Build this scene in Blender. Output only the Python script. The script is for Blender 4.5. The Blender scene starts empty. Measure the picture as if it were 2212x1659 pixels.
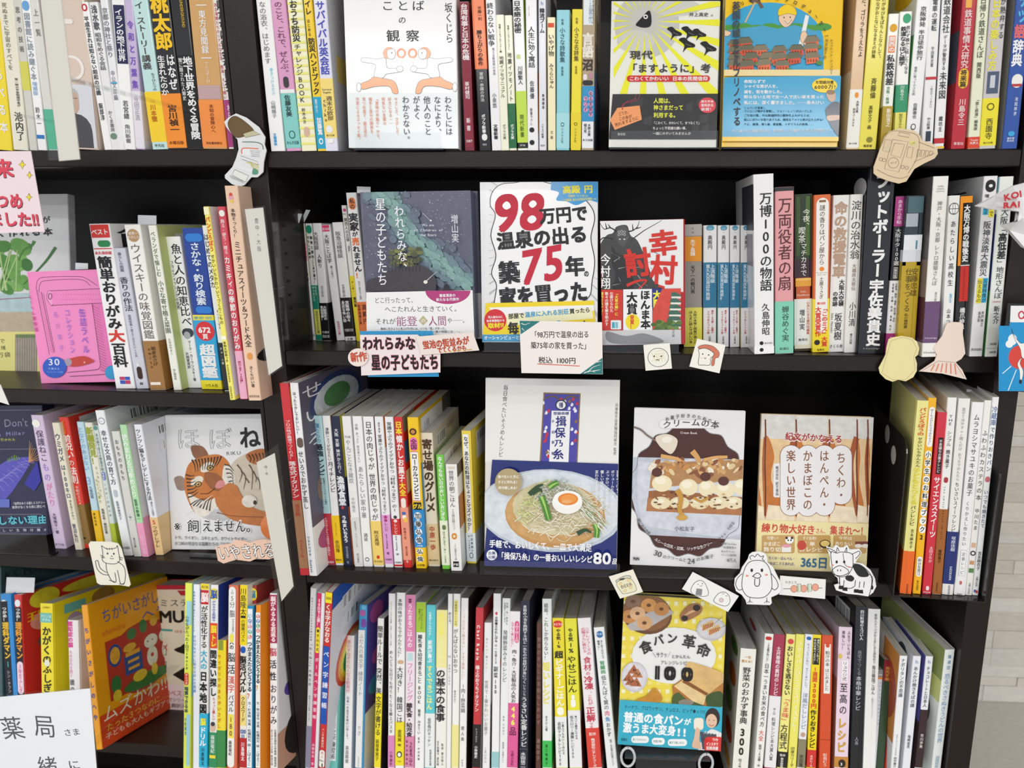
import bpy, math, random
from mathutils import Matrix, Vector
random.seed(7)
sc = bpy.context.scene
COL = sc.collection
# ------------------------------------------------------------------ camera, light, exposure
EXPOSURE, WORLD, LAMP = 0.0, .95, 6
CX, CY, F, DIST, ZC = 1290.0, 830.0, 1540.0, 0.78, 1.42
def _basis():
    dn = Vector((1300-CX, 7900-CY, F)).normalized()
    xr = -Vector((-33000-CX, 324-CY, F)).normalized()
    for _ in range(20):
        k = xr.dot(dn)
        dn, xr = (dn-xr*k/2).normalized(), (xr-dn*k/2).normalized()
    return xr, dn, xr.cross(dn)
XR, DN, DP = _basis()
def _w(i): return Vector((XR[i], DP[i], -DN[i]))          # image axes in world space
IX, IY, FW = _w(0), _w(1), _w(2)
cam_d = bpy.data.cameras.new('camera'); cam = bpy.data.objects.new('camera', cam_d); COL.objects.link(cam)
R = Matrix((IX, -IY, -FW)).transposed().to_4x4()
CAMP = Vector((0, -DIST, ZC))
cam.matrix_world = Matrix.Translation(CAMP) @ R
cam_d.sensor_width = 36; cam_d.lens = F/2212*36
cam_d.shift_x = -(CX-1106)/2212; cam_d.shift_y = (CY-829.5)/2212
cam_d.clip_start = .02
cam_d.dof.use_dof = True; cam_d.dof.focus_distance = .79; cam_d.dof.aperture_fstop = 4.5
sc.camera = cam
sc.view_settings.view_transform = 'Standard'; sc.view_settings.look = 'None'
sc.view_settings.gamma = 1; sc.view_settings.use_curve_mapping = False
sc.view_settings.exposure = EXPOSURE
wd = bpy.data.worlds.new('shop_light'); sc.world = wd; wd.use_nodes = True
wd.node_tree.nodes['Background'].inputs[0].default_value = (.93, .96, 1, 1)
wd.node_tree.nodes['Background'].inputs[1].default_value = WORLD
def area(x, y, z, sx, sy, e, rx=0):
    l = bpy.data.lights.new('ceiling_tube', 'AREA'); l.shape = 'RECTANGLE'; l.size = sx; l.size_y = sy; l.energy = e
    l.color = (1, .985, .96)
    o = bpy.data.objects.new('ceiling_tube', l); o.location = (x, y, z); o.rotation_euler = (rx, 0, 0); COL.objects.link(o)
for (x, y, k) in ((-1.1, -1.4, 1), (1.1, -1.4, 1), (-1.1, -2.8, 4), (1.1, -2.8, 4), (-1.1, -4.2, 6), (1.1, -4.2, 6)):
    area(x, y, 2.62, 1.3, .10, LAMP*k)
cam_d.display_size = .1
# ------------------------------------------------------------------ helpers
def lin(c):
    c /= 255
    return c/12.92 if c < .04045 else ((c+.055)/1.055)**2.4
CN = dict(W='eeeef0', K='17171a', G='b9bcc2', C='ece8d6', Y='f5dc2c', R='c8232f', O='ee7d28', B='1f4fa8', N='1d2547', P='e98fc0',
          T='7fc6c2', L='cfe0ee', D='4a4d55', V='c9b9dc', M='8c2f52', S='b9a184', E='2f8f5b', A='27b0dc', Z='fbf3b8', Q='f7f7f7', U='7c5236', I='a9d04c')
def rgb(h):
    h = CN.get(h, h)
    return tuple(lin(int(h[i:i+2], 16)) for i in (0, 2, 4))
_m = {}
def mat(h, kind='paper'):
    k = (h, kind)
    if k in _m: return _m[k]
    m = bpy.data.materials.new(kind+'_'+CN.get(h, h)); m.use_nodes = True
    nt = m.node_tree; b = nt.nodes['Principled BSDF']
    c = rgb(h); b.inputs['Base Color'].default_value = (*c, 1)
    def noise(scale, lo, hi, stretch=None, detail=4):
        tc = nt.nodes.new('ShaderNodeTexCoord'); mp = nt.nodes.new('ShaderNodeMapping')
        if stretch: mp.inputs['Scale'].default_value = stretch
        n = nt.nodes.new('ShaderNodeTexNoise'); n.inputs['Scale'].default_value = scale; n.inputs['Detail'].default_value = detail
        r = nt.nodes.new('ShaderNodeMapRange'); r.inputs['To Min'].default_value = lo; r.inputs['To Max'].default_value = hi
        r.inputs['From Min'].default_value = .3; r.inputs['From Max'].default_value = .7
        nt.links.new(tc.outputs['Object'], mp.inputs[0]); nt.links.new(mp.outputs[0], n.inputs['Vector']); nt.links.new(n.outputs[0], r.inputs[0])
        return r.outputs[0]
    def tint(f):
        x = nt.nodes.new('ShaderNodeMix'); x.data_type = 'RGBA'; x.blend_type = 'MULTIPLY'; x.inputs[0].default_value = 1
        x.inputs[6].default_value = (*c, 1); nt.links.new(f, x.inputs[7]); nt.links.new(x.outputs[2], b.inputs['Base Color'])
    if kind == 'paper':
        b.inputs['Roughness'].default_value = .42; b.inputs['Specular IOR Level'].default_value = .35
    elif kind == 'gloss':
        b.inputs['Roughness'].default_value = .16; b.inputs['Specular IOR Level'].default_value = .5
    elif kind == 'matt':
        b.inputs['Roughness'].default_value = .8
    elif kind == 'photo':                                   # mottled print
        b.inputs['Roughness'].default_value = .3; tint(noise(120, .86, 1.06))
    elif kind == 'pages':
        b.inputs['Roughness'].default_value = .85; tint(noise(900, .72, 1.05, (1, .02, .02), 2))
    elif kind == 'shelf':
        b.inputs['Roughness'].default_value = .34; b.inputs['Specular IOR Level'].default_value = .28
        tint(noise(30, .85, 1.1)); bp = nt.nodes.new('ShaderNodeBump'); bp.inputs['Strength'].default_value = .05
        nt.links.new(noise(900, 0, 1), bp.inputs['Height']); nt.links.new(bp.outputs[0], b.inputs['Normal'])
    elif kind == 'wall':
        b.inputs['Roughness'].default_value = .7; tint(noise(60, .93, 1.04, (1, 1, 3)))
    elif kind == 'metal':
        b.inputs['Metallic'].default_value = .9; b.inputs['Roughness'].default_value = .35
    elif kind == 'clear':
        o = nt.nodes['Material Output']; t = nt.nodes.new('ShaderNodeBsdfTransparent'); g = nt.nodes.new('ShaderNodeBsdfGlossy')
        g.inputs['Roughness'].default_value = .05; lw = nt.nodes.new('ShaderNodeLayerWeight'); lw.inputs[0].default_value = .5; pw = nt.nodes.new('ShaderNodeMath'); pw.operation = 'POWER'; pw.inputs[1].default_value = 4
        fr = nt.nodes.new('ShaderNodeMath'); fr.operation = 'MULTIPLY_ADD'; fr.inputs[1].default_value = .5; fr.inputs[2].default_value = .03; nt.links.new(lw.outputs['Facing'], pw.inputs[0]); nt.links.new(pw.outputs[0], fr.inputs[0])
        t.inputs[0].default_value = (.985, .988, .99, 1)
        mx = nt.nodes.new('ShaderNodeMixShader'); nt.links.new(fr.outputs[0], mx.inputs[0]); nt.links.new(t.outputs[0], mx.inputs[1])
        nt.links.new(g.outputs[0], mx.inputs[2]); nt.links.new(mx.outputs[0], o.inputs[0])
    _m[k] = m
    return m
class MB:                                                    # collects faces with a material per face
    def __init__(s): s.v = []; s.f = []; s.mi = []; s.ms = []
    def m(s, mt):
        if mt not in s.ms: s.ms.append(mt)
        return s.ms.index(mt)
    def add(s, vs, fs, mt):
        o = len(s.v); i = s.m(mt); s.v += vs
        for f in fs: s.f.append([o+a for a in f]); s.mi.append(i)
    def box(s, a, b, mt):
        x0, y0, z0 = a; x1, y1, z1 = b
        s.add([(x0,y0,z0),(x1,y0,z0),(x1,y1,z0),(x0,y1,z0),(x0,y0,z1),(x1,y0,z1),(x1,y1,z1),(x0,y1,z1)],
              [(0,3,2,1),(4,5,6,7),(0,1,5,4),(1,2,6,5),(2,3,7,6),(3,0,4,7)], mt)
    def ext(s, pts, z0, z1, mt):                             # plan polygon extruded upwards
        n = len(pts)
        s.add([(x, y, z0) for x, y in pts]+[(x, y, z1) for x, y in pts],
              [list(range(n))[::-1], list(range(n, 2*n))]+[(i, (i+1) % n, n+(i+1) % n, n+i) for i in range(n)], mt)
    def slab(s, pts, y0, y1, mt):                            # front-view polygon given thickness in y
        n = len(pts)
        s.add([(x, y0, z) for x, z in pts]+[(x, y1, z) for x, z in pts],
              [list(range(n)), list(range(n, 2*n))[::-1]]+[(i, n+i, n+(i+1) % n, (i+1) % n) for i in range(n)], mt)
    def build(s, name, parent=None):
        if not s.f: return None
        me = bpy.data.meshes.new(name); me.from_pydata(s.v, [], s.f)
        for m in s.ms: me.materials.append(m)
        me.polygons.foreach_set('material_index', s.mi); me.update()
        o = bpy.data.objects.new(name, me); COL.objects.link(o)
        if parent: o.parent = parent
        return o
def tag(o, label=None, cat=None, group=None, kind=None):
    for k, v in (('label', label), ('category', cat), ('group', group), ('kind', kind)):
        if v: o[k] = v
    return o
def empty(name, M, label=None, cat=None, group=None):
    o = bpy.data.objects.new(name, None); o.empty_display_size = .02; COL.objects.link(o); o.matrix_world = M
    return tag(o, label, cat, group)
# glyphs: every character is meshed once and reused
_g = {}
def glyph(ch, w):
    k = ch
    if k not in _g:
        c = bpy.data.curves.new('g', 'FONT'); c.body = ch; c.resolution_u = 5 if ch in '0123456789' else 2
        o = bpy.data.objects.new('g', c); m = bpy.data.meshes.new_from_object(o)
        vs = [(v.co.x, v.co.y) for v in m.vertices]; fs = [tuple(p.vertices) for p in m.polygons]
        if vs: xs = [v[0] for v in vs]; ex = (min(xs), max(xs))
        else: ex = (0, .4)
        _g[k] = (vs, fs, ex); bpy.data.objects.remove(o); bpy.data.curves.remove(c); bpy.data.meshes.remove(m)
    return _g[k]
ROT = set('ー…（）「」『』〜～—-＝=()：|'); SHIFT = set('、。'); SML = set('ぁぃぅぇぉっゃゅょァィゥェォッャュョ')
class Frame:
    def __init__(s, M): s.M = M
FC = Matrix.Translation((0, 0, ZC)); FL = Matrix.Translation((-.421, 0, ZC)) @ Matrix.Rotation(math.radians(-2.5), 4, 'Z')
def ray(px, py): return IX*(px-CX)+IY*(py-CY)+FW*F
def hit(px, py, M):                                          # where the sight line meets the local plane y = 0 of M
    n = M.col[1].to_3d(); o = M.translation; r = ray(px, py)
    t = (o-CAMP).dot(n)/r.dot(n)
    return M.inverted() @ (CAMP+r*t)
def hitz(px, py, M, z):                                      # where it meets the shelf top z
    r = ray(px, py); t = (z+M.translation.z-CAMP.z)/r.z
    return M.inverted() @ (CAMP+r*t)
X0 = Y0 = 0
def tile(x, y):
    global X0, Y0
    X0, Y0 = x, y
SF = 3.6867
def px(x): return X0+x/SF
def py(y): return Y0+y/SF
def clip(p,b):
    x0,y0,x1,y1=b
    for ax,v,sg in ((0,x0,1),(0,x1,-1),(1,y0,1),(1,y1,-1)):
        q=[]
        for i in range(len(p)):
            a,bb=p[i-1],p[i]; da,db=(a[ax]-v)*sg,(bb[ax]-v)*sg
            if (da>=0)!=(db>=0):
                t=da/(da-db); q.append((a[0]+(bb[0]-a[0])*t,a[1]+(bb[1]-a[1])*t))
            if db>=0: q.append(bb)
        p=q
        if not p: return []
    return p
class Canvas:                                                # flat print laid on the local plane y = 0 of M
    def __init__(s, root, M, y=-.0004, step=1.5e-5):
        s.root = root; s.M = M; s.y = y; s.st = step; s.t = MB(); s.a = MB(); s.k = 'paper'; s.box = None
    def L(s, x, y):
        p = hit(px(x), py(y), s.M); return (p.x, p.z)
    def _n(s): s.y -= s.st; return s.y
    def poly(s, pts, c, raw=False, kind=None):
        q = pts if raw else [s.L(*p) for p in pts]; y = s._n()
        if s.box: q = clip(q, s.box)
        if len(q) > 2: s.a.add([(a, y, b) for a, b in q], [list(range(len(q)))], mat(c, kind or s.k))
    def rect(s, x0, y0, x1, y1, c, **k): s.poly([(x0, y0), (x1, y0), (x1, y1), (x0, y1)], c, **k)
    def ell(s, x, y, rx, ry, c, a=0, n=24, a0=0, a1=360, **k):
        ca, sa = math.cos(math.radians(a)), math.sin(math.radians(a)); pts = []
        for i in range(n):
            t = math.radians(a0+(a1-a0)*i/(n if a1-a0 == 360 else n-1)); u, v = rx*math.cos(t), ry*math.sin(t)
            pts.append((x+u*ca-v*sa, y+u*sa+v*ca))
        s.poly(pts, c, **k)
    def rrect(s, x0, y0, x1, y1, r, c, **k):
        pts = []
        for cx, cy, a in ((x1-r, y0+r, -90), (x1-r, y1-r, 0), (x0+r, y1-r, 90), (x0+r, y0+r, 180)):
            for i in range(5): t = math.radians(a+22.5*i); pts.append((cx+r*math.cos(t), cy+r*math.sin(t)))
        s.poly(pts, c, **k)
    def line(s, pts, w, c, close=False, w2=None):
        if close: pts = list(pts)+[pts[0], pts[1]]
        L, Rr = [], []; n = len(pts)
        for i, (x, y) in enumerate(pts):
            a = pts[max(0, i-1)]; b = pts[min(n-1, i+1)]; dx, dy = b[0]-a[0], b[1]-a[1]; d = math.hypot(dx, dy) or 1
            ww = (w if w2 is None else w+(w2-w)*i/max(1, n-1))/2
            L.append(s.L(x-dy/d*ww, y+dx/d*ww)); Rr.append(s.L(x+dy/d*ww, y-dx/d*ww))
        y = s._n(); out = s.box and any(not (s.box[0] <= a <= s.box[2] and s.box[1] <= b <= s.box[3]) for a, b in L+Rr)
        if not out: s.a.add([(a, y, b) for a, b in L+Rr], [(i, i+1, n+i+1, n+i) for i in range(n-1)], mat(c, s.k))
        else:
            for i in range(n-1):
                q = clip([L[i], L[i+1], Rr[i+1], Rr[i]], s.box)
                if len(q) > 2: s.a.add([(a, y, b) for a, b in q], [list(range(len(q)))], mat(c, s.k))
    def loop(s, x, y, rx, ry, w, c, a=0, a0=0, a1=360, n=28):
        ca, sa = math.cos(math.radians(a)), math.sin(math.radians(a)); pts = []
        for i in range(n+1):
            t = math.radians(a0+(a1-a0)*i/n); u, v = rx*math.cos(t), ry*math.sin(t); pts.append((x+u*ca-v*sa, y+u*sa+v*ca))
        s.line(pts, w, c)
    def curve(s, pts, w, c, w2=None, n=6, fill=None, close=False):  # Catmull-Rom through pts
        P = list(pts); out = []; m = len(P)
        for i in range(m if close else m-1):
            g = (lambda j: P[j % m]) if close else (lambda j: P[min(m-1, max(0, j))])
            p0, p1, p2, p3 = g(i-1), g(i), g(i+1), g(i+2)
            for k in range(n):
                t = k/n
                out.append(tuple(.5*((2*p1[d])+(-p0[d]+p2[d])*t+(2*p0[d]-5*p1[d]+4*p2[d]-p3[d])*t*t+(-p0[d]+3*p1[d]-3*p2[d]+p3[d])*t**3) for d in (0, 1)))
        if not close: out.append(P[-1])
        if fill: s.poly(out, fill)
        if w: s.line(out, w, c, close=close, w2=w2)
        return out
    def _put(s, ch, w, fn, mt, y):
        if w > -.003:                                        # weight: overlay shifted copies of the plain stroke
            d = min(w, .016)*.8+.006 if w <= .016 else w*.95+.003
            for i, (ax, ay) in enumerate(((-d, -d*.6), (d, d*.6)) if w <= .016 else ((-d, -d), (d, d), (-d, d), (d, -d))):
                s._put(ch, -1, lambda a, b, ax=ax, ay=ay: fn(a+ax, b+ay), mt, y-i*s.st*.5)
            s.y = min(s.y, y-s.st*2); return
        vs, fs, _ = glyph(ch, w)
        if not vs: return
        P = [tuple(fn(a, b)) for a, b in vs]; bx = s.box
        if bx and any(not (bx[0] <= a <= bx[2] and bx[1] <= b <= bx[3]) for a, b in P):
            for f in fs:
                q = clip([P[i] for i in f], bx)
                if len(q) > 2: s.t.add([(a, y, b) for a, b in q], [list(range(len(q)))], mt)
        else: s.t.add([(a, y, b) for a, b in P], fs, mt)
    def vt(s, x0, y0, x1, y1, text, c, size=None, w=.012, wide=1.0):
        """vertical writing from (x0,y0) to (x1,y1), top to bottom"""
        A = Vector(s.L(x0, y0)); B = Vector(s.L(x1, y1)); s._vt(A, B, text, c, (abs(s.L(x0+size, y0)[0]-A.x) if size else None), w, wide)
    def _vt(s, A, B, text, c, size, w, wide=1.0):
        wts = [.5 if ch in ' 　' else 1 for ch in text]; tot = sum(wts); d = B-A; Ln = d.length
        if Ln < 1e-5 or not tot: return
        d = d/Ln; pit = Ln/tot
        sz = min(size*1.25, pit*1.02) if size else pit*1.0
        side = Vector((-d.y, d.x)); mt = mat(c, 'paper'); y = s._n(); k = 0      # side points right of the downward direction
        if side.x < 0: side = -side
        for ch, wt in zip(text, wts):
            cen = A+d*pit*(k+wt/2); k += wt
            if wt == .5: continue
            ox = oy = 0; rot = ch in ROT
            if ch in SHIFT: ox, oy = .55, .5
            if ch in SML: ox, oy = .1, .1
            ex = glyph(ch, w)[2]; hc = .5 if ord(ch) > 255 else (ex[0]+ex[1])/2
            sx = size if size else sz; sx = min(sx*wide, sz*1.5)
            def fn(a, b):
                u, v = a-hc+ox, b-.38+oy
                if rot: u, v = v, -u
                return cen+side*(u*sx)-d*(v*sz)
            s._put(ch, w, fn, mt, y)
    def ht(s, x0, y0, x1, y1, text, c, size, w=.012, fit=True, it=0):
        """writing whose baseline centre runs from (x0,y0) to (x1,y1); size = glyph height in tile pixels"""
        A = Vector(s.L(x0, y0)); B = Vector(s.L(x1, y1)); d = B-A; Ln = d.length; d = d/Ln; up = Vector((-d.y, d.x))
        sz = (Vector(s.L(x0, y0-size))-A).length
        adv = [(.42 if ch in ' 　' else (1.0 if ord(ch) > 255 else glyph(ch, w)[2][1]+.06)) for ch in text]
        k = Ln/(sum(adv)*sz) if fit else 1.0; mt = mat(c, 'paper'); y = s._n(); t = 0
        for ch, ad in zip(text, adv):
            o = A+d*(t*sz*k); t += ad
            kx = min(k, 1.25); gap = (k-kx)*ad*.5*sz
            s._put(ch, w, lambda a, b: o+d*((a+it*(b-.38))*sz*kx+gap)+up*((b-.38)*sz), mt, y)
    def bar(s, x0, y0, x1, y1):
        s.rect(x0, y0, x1, y1, 'W'); x = x0+(x1-x0)*.1; r = random.Random(int(x0+y0))
        while x < x1-(x1-x0)*.1:
            w = r.choice((.012, .02, .03))*(x1-x0); s.rect(x, y0+(y1-y0)*.12, x+w, y1-(y1-y0)*.22, 'K'); x += w+r.choice((.015, .025))*(x1-x0)
    def done(s, a='artwork', t='lettering'):
        s.a.build(a, s.root); l = s.t.build(t, s.root)
        if l: l['kind'] = 'stuff'
def cross(T, d, r, c, o=0.0):                                # plan outline of a cover: spine at y=0, open at the back
    r = min(r, T*.45); pts = [(-o, d)]
    for i in range(4):
        t = math.radians(90*i/3); pts.append((-o+(r+o)*(1-math.cos(t)), -o+(r+o)*(1-math.sin(t))))
    for i in range(4):
        t = math.radians(90-90*i/3); pts.append((T+o-(r+o)*(1-math.cos(t)), -o+(r+o)*(1-math.sin(t))))
    pts += [(T+o, d), (T+o-c, d), (T+o-c, c), (c-o, c), (c-o, d)]
    return pts
ROW = {}
def row(name, M, zs, where, group, Y=None, yaw=0, dep=.128, tb=0):
    ROW.update(name=name, M=M, z=zs, where=where, group=group, Y=Y, yaw=yaw, dep=dep, tb=tb)
def pagecol(): return random.choice(('d9d6cf', 'd2cdc0', 'dddbd8', 'cfc9ba'))
def S(tl, tr, yt, bl, br, yb, col, what, items=(), dep=None, H=None, yaw=None, Y=None, side=None, r=.0014, cat='book', kind='gloss', dip=False, tb=None):
    """a book standing with its spine to the front"""
    M = ROW['M']; zs = ROW['z']; dep = dep or ROW['dep']; yaw = ROW['yaw'] if yaw is None else yaw
    Y = ROW['Y'] if Y is None else Y
    if Y is None: Y = hitz(px(bl), py(yb), M, zs).y
    MP = M @ Matrix.Translation((0, Y, zs-Y*math.tan(math.radians(ROW['tb'])))) @ Matrix.Rotation(math.radians(-(ROW['tb'] if tb is None else tb)), 4, 'X'); zs = 0
    A, B, C, E = (hit(px(x), py(y), MP) for x, y in ((tl, yt), (bl, yb), (br, yb), (tr, yt)))
    e = (A-B).normalized(); base = B+e*((zs-B.z)/e.z); lean = math.atan2(e.x, e.z)
    h = H if H else (A-base).length
    nrm = Vector((e.z, 0, -e.x)); T = max(.003, .5*((C-B).dot(nrm)+(E-A).dot(nrm))*math.cos(math.radians(yaw)))
    up = T*math.sin(lean) if lean > 0 else 0
    Mr = MP @ Matrix.Translation((base.x, 0, zs+up+.0002)) @ Matrix.Rotation(math.radians(-yaw), 4, 'Z') @ Matrix.Rotation(lean, 4, 'Y')
    T -= .0002
    root = empty('book', Mr, what+', '+ROW['where'], cat, ROW['group'])
    cov = MB(); cov.ext(cross(T, dep, r, .0004), 0, h, mat(col, kind)); cov.build('cover', root)
    pg = MB(); pc = mat(pagecol(), 'pages'); z1 = h-(.003 if dip else .0006)
    pg.ext([(.0005, .0006), (T-.0005, .0006), (T-.0005, dep-.0015), (.0005, dep-.0015)], .0006, z1, pc); pg.build('page_block', root)
    cv = Canvas(root, Mr, y=-.00035, step=8e-6)
    def Z(y):
        t = (y-yt)/(yb-yt); return max(.0003, min(h-.0002, hit(px((tl+tr)/2*(1-t)+(bl+br)/2*t), py(y), Mr).z))
    bands = []
    for it in items:
        k = it[0]
        if k == 'b':
            z1_, z0_ = Z(it[1]), Z(it[2]); bm = MB(); o = .00018+.00003*len(bands)
            bm.ext(cross(T, dep*.995, r, .00015, o), z0_, z1_, mat(it[3], kind)); bm.build('paper_band', root); bands.append(it)
        elif k == 'r':
            u0, u1 = (it[4], it[5]) if len(it) > 4 else (.08, .92)
            z1_, z0_ = Z(it[1]), Z(it[2]); cv.poly([(u0*T, z0_), (u1*T, z0_), (u1*T, z1_), (u0*T, z1_)], it[3], raw=True)
        elif k == 'e':
            u0, u1 = (it[4], it[5]) if len(it) > 4 else (.12, .88)
            z1_, z0_ = Z(it[1]), Z(it[2]); cx_, cz_ = (u0+u1)/2*T, (z0_+z1_)/2; rx_, rz_ = (u1-u0)/2*T, (z1_-z0_)/2
            n = 4 if min(rx_, rz_) > 0 else 4; m_ = min(rx_, rz_); pts = []
            for qx, qz, a in ((rx_-m_, rz_-m_, 0), (-rx_+m_, rz_-m_, 90), (-rx_+m_, -rz_+m_, 180), (rx_-m_, -rz_+m_, 270)):
                for i in range(5): t = math.radians(a+22.5*i); pts.append((cx_+qx+m_*math.cos(t), cz_+qz+m_*math.sin(t)))
            cv.poly(pts, it[3], raw=True)
        elif k in 'vx':
            y0, y1, tx, c = it[1:5]; u = it[5] if len(it) > 5 else .5; w = it[6] if len(it) > 6 else .62; bo = it[7] if len(it) > 7 else .012
            A_, B_ = Vector((u*T, Z(y0))), Vector((u*T, Z(y1)))
            if k == 'v': cv._vt(A_, B_, tx, c, min(w*1.15, max(w, .9))*T, bo)
            else:                                            # latin turned a quarter
                sz = w*T; adv = [(.42 if ch == ' ' else (1.0 if ord(ch) > 255 else glyph(ch, bo)[2][1]+.06)) for ch in tx]
                kk = (A_.y-B_.y)/(sum(adv)*sz); t = 0; mt = mat(c, 'paper'); y = cv._n()
                for ch, ad in zip(tx, adv):
                    o = A_.y-t*sz*kk; t += ad
                    cv._put(ch, bo, lambda a, b: (A_.x+(b-.36)*sz, o-a*sz*min(kk, 1.2)), mt, y)
        elif k == 'h':                                       # horizontal word across the spine
            y0, y1, tx, c = it[1:5]; zt, zb = Z(y0), Z(y1); sz = zt-zb; mt = mat(c, 'paper'); y = cv._n(); bo = it[5] if len(it) > 5 else .012
            adv = [(1.0 if ord(ch) > 255 else glyph(ch, bo)[2][1]+.06) for ch in tx]; kx = T*.84/sum(adv); kx = min(kx, sz*1.1); t = T*.5-sum(adv)*kx/2
            for ch, ad in zip(tx, adv):
                cv._put(ch, bo, lambda a, b: (t+a*kx, zb+(b+.08)*sz), mt, y); t += ad*kx
    cv.done()
    if side:                                                 # print on the long faces of the cover
        sa = MB(); st = MB(); K = 0
        for q in side:
            sd = q[0]; d0, d1, f0, f1, c = q[1:6]; K += 1
            xo = (T+.0002+2e-5*K) if sd == 'R' else (-.0002-2e-5*K)
            y0, y1, z1_, z0_ = .001+d0*(dep-.001), .001+d1*(dep-.001), h*(1-f0), h*(1-f1)
            if len(q) == 6: sa.add([(xo, y0, z0_), (xo, y1, z0_), (xo, y1, z1_), (xo, y0, z1_)], [(0, 1, 2, 3)], mat(c, 'paper'))
            elif q[6] == 'bar':
                sa.add([(xo, y0, z0_), (xo, y1, z0_), (xo, y1, z1_), (xo, y0, z1_)], [(0, 1, 2, 3)], mat('W')); n = 22; rr = random.Random(K)
                for i in range(n):
                    if rr.random() < .6:
                        a = y0+(y1-y0)*(.06+.88*i/n); b = a+(y1-y0)*.88/n*rr.uniform(.3, .9); x2 = xo+(1e-5 if sd == 'R' else -1e-5)
                        sa.add([(x2, a, z0_+(z1_-z0_)*.2), (x2, b, z0_+(z1_-z0_)*.2), (x2, b, z1_-(z1_-z0_)*.08), (x2, a, z1_-(z1_-z0_)*.08)], [(0, 1, 2, 3)], mat('K'))
            elif q[6] == 'ell':
                pts = [(xo, (y0+y1)/2+(y1-y0)/2*math.cos(i*.3142), (z0_+z1_)/2+(z1_-z0_)/2*math.sin(i*.3142)) for i in range(20)]
                sa.add(pts, [list(range(20))], mat(c, 'photo'))
            else:                                            # horizontal text running away from the viewer on the right side
                tx = q[6]; adv = [(1.0 if ord(ch) > 255 else glyph(ch, .02)[2][1]+.06) for ch in tx]; kx = (y1-y0)/sum(adv); t = y0; hh = z1_-z0_; mt = mat(c, 'paper')
                for ch, ad in zip(tx, adv):
                    vs, fs, _ = glyph(ch, .02)
                    yy = (lambda a: t+a*kx) if sd == 'R' else (lambda a: y1-(t-y0)-a*kx)
                    st.add([(xo, yy(a), z0_+(b+.08)*hh) for a, b in vs], fs, mt); t += ad*kx
        sa.build('side_print', root); l = st.build('side_lettering', root)
        if l: l['kind'] = 'stuff'
    return root
def FB(tl, tr, br, bl, T, col, label, draw, tilt=8, yaw=0, Y=None, spine='R', cat='book', scol=None, name='book', lift=0, kind='gloss', pages=True, hy=None):
    """a book shown face-out"""
    M = ROW['M']; zs = ROW['z']+lift
    if Y is None: Y = hitz(px(bl[0]), py(bl[1]), M, zs).y
    P0 = hit(px(bl[0]), py(bl[1]), M @ Matrix.Translation((0, Y, 0)))
    Mp = M @ Matrix.Translation((P0.x, Y, P0.z)) @ Matrix.Rotation(math.radians(-yaw), 4, 'Z') @ Matrix.Rotation(math.radians(-tilt), 4, 'X')
    q = [hit(px(a), py(b), Mp) for a, b in (tl, tr, br, bl)]
    bx = (q[2]-q[3]); tx = (q[1]-q[0]); d = (bx+tx).normalized(); a = math.atan2(d.z, d.x)
    W = (bx.length+tx.length)/2; Hh = ((q[0]-q[3]).length+(q[1]-q[2]).length)/2
    Mr = Mp @ Matrix.Rotation(-a, 4, 'Y'); root = empty(name, Mr, label, cat)
    c = .0005
    def mir(p): return [(W-x, y) for x, y in p][::-1] if spine == 'L' else p
    pts = mir([(0, 0), (W-.001, 0), (W, .001), (W, T-.001), (W-.001, T), (0, T), (0, T-c), (W-.0015, T-c), (W-c-.0003, T-.0015), (W-c-.0003, .0015), (W-.0015, c), (0, c)])
    cov = MB(); cov.ext(pts, 0, Hh, mat(col, kind)); cov.build('cover', root)
    pg = MB(); pg.ext(mir([(.001, c+.0001), (W-.002, c+.0001), (W-.002, T-c-.0001), (.001, T-c-.0001)]), .0006, Hh-.0008, mat(pagecol(), 'pages')); pg.build('page_block', root)
    cv = Canvas(root, Mr, y=-.0001, step=1.2e-5); cv.box = (.0002, .0002, W-.0002, Hh-.0002); cv.k = 'gloss'
    draw(cv); cv.done()
    return root
def card(pts, Y, col, name, label, cat, draw=None, M=None, th=.0006, group=None, kind='paper', tilt=0):
    """a flat cut-out of paper or board; pts in tile pixels, standing on the local plane y = Y"""
    M = M or FC
    cx_, cy_ = sum(p[0] for p in pts)/len(pts), sum(p[1] for p in pts)/len(pts)
    P0 = hit(px(cx_), py(cy_), M @ Matrix.Translation((0, Y, 0)))
    Mr = M @ Matrix.Translation((P0.x, Y, P0.z)) @ Matrix.Rotation(math.radians(-tilt), 4, 'X')
    root = empty(name, Mr, label, cat, group)
    cv = Canvas(root, Mr, y=-.0001, step=6e-6)
    m = MB(); m.slab([cv.L(*p) for p in pts], 0, th, mat(col, kind)); m.build('paper_sheet', root)
    if draw: draw(cv)
    cv.done()
    return root
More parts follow.
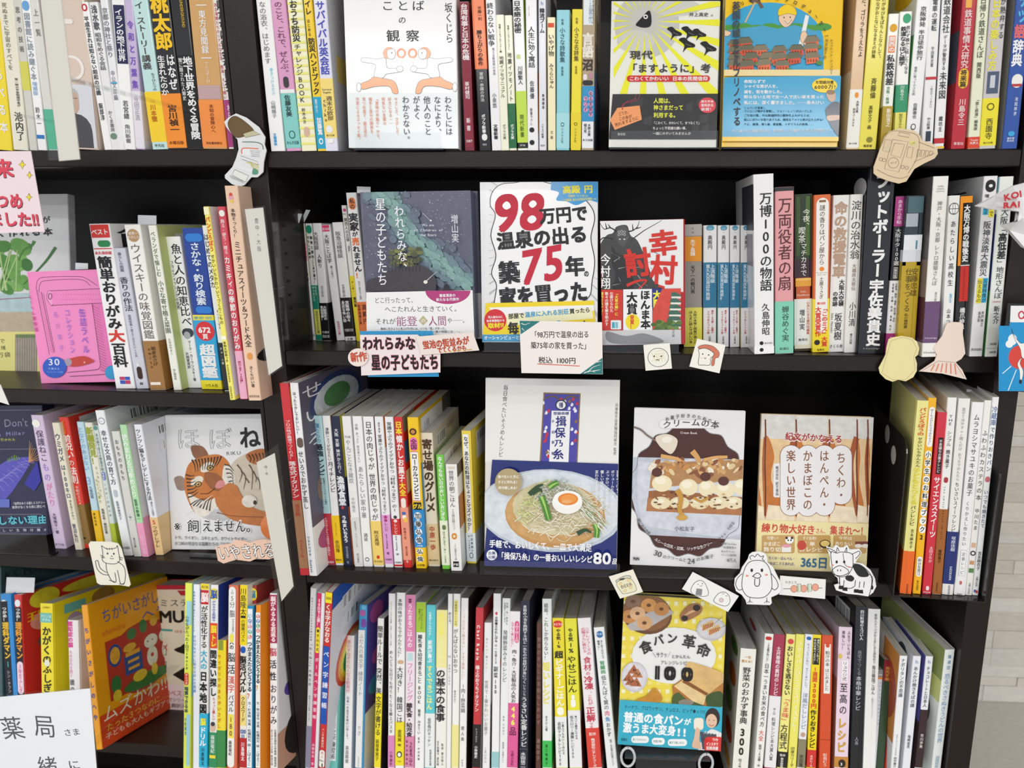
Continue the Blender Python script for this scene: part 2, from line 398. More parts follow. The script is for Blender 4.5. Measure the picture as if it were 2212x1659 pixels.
# ------------------------------------------------------------------ the setting
DK, DK2 = '211a18', '191514'
def plain(name, a, b, m, kind='structure'):
    mb = MB(); mb.box(a, b, m); o = mb.build(name); o['kind'] = kind; return o
plain('floor', (-3, -4.5, -.05), (3, .39, 0), mat('a9a294', 'wall'))
plain('ceiling', (-3, -4.5, 2.7), (3, .39, 2.75), mat('e8e8e4', 'matt'))
WY = .345                                                    # the wall behind the bookcases, clad with pale strips
wall = plain('wall_back', (-3, WY+.004, 0), (3, WY+.05, 2.7), mat('b5b0a6', 'wall'))
rr = random.Random(3); z = .62; k = 0; hs = (.030, .017, .021, .034, .033, .036, .026, .017, .026, .024)
tones = ('d6d0c6', 'cfc9bf', 'd9d5cd', 'cbc4b8', 'd3cec6')
while z < 1.62:
    hh = hs[k % 10]; k += 1; x = .40-rr.uniform(0, .1)
    while x < .80:
        w = rr.uniform(.07, .17); mb = MB(); d = rr.uniform(.0005, .002)
        mb.box((x, WY-d, z), (x+w-.0006, WY+.006, z+hh-.0006), mat(rr.choice(tones), 'wall'))
        o = mb.build('wall_panel', wall); x += w
    z += hh
# ------------------------------------------------------------------ bookcases
ZR = (.0804, -.135, -.405, -.705); ZL = (.083, -.187, -.4015, -.666)
def bookcase(M, xl, xr_, il, ir, zs, label, lip=.0175):
    root = empty('bookcase', M, label, 'bookcase', 'dark bookcases side by side')
    sm = mat(DK, 'shelf'); dk = mat(DK2, 'shelf')
    for a, b, inner in ((xl, il, il), (ir, xr_, ir)):
        mb = MB(); front = a < -.41 < b and xl > -.5
        mb.box((a+(.0135 if front else 0), -.0015, -ZC+.001), (b, .295, .62), sm)
        if front: mb.box((a, -.0015, -ZC+.001), (a+.0135, .006, .62), sm)
        p = mb.build('side_panel', root)
        hb = MB(); s = 1 if inner == il else -1              # shelf-pin holes down the inner face
        for yy in (.02, .12):
            for i in range(60):
                zz = -.82+i*.0155
                hb.box((inner if s > 0 else inner-.0004, yy, zz), (inner+.0004 if s > 0 else inner, yy+.006, zz+.003), mat('050505', 'matt'))
        h = hb.build('pin_holes', p); h['kind'] = 'stuff'
    mb = MB(); mb.box((max(xl+.001, il-.012), .285, -ZC+.02), (xr_-.001, .296, .62), dk); mb.build('back_panel', root)
    mb = MB(); mb.box((il, .275, -1.2), (il+.06, .2845, .60), dk)
    for zz in list(zs)+[zs[0]+.30, zs[0]+.52, zs[3]-.30]:
        mb = MB(); c = .0012
        pts = [(0, zz-.0), (0, zz-lip), (.012, zz-lip), (.012, zz-.006), (.284, zz-.006), (.284, zz)]
        n = len(pts); x0, x1 = il+.0005, ir-.0005
        prof = [(c, zz), (0, zz-c), (0, zz-lip+c), (c, zz-lip), (.014, zz-lip), (.014, zz-.012), (.284, zz-.012), (.284, zz)]
        n = len(prof)
        if zz == zs[3]: prof = [(y, q-y*math.tan(math.radians(12))) for y, q in prof]     # the bottom display shelf slopes back
        mb.add([(x0, y, q) for y, q in prof]+[(x1, y, q) for y, q in prof], [list(range(n)), list(range(n, 2*n))[::-1]]+[(i, n+i, n+(i+1) % n, (i+1) % n) for i in range(n)], sm)
        mb.build('shelf', root)
    mb = MB(); mb.box((il, .02, -ZC+.003), (ir, .28, zs[3]-.34), dk); mb.build('plinth', root)
    return root
bookcase(FC, -.4205, .4235, -.3905, .3965, ZR, 'dark brown bookcase filling the middle and right, with the cookery shelves')
bookcase(FL, -.82, -.0005, -.79, -.0045, ZL, 'dark brown bookcase on the left, its shelves set lower than the middle one')
R1C = lambda: row('r1c', FC, ZR[0], 'middle case top shelf', 'upright books on the middle top shelf', Y=.0015, dep=.128)
R1L = lambda: row('r1l', FL, ZL[0], 'left case top shelf', 'upright books on the left top shelf', Y=.0015, dep=.128)
R2C = lambda: row('r2c', FC, ZR[1], 'middle case second shelf', 'upright books on the middle second shelf', dep=.128)
R2L = lambda: row('r2l', FL, ZL[1], 'left case second shelf', 'upright books on the left second shelf', dep=.148)
R3C = lambda: row('r3c', FC, ZR[2], 'middle case third shelf', 'upright cookbooks on the middle third shelf', dep=.148)
R3L = lambda: row('r3l', FL, ZL[2], 'left case third shelf', 'upright books on the left third shelf', dep=.128)
R4C = lambda: row('r4c', FC, ZR[3], 'middle case bottom shelf', 'upright cookbooks on the middle bottom shelf', Y=.004, dep=.182, tb=12)
R4L = lambda: row('r4l', FL, ZL[3], 'left case bottom shelf', 'upright books on the left bottom shelf', Y=.004, dep=.182, tb=12)
# ================================================================== row 1, left case
R1L(); tile(0, 0)
S(-130, -20, 0, -15, 104, 1190, 'Y', 'yellow book with pale brush lettering at the far left', [('v',380,1080,'くらべる本','W',.6,.5,.02)], H=.188)
S(-18, 98, 0, 106, 232, 1190, 'C', 'cream book on astronomy titled 宇宙 right of the yellow one', [('v',20,560,'死ぬまでに宇宙のすべてを','8a8878',.4,.3),('v',620,850,'第一線の宇宙物理学者が','55554c',.7,.28),('v',890,1120,'池内了','3a3a34',.6,.5)], H=.19)
S(100, 162, 0, 234, 300, 1190, 'd5d4cc', 'pale grey book with an olive lower half', [('b',490,720,'d9d45a'),('v',40,430,'思考の技術','77756c',.5,.5)], H=.182)
S(164, 226, 0, 302, 384, 1190, 'Q', 'white book with blue disc and title 図書館に置く本', [('e',5,85,'6aa7dd'),('v',100,640,'図書館に読み継ぐ本','8a97a4',.5,.6),('v',650,760,'増補版','9ab8dd',.5,.5),('v',850,1010,'鈴木一','66666c',.5,.45),('r',1075,1105,'2f79c4')], H=.182)
S(228, 318, 0, 386, 446, 1190, 'dfdfd9', 'pale book with a green foot beside the tall label strip', [('b',870,1190,'3fb58c'),('v',60,300,'上一覧','8b8a80',.6,.5)], H=.182)
def portrait(x):
    pass
S(320, 634, 0, 448, 828, 1180, 'ddc9bb', 'thick pinkish book, portrait of a white-haired person on its cover', [('e',120,150,'f0e8e2',.1,.3),('e',150,190,'f0e8e2',.4,.7),('e',280,300,'f2ece6',.06,.5),('e',440,640,'f2ece8',.25,.85),('e',460,620,'ddc9bb',.32,.78),('r',672,1175,'d9dae2',.04,.98),('e',700,900,'b9b9bc',.36,.66),('e',730,910,'c9a896',.38,.64),('e',905,1175,'4b4a50',.14,.9),('r',1050,1175,'4b4a50',.14,.9),('r',780,786,'6a5a54',.4,.62),('r',900,1000,'3f3e44',.46,.56)], H=.188, r=.003)
S(636, 704, 20, 830, 888, 1190, 'Q', 'white book with red ring titled 昭和の常識', [('e',30,90,'R',.15,.85),('e',42,78,'Q',.33,.67),('v',130,760,'平成生まれは知らない昭和の常識','4c4c52',.5,.55,.02),('v',820,960,'服部淳','3c3c40',.5,.5)])
S(706, 792, 20, 890, 945, 1190, 'ececee', 'white book with black brush title 昭和歌', [('v',40,240,'浅水歌','55555c',.5,.6,.02),('v',260,560,'昭和をめぐる会話','66666c'),('v',880,1050,'かくま書房','77777c',.5,.45),('e',1060,1110,'6f8f7a')])
S(794, 884, 0, 947, 980, 1190, 'f0f0f4', 'white book titled 京都の神社と祭り', [('v',60,460,'京都の神社と祭り','7a7c84',.5,.7),('v',560,800,'中公文庫編','8c8c94',.5,.5),('r',655,666,'37a9d8')], H=.178)
S(886, 984, 0, 982, 1083, 1190, 'Q', 'white book with navy label on its top half titled イランの地下世界', [('r',40,508,'1f2350',.12,.98),('v',70,490,'イランの地下世界','W',.52,.55,.02),('v',800,950,'若宮總','55555c',.5,.4),('v',990,1140,'角川新書','77777c',.5,.4)], H=.178)
S(986, 1044, 0, 1085, 1168, 1190, 'V', 'lilac book with violet title 令和と万葉集', [('b',725,1180,'e9e4ee'),('v',150,720,'令和と万葉集','7b57c0',.5,.6,.02),('v',760,960,'寺田正浩','a9a3b4',.5,.5)], H=.19)
S(1046, 1182, 0, 1214, 1334, 1190, 'c3e4e4', 'pale blue book titled イ・ストーリー講義 with yellow lower band', [('b',730,1130,'f9d21c'),('v',10,555,'イ・ストーリー講義','4a3c3c',.42,.5,.012),('v',580,725,'もうひとつの','5b6b6b',.7,.22),('v',830,970,'川本徹','c06a12',.42,.32,.02),('h',1145,1172,'平凡社','4a4a44')], H=.19)
S(1184, 1350, 0, 1336, 1488, 1185, '1b1a1c', 'black book with huge yellow title 桃太郎 and orange foot', [('b',745,1178,'f5901e'),('v',-40,400,'桃太郎','f8c81c',.5,.78,.03),('v',430,720,'はなぜ','W',.72,.38,.02),('v',440,760,'生まれたのか','W',.25,.34,.02),('v',835,1060,'宮川禎一','3a2410',.5,.42,.02),('h',1120,1150,'水曜出版','7a3c0c')], H=.19)
S(1352, 1498, 0, 1490, 1614, 1190, '1f1f22', 'black book titled 地下世界をめぐる冒険 with gold latin letters', [('x',0,220,'UNDERGROUND','c9a227',.66,.24,.02),('r',440,1180,'111113',.05,.95),('v',450,1110,'地下世界をめぐる冒険','W',.64,.5,.025),('v',460,800,'闇に隠された人類史','dddddd',.22,.2)], H=.19)
S(1500, 1690, 0, 1616, 1818, 1185, 'd3a468', 'tan book with white title 東方見聞録 above an orange band', [('r',680,790,'c4a3a6',.04,.96),('b',795,1172,'f79240'),('r',38,46,'W',.3,.72),('v',80,430,'東方見聞録','W',.5,.26),('r',458,466,'W',.3,.72),('v',490,660,'マルコポーロ','efe0cc',.5,.14),('v',830,1060,'未知の冒険心へ','7d3c18',.52,.16),('h',1128,1150,'河出書房新社','6a3414')], H=.19)
S(1692, 1808, 0, 1820, 1896, 1185, 'eeebe6', 'white book titled 海賊たちは黄金を目指す with magenta foot', [('b',795,1172,'a8357c'),('v',0,780,'賊たちは黄金を目指す','26262a',.64,.6,.02),('v',20,790,'ある海賊たちのリアルな生活、航海、そして戦い','c2445a',.2,.22),('v',830,1010,'杉田七','efd7e6',.5,.4)], H=.19, r=.002)
# ================================================================== row 1, middle case
R1C(); tile(540, 0)
S(45, 158, 0, 165, 284, 1188, 'Q', 'white book with grey handwriting titled 浴衣、はじめます', [('v',10,510,'なの浴衣、はじめます','77777c',.42,.42,.0),('v',540,760,'巻きつけるだけ','8fd0ee',.6,.2),('v',800,940,'山崎陽子','8a8c92',.5,.28),('v',1060,1160,'文藝春秋','3ba0dd',.4,.2,.02)], H=.19)
S(160, 288, 0, 290, 402, 1188, 'dfa0c9', 'pink book titled これで、ぜんぶ。 with a teal foot', [('b',740,1180,'86cfca'),('r',712,742,'W',.02,.98),('v',10,600,'のこと、これで、ぜんぶ。','6a3550',.5,.5,.0),('e',610,700,'3a3338',.3,.66),('v',755,930,'佐藤友美','1f3f40',.45,.36,.02),('e',1040,1105,'2c5c60',.3,.72),('e',1048,1097,'86cfca',.36,.66),('h',1120,1150,'かんき出版','2c5c60')], H=.19)
S(292, 412, 0, 410, 535, 1188, 'f6f3cf', 'pale yellow striped book titled おうち防災チャレンジBOOK', [('r',y,y+16,'f0ea7e',.03,.97) for y in range(20,1180,62)]+[('v',0,335,'おうち防災','2b2b2e',.4,.46,.02),('v',350,600,'チャレンジ','2b2b2e',.4,.4,.0),('v',605,820,'BOOK','2b2b2e',.4,.4,.0),('v',860,985,'鈴木みき','4a4a44',.4,.22),('e',1010,1090,'d8b3a0',.3,.66)], H=.19, side=[('R',0,1,0,1,'2c8a43')])
S(422, 500, 0, 537, 598, 1188, 'f8d12c', 'yellow book titled 防災ハンドブック with a bright blue foot', [('b',772,1185,'18a5cc'),('v',0,120,'イレ','2b2b2e',.5,.66,.02),('v',150,290,'はじめる','2b2b2e',.4,.3),('v',300,755,'防災ハンドブック','1e1e22',.55,.7,.02),('v',790,900,'避難所で困らない','e8f6fa',.4,.3),('v',935,1075,'加藤篤','W',.55,.5,.03),('e',1100,1150,'W',.3,.8),('e',1112,1140,'18a5cc',.42,.7)], H=.19)
S(502, 622, 0, 600, 690, 1188, 'e4e4f4', 'lavender white book titled サバイバル英会話 with yellow band and grey cover', [('b',625,1098,'f7dd7c'),('v',5,595,'サバイバル英会話','4448b8',.5,.62,.02),('h',700,722,'Survival','3c4a6c'),('h',724,745,'English','3c4a6c'),('v',765,960,'週末北欧部','5b4a3c',.62,.42,.01),('v',780,970,'chika','5b4a3c',.25,.36),('e',1000,1060,'W',.2,.72),('h',1070,1086,'角川文庫','6a5a34'),('e',1105,1140,'f2f2ee',.2,.72)], H=.188, dep=.13, side=[('R',0,1,0,.99,'d9d9e0'),('R',.1,.9,.48,.62,'f6da78'),('R',.62,.95,.02,.1,'W','bar')])
def kotoba(c):
    c.rect(785,740,1700,1195,'e6edf0')
    for p in ((1035,45,1400,45,'ことば',88),): c.ht(*p[:4],p[4],'3c3f46',p[5],w=.004)
    c.ht(1180,160,1245,160,'の','3c3f46',62); c.ht(1085,285,1350,285,'観　察','33363c',100,w=.008)
    c.vt(1580,20,1590,345,'坂くじら','33363c',size=66,w=.0)
    for sx,xx,m in ((1,0,1),(-1,2500,-1)):
        X=lambda v: xx+m*v
        # runner: head, hair, glass, body, legs
        c.curve([(X(1075),460),(X(1060),420),(X(1090),380),(X(1135),385),(X(1130),430),(X(1095),465)],2,'e08a5c',fill='f5a273',close=True)
        c.curve([(X(1095),400),(X(1150),395),(X(1158),440),(X(1140),470),(X(1100),462)],3,'55585e',fill='Q',close=True)
        c.ell(X(1130),422,5,6,'33363c')
        c.loop(X(1205),425,30,33,14,'ef8a58'); c.rect(X(1198),462,X(1212),520,'e8e8ea')
        c.curve([(X(900),460),(X(1010),470),(X(1080),465),(X(1095),540),(X(1180),545),(X(1185),575),(X(1090),590),(X(1060),620),(X(990),612),(X(1000),520),(X(930),500),(X(890),490)],3,'55585e',fill='e9edf2',close=True)
        c.ell(X(1195),550,26,24,'Q'); c.loop(X(1195),550,26,24,3,'55585e')
        c.curve([(X(985),615),(X(1060),625),(X(1150),650),(X(1180),738),(X(1140),742),(X(1110),690),(X(1000),690),(X(900),712),(X(885),670),(X(950),640)],3,'55585e',fill='f9a878',close=True)
        c.ell(X(868),695,18,36,'Q'); c.loop(X(868),695,18,36,3,'55585e')
    for i,t in enumerate(('わたしには','なにより、','他人のこと','がよく','わからない。')):
        x=1580-i*84; c.vt(x-4,765,x+8,765+62*len(t)+4,t,'4a5058',size=58,w=0)
    for i,t in enumerate(('やさしさ、さびしさ、','好きになる──','何気ない言葉の','「意味の手触り」から、','相手と自分の関係を','見つめ直す、最注目の','作家によるエッセイ集。')):
        x=1163-i*51; c.vt(x,775,x+14,775+32*len(t),t,'ef9572',size=28,w=0)
FB((768,-330),(1640,-330),(1690,1178),(788,1178),.016,'Q','white hardcover with two runners holding magnifiers, displayed face-out on the top shelf',kotoba,tilt=4,Y=-.004)
S(1665, 1745, 15, 1712, 1786, 1180, '7c1f33', 'maroon paperback titled 台湾有事と日本の危機', [('r',20,1175,'8a2238',.08,.92),('v',30,480,'台湾有事と日本の危機','efe6e8',.5,.66,.02),('v',650,790,'峯村健司','efe6e8',.5,.46),('v',930,1050,'新書','efe6e8',.5,.4),('h',1108,1135,'1387','e8e0e0')], dep=.105, r=.0006)
S(1765, 1868, 0, 1826, 1914, 1182, '18181b', 'orange and black paperback titled 勝ち上がりの条件', [('b',-400,550,'f0722a'),('v',50,165,'半藤一利','3a1c10',.62,.3),('v',240,525,'勝ち上がりの条件','2a1408',.5,.4,.02),('v',575,810,'軍師・参謀の作法','dcdcdc',.5,.3),('v',910,1060,'ポプラ新書','W',.5,.3,.02),('e',1065,1120,'W',.28,.75),('h',1140,1160,'032','dddddd')], H=.173, dep=.105)
S(1875, 1958, 0, 1926, 1998, 1180, 'f1f1f4', 'white paperback on endless war titled 終わらない戦争', [('v',20,370,'終わらない戦争','3b3b42',.45,.6,.01),('v',380,600,'見える新世界の未来','8b8b92',.6,.26),('v',740,860,'小泉悠','6c6c74',.5,.4),('v',990,1110,'文春新書','22222a',.5,.4,.02)], H=.173, dep=.105)
S(1955, 2024, 120, 2000, 2064, 1180, 'f4f3dd', 'cream pocket book titled 地震イツモマニュアル', [('v',190,420,'地震イツモプロジェクト編','55554a',.45,.24),('v',445,780,'地震イツモマニュアル','4a4a42',.5,.5,.0),('v',990,1110,'ポプラ文庫','66665c',.5,.32)], dep=.105)
S(2026, 2090, 124, 2066, 2122, 1180, 'f4f3dd', 'cream pocket book with dark green foot titled 地震イツモノート', [('b',825,1180,'17693c'),('v',200,400,'地震イツモプロジェクト','55554a',.45,.24),('v',415,810,'地震イツモノート','4a4a42',.5,.5),('v',990,1110,'ポプラ文庫','W',.5,.4,.02)], dep=.105)
S(2090, 2186, 0, 2132, 2206, 1182, 'f4f4f6', 'white and lime paperback titled 日本語の秘密', [('b',725,1182,'c3e04a'),('b',1136,1180,'16161a'),('v',5,265,'日本語の秘密','2a2a30',.42,.6,.02),('r',435,468,'cfe48a',.2,.55),('v',525,675,'川原繁人','33333a',.5,.42),('v',910,1095,'現代新書','4b5c14',.5,.36),('h',1146,1166,'2736','dddddd')], H=.173, dep=.105, side=[('R',0,.12,0,.75,'c3e04a')])
tile(1080, 0)
S(202, 296, 0, 220, 303, 1185, 'f2f2f4', 'white paperback of fables titled 人生に効く寓話 with orange edge', [('v',50,130,'グリム、イソップ','7c7c84',.3,.2),('v',210,540,'人生に効く寓話','3a3a42',.5,.55),('v',640,790,'佐藤優','44444c',.5,.36),('v',860,1000,'新書ラクレ','66666e',.4,.22),('e',1015,1055,'17171a',.2,.66),('e',1115,1155,'17171a',.2,.66)], H=.173, dep=.105, side=[('R',0,.2,.55,.9,'f09a28')])
S(305, 368, 0, 312, 370, 1185, 'e6e6ee', 'pale paperback on the Korean wave titled 韓流ブーム', [('h',0,45,'h','8aa0cc'),('v',65,265,'韓流ブーム','2a2a32',.5,.6,.02),('v',745,870,'桑畑優香','33333a',.6,.3),('v',985,1100,'ハヤカワ新書','55555c',.5,.3),('h',1148,1168,'029','55555c')], H=.173, dep=.105, side=[('R',0,1,0,1,'c9c9d0'),('R',.4,1,.05,.45,'55585f')])
S(375, 445, 140, 382, 442, 1182, 'f6ecc4', 'cream pocket book with red tag titled いやげ物', [('r',184,218,'e0502c',.1,.86),('v',270,450,'いやげ物','3a342a',.5,.62,.01),('v',505,705,'みうらじゅん','3a342a',.5,.5),('v',1035,1115,'文庫','6a6250',.5,.3)], dep=.105)
S(450, 556, 82, 450, 555, 1182, '8fd3e0', 'sky blue pocket book titled 小さな詩歌集', [('b',900,1180,'a5dce4'),('v',150,200,'特選','3c6a74',.45,.16),('v',220,500,'小さな詩歌集','2f5f6a',.45,.36),('v',530,605,'新装版','3c6a74',.45,.16),('e',975,1010,'3c6a74',.34,.6),('e',982,1003,'a5dce4',.38,.56),('v',1020,1140,'リベラル社','3c6a74',.45,.16)], dep=.105, side=[('R',0,.9,0,.8,'f0eee4'),('R',.1,.3,.2,.26,'f2d23a','ell'),('R',.1,.35,.45,.5,'f2d23a','ell'),('R',.1,.4,.62,.7,'2f3c74','ell'),('R',.05,.25,.1,.16,'d884b4','ell')])
S(575, 657, 76, 563, 648, 1182, 'f1df2f', 'yellow pocket book titled 小さな名詩集', [('b',895,1180,'ecd62a'),('v',140,190,'特選','7a6c18',.45,.2),('v',215,490,'小さな名詩集','5f5410',.45,.42),('v',525,590,'新装版','7a6c18',.45,.2),('e',975,1000,'6a5f14',.3,.64),('e',981,994,'ecd62a',.36,.58),('v',1020,1135,'リベラル社','6a5f14',.45,.2)], dep=.105)
S(657, 752, 0, 649, 756, 1182, 'b5a184', 'tan book titled 言語沼 with blue band and pink discs', [('b',685,1180,'2f92c8'),('b',968,1180,'eeeef2'),('r',-60,200,'e6eef2',.1,.84),('v',0,190,'100日間語り続けて','3a5a78',.62,.2),('v',-60,190,'オタクが友だちに','3a5a78',.82,.2),('v',262,460,'言語','f2ece0',.46,.78,.04),('v',470,565,'沼','3b3230',.46,.8,.03),('e',590,640,'eadfe4',.1,.42),('e',575,630,'b98a9a',.55,.9),('e',640,680,'2a2628',.05,.9)]+[('e',y,y+38,'f2a9cc',.55,.9) for y in (725,768,812,855,893)]+[('e',y,y+38,'f2a9cc',.14,.48) for y in (768,812,855)]+[('v',725,931,'ゆる言語学','3a3c6c',.72,.25,.02),('v',768,893,'ラジオ','3a3c6c',.31,.25,.02),('v',985,1085,'水野太貴','2a2a30',.62,.22),('v',985,1060,'堀元見','2a2a30',.3,.22),('h',1105,1125,'あさ出版','2a2a30')], H=.19, side=[('R',0,.9,0,.44,'b0a084'),('R',.1,.5,.1,.2,'eee6da','ell'),('R',.15,.55,.2,.28,'eee6da','ell'),('R',.3,.7,.32,.5,'e8dcc8','ell'),('R',0,1,.58,.82,'2f86bc'),('R',.12,.4,.6,.78,'d8569a','ell'),('R',0,1,.82,1,'5b6472')])
def masu(c):
    c.ell(1170,200,260,260,'c9c9c4'); c.ell(1400,60,200,70,'d2d2cc'); c.ell(1080,330,150,90,'d2d2cc')
    for a in range(0,360,15):
        t=math.radians(a); u=math.radians(a+4); r0=90; r1=1000
        pts=[(1150+r0*math.cos(t),170+r0*math.sin(t)),(1150+r1*math.cos(t-.03),170+r1*math.sin(t-.03)),(1150+r1*math.cos(u),170+r1*math.sin(u))]
        pts=clip(pts,(905,15,1770,748)); 
        if len(pts)>2: c.poly(pts,'f0ee3c')
    c.curve([(1185,85),(1205,130),(1200,205),(1150,222),(1090,208),(1085,190),(1130,140)],0,'K',fill='232326',close=True)
    c.ell(1160,135,18,18,'f2f2ee'); c.ell(1160,135,9,9,'K')
    for (x,y,s) in ((1390,260,1),(1510,260,1.1),(1490,350,1.1),(1590,270,.9),(1660,380,1.1)):
        c.curve([(x-60*s,y-30*s),(x-20*s,y-45*s),(x+10*s,y-20*s),(x+55*s,y+5*s),(x+50*s,y+25*s),(x,y+30*s),(x-30*s,y+60*s),(x-20*s,y+10*s)],0,'K',fill='26262a',close=True)
        c.ell(x-38*s,y-30*s,16*s,13*s,'26262a'); c.line([(x-10*s,y),(x+30*s,y+18*s)],3,'8a8a88')
    c.ht(1030,440,1220,440,'現代','3c3c40',72,w=.02); c.ht(1010,545,1680,545,'「ますように」考','3c3c40',76,w=.02)
    c.rrect(1010,603,1672,652,24,'d23a3c'); c.ht(1030,628,1345,628,'こわくてかわいい','W',36,w=.02); c.ht(1372,628,1655,628,'日本の民間信仰','W',36,w=.02)
    c.ht(1505,118,1660,118,'井上真史','2a2a2e',34); c.ht(1670,126,1705,126,'（著）','55555a',14)
    c.poly([(898,752),(1766,748),(1757,1112),(866,1110)],'3a3a3e')
    rr=random.Random(4)
    for i in range(14):
        x=rr.uniform(920,1660);y=rr.uniform(770,1040);c.poly([(x,y),(x+rr.uniform(30,80),y-20),(x+rr.uniform(30,60),y+60),(x-10,y+50)],'46464a')
    c.poly([(935,862),(1112,843),(1130,955),(915,1037),(876,958)],'f3a26c'); c.ell(975,870,6,6,'8a3c24')
    c.curve([(975,868),(1000,820),(1070,790),(1085,750)],3,'c23a5c'); c.curve([(975,868),(985,830),(1090,800),(1115,755)],3,'c23a5c')
    c.ht(945,912,1035,890,'どうか、','6a3424',34); c.ht(945,952,1050,928,'この本が','6a3424',32); c.ht(915,1000,1105,940,'売れますように','6a3424',32)
    for t,y,x1 in (('人間は、',805,1380),('神さまだって',860,1460),('利用する。',920,1420)): c.ht(1222,y,x1,y,t,'e8e84a',44,w=.02)
    for t,y,x1 in (('「こわくて、かわいくて、せつなくて」',982,1600),('ちょっと不思議な願い事、',1024,1500),('一緒にのぞいてみませんか',1066,1520)): c.ht(1215,y,x1,y,t,'e6e6e6',26,w=.015)
    c.ell(1650,842,68,62,'e0505a')
    for t,y,s in (('国文学者',812,20),('堤邦彦氏',842,26),('絶賛！',874,26)): c.ht(1600,y,1700,y,t,'W',s,w=.015)
    c.ht(936,1072,1000,1072,'淡交社','dddddd',22)
FB((945,8),(1785,8),(1752,1176),(866,1172),.02,'eeeee6','cream and yellow sunburst book with a fish head, face-out beside the blue and yellow one',masu,tilt=9,Y=-.006,hy=1)
tile(1612, 0)
def castle(c):
    c.ell(185,330,430,310,'39a6d4',a0=180,a1=360); c.rect(-245,320,615,560,'39a6d4')
    for i in range(9): c.ell(-230+i*105,215+(i%2)*12,70,30,'4f9a44')
    c.poly([(-215,250),(130,205),(250,230),(385,200),(560,250),(590,380),(330,420),(-160,330)],'4aa3cc')     # shirt
    c.curve([(265,120),(262,170),(300,215),(345,205),(385,150),(390,110),(330,95)],3,'5a4434',fill='eecbab',close=True)
    c.curve([(258,125),(262,70),(325,35),(385,62),(398,120),(330,108)],3,'8a6c10',fill='f6cf1e',close=True)
    c.ell(300,140,5,7,'33363c'); c.ell(350,138,5,7,'33363c'); c.curve([(302,172),(325,186),(358,164)],5,'W')
    c.curve([(305,165),(330,190),(362,158)],3,'5a4434')
    c.poly([(470,120),(500,128),(450,370),(415,365)],'eeeeea'); c.curve([(440,260),(475,255),(505,320),(550,350),(540,380),(480,370),(430,320)],3,'5a4434',fill='eecbab',close=True)
    c.curve([(-280,130),(-235,95),(-210,160),(-180,230),(-120,260),(-160,290),(-230,240)],3,'5a4434',fill='eecbab',close=True)
    rr=random.Random(2)
    c.poly([(20,10),(50,-20),(100,-10),(140,60),(115,70),(85,20),(60,35)],'6f5a4c'); c.line([(70,20),(-10,180)],12,'d9b88a')
    for i in range(22):
        x=-120+ (i%6)*128+rr.uniform(-30,30); y=330+ (i//6)*62+rr.uniform(-14,14)
        if i<6 and 60<x<430: continue
        k=rr.uniform(-8,14); c.poly([(x-45,y+5),(x+55,y-5-k),(x+60,y+50-k),(x-42,y+62)],('e2603c','d8543a','e87048')[i%3])
        c.poly([(x-64,y+16),(x-34,y-30-k),(x+42,y-36-k),(x+76,y+8-k)],('7a7460','6c6a58','857c66')[i%3]); c.line([(x-34,y-30-k),(x+42,y-36-k)],4,'3f3c32')
        for k in range(4): c.rect(x-34+k*22,y+22,x-24+k*22,y+44,'8a3a24')
        if i%4==1: c.ell(x+60,y+50,26,18,'4f8a44')
    c.rect(-260,560,740,610,'efd9a0')
    for i,ch in enumerate('パリウッドのプロデューサー！'):
        t=math.radians(-128+i*9.2); x=185+455*math.cos(t); y=355+365*math.sin(t); a=t+math.pi/2; c.ht(x-16*math.cos(a),y-16*math.sin(a),x+16*math.cos(a),y+16*math.sin(a),ch,'2c2a2a',36,w=.03)
    c.vt(638,315,618,480,'村井理子訳','4a3a1c',size=24); c.vt(672,320,672,600,'ホップウッド・ディプリー','4a3a1c',size=26)
    c.poly([(-300,628),(-10,618),(748,610),(757,1098),(-318,1100)],'39a3cf')
    c.vt(-82,20,-84,305,'英国の城','3b3f48',size=66,w=.03); c.vt(-84,310,-76,1010,'をセルフリノベする','3b3f48',size=62,w=.03)
    for t,y,x1,s in (('命知らずで',656,150,30),('シャイな男が人を、',694,265,30),('城を、街を動かした。',738,300,30),('知らない土地で女一人で古い家を買った',778,615,30),('私には、深く響きました。──寿木けい',824,615,32)): c.ht(-22,y,x1,y,t,'W',s,w=.02)
    for t,y,x1 in (('ショパンが演奏し、',866,170),('バイロンが暖炉を寄贈し、ジョン・レノンがロックした',892,520),('ご先祖の館、今は廃墟同然の建物をよみがえらせ、',926,520),('街ににぎわいを取り戻すため、陽気なアメリカ男が立ち上がる！',960,620),('カビ、崩落、侵入者、資金難、イギリス人の皮肉……',996,530)): c.ht(-22,y,x1,y,t,'1d4a60',22)
    c.ht(-118,1050,710,1044,'次々と襲いかかる試練を乗り越え、夢を実現しようと奮闘する、笑いと涙の感動ストーリー','W',24,w=.015)
    c.ell(617,688,100,58,'f8d424'); c.ht(545,664,690,664,'年間維持費','3a2f10',30,w=.02); c.ht(535,702,705,698,'6000万!','3a2f10',36,w=.02)
    c.curve([(640,790),(632,740),(665,722),(700,745),(702,800),(670,820)],0,'K',fill='c9a58e',close=True); c.ell(665,742,34,20,'8a6a4a')
    c.curve([(635,860),(690,820),(745,850),(752,1085),(710,1075),(650,980),(625,900)],0,'K',fill='3b4658',close=True); c.curve([(640,930),(740,925),(742,955),(650,968)],0,'K',fill='c9a58e',close=True)
    c.rect(-318,1096,757,1130,'f2c420')
FB((-174,-170),(738,-170),(757,1162),(-196,1170),.022,'f6c81e','yellow and blue book with a helmeted builder above red houses, face-out on the top shelf',castle,tilt=7,Y=-.006)
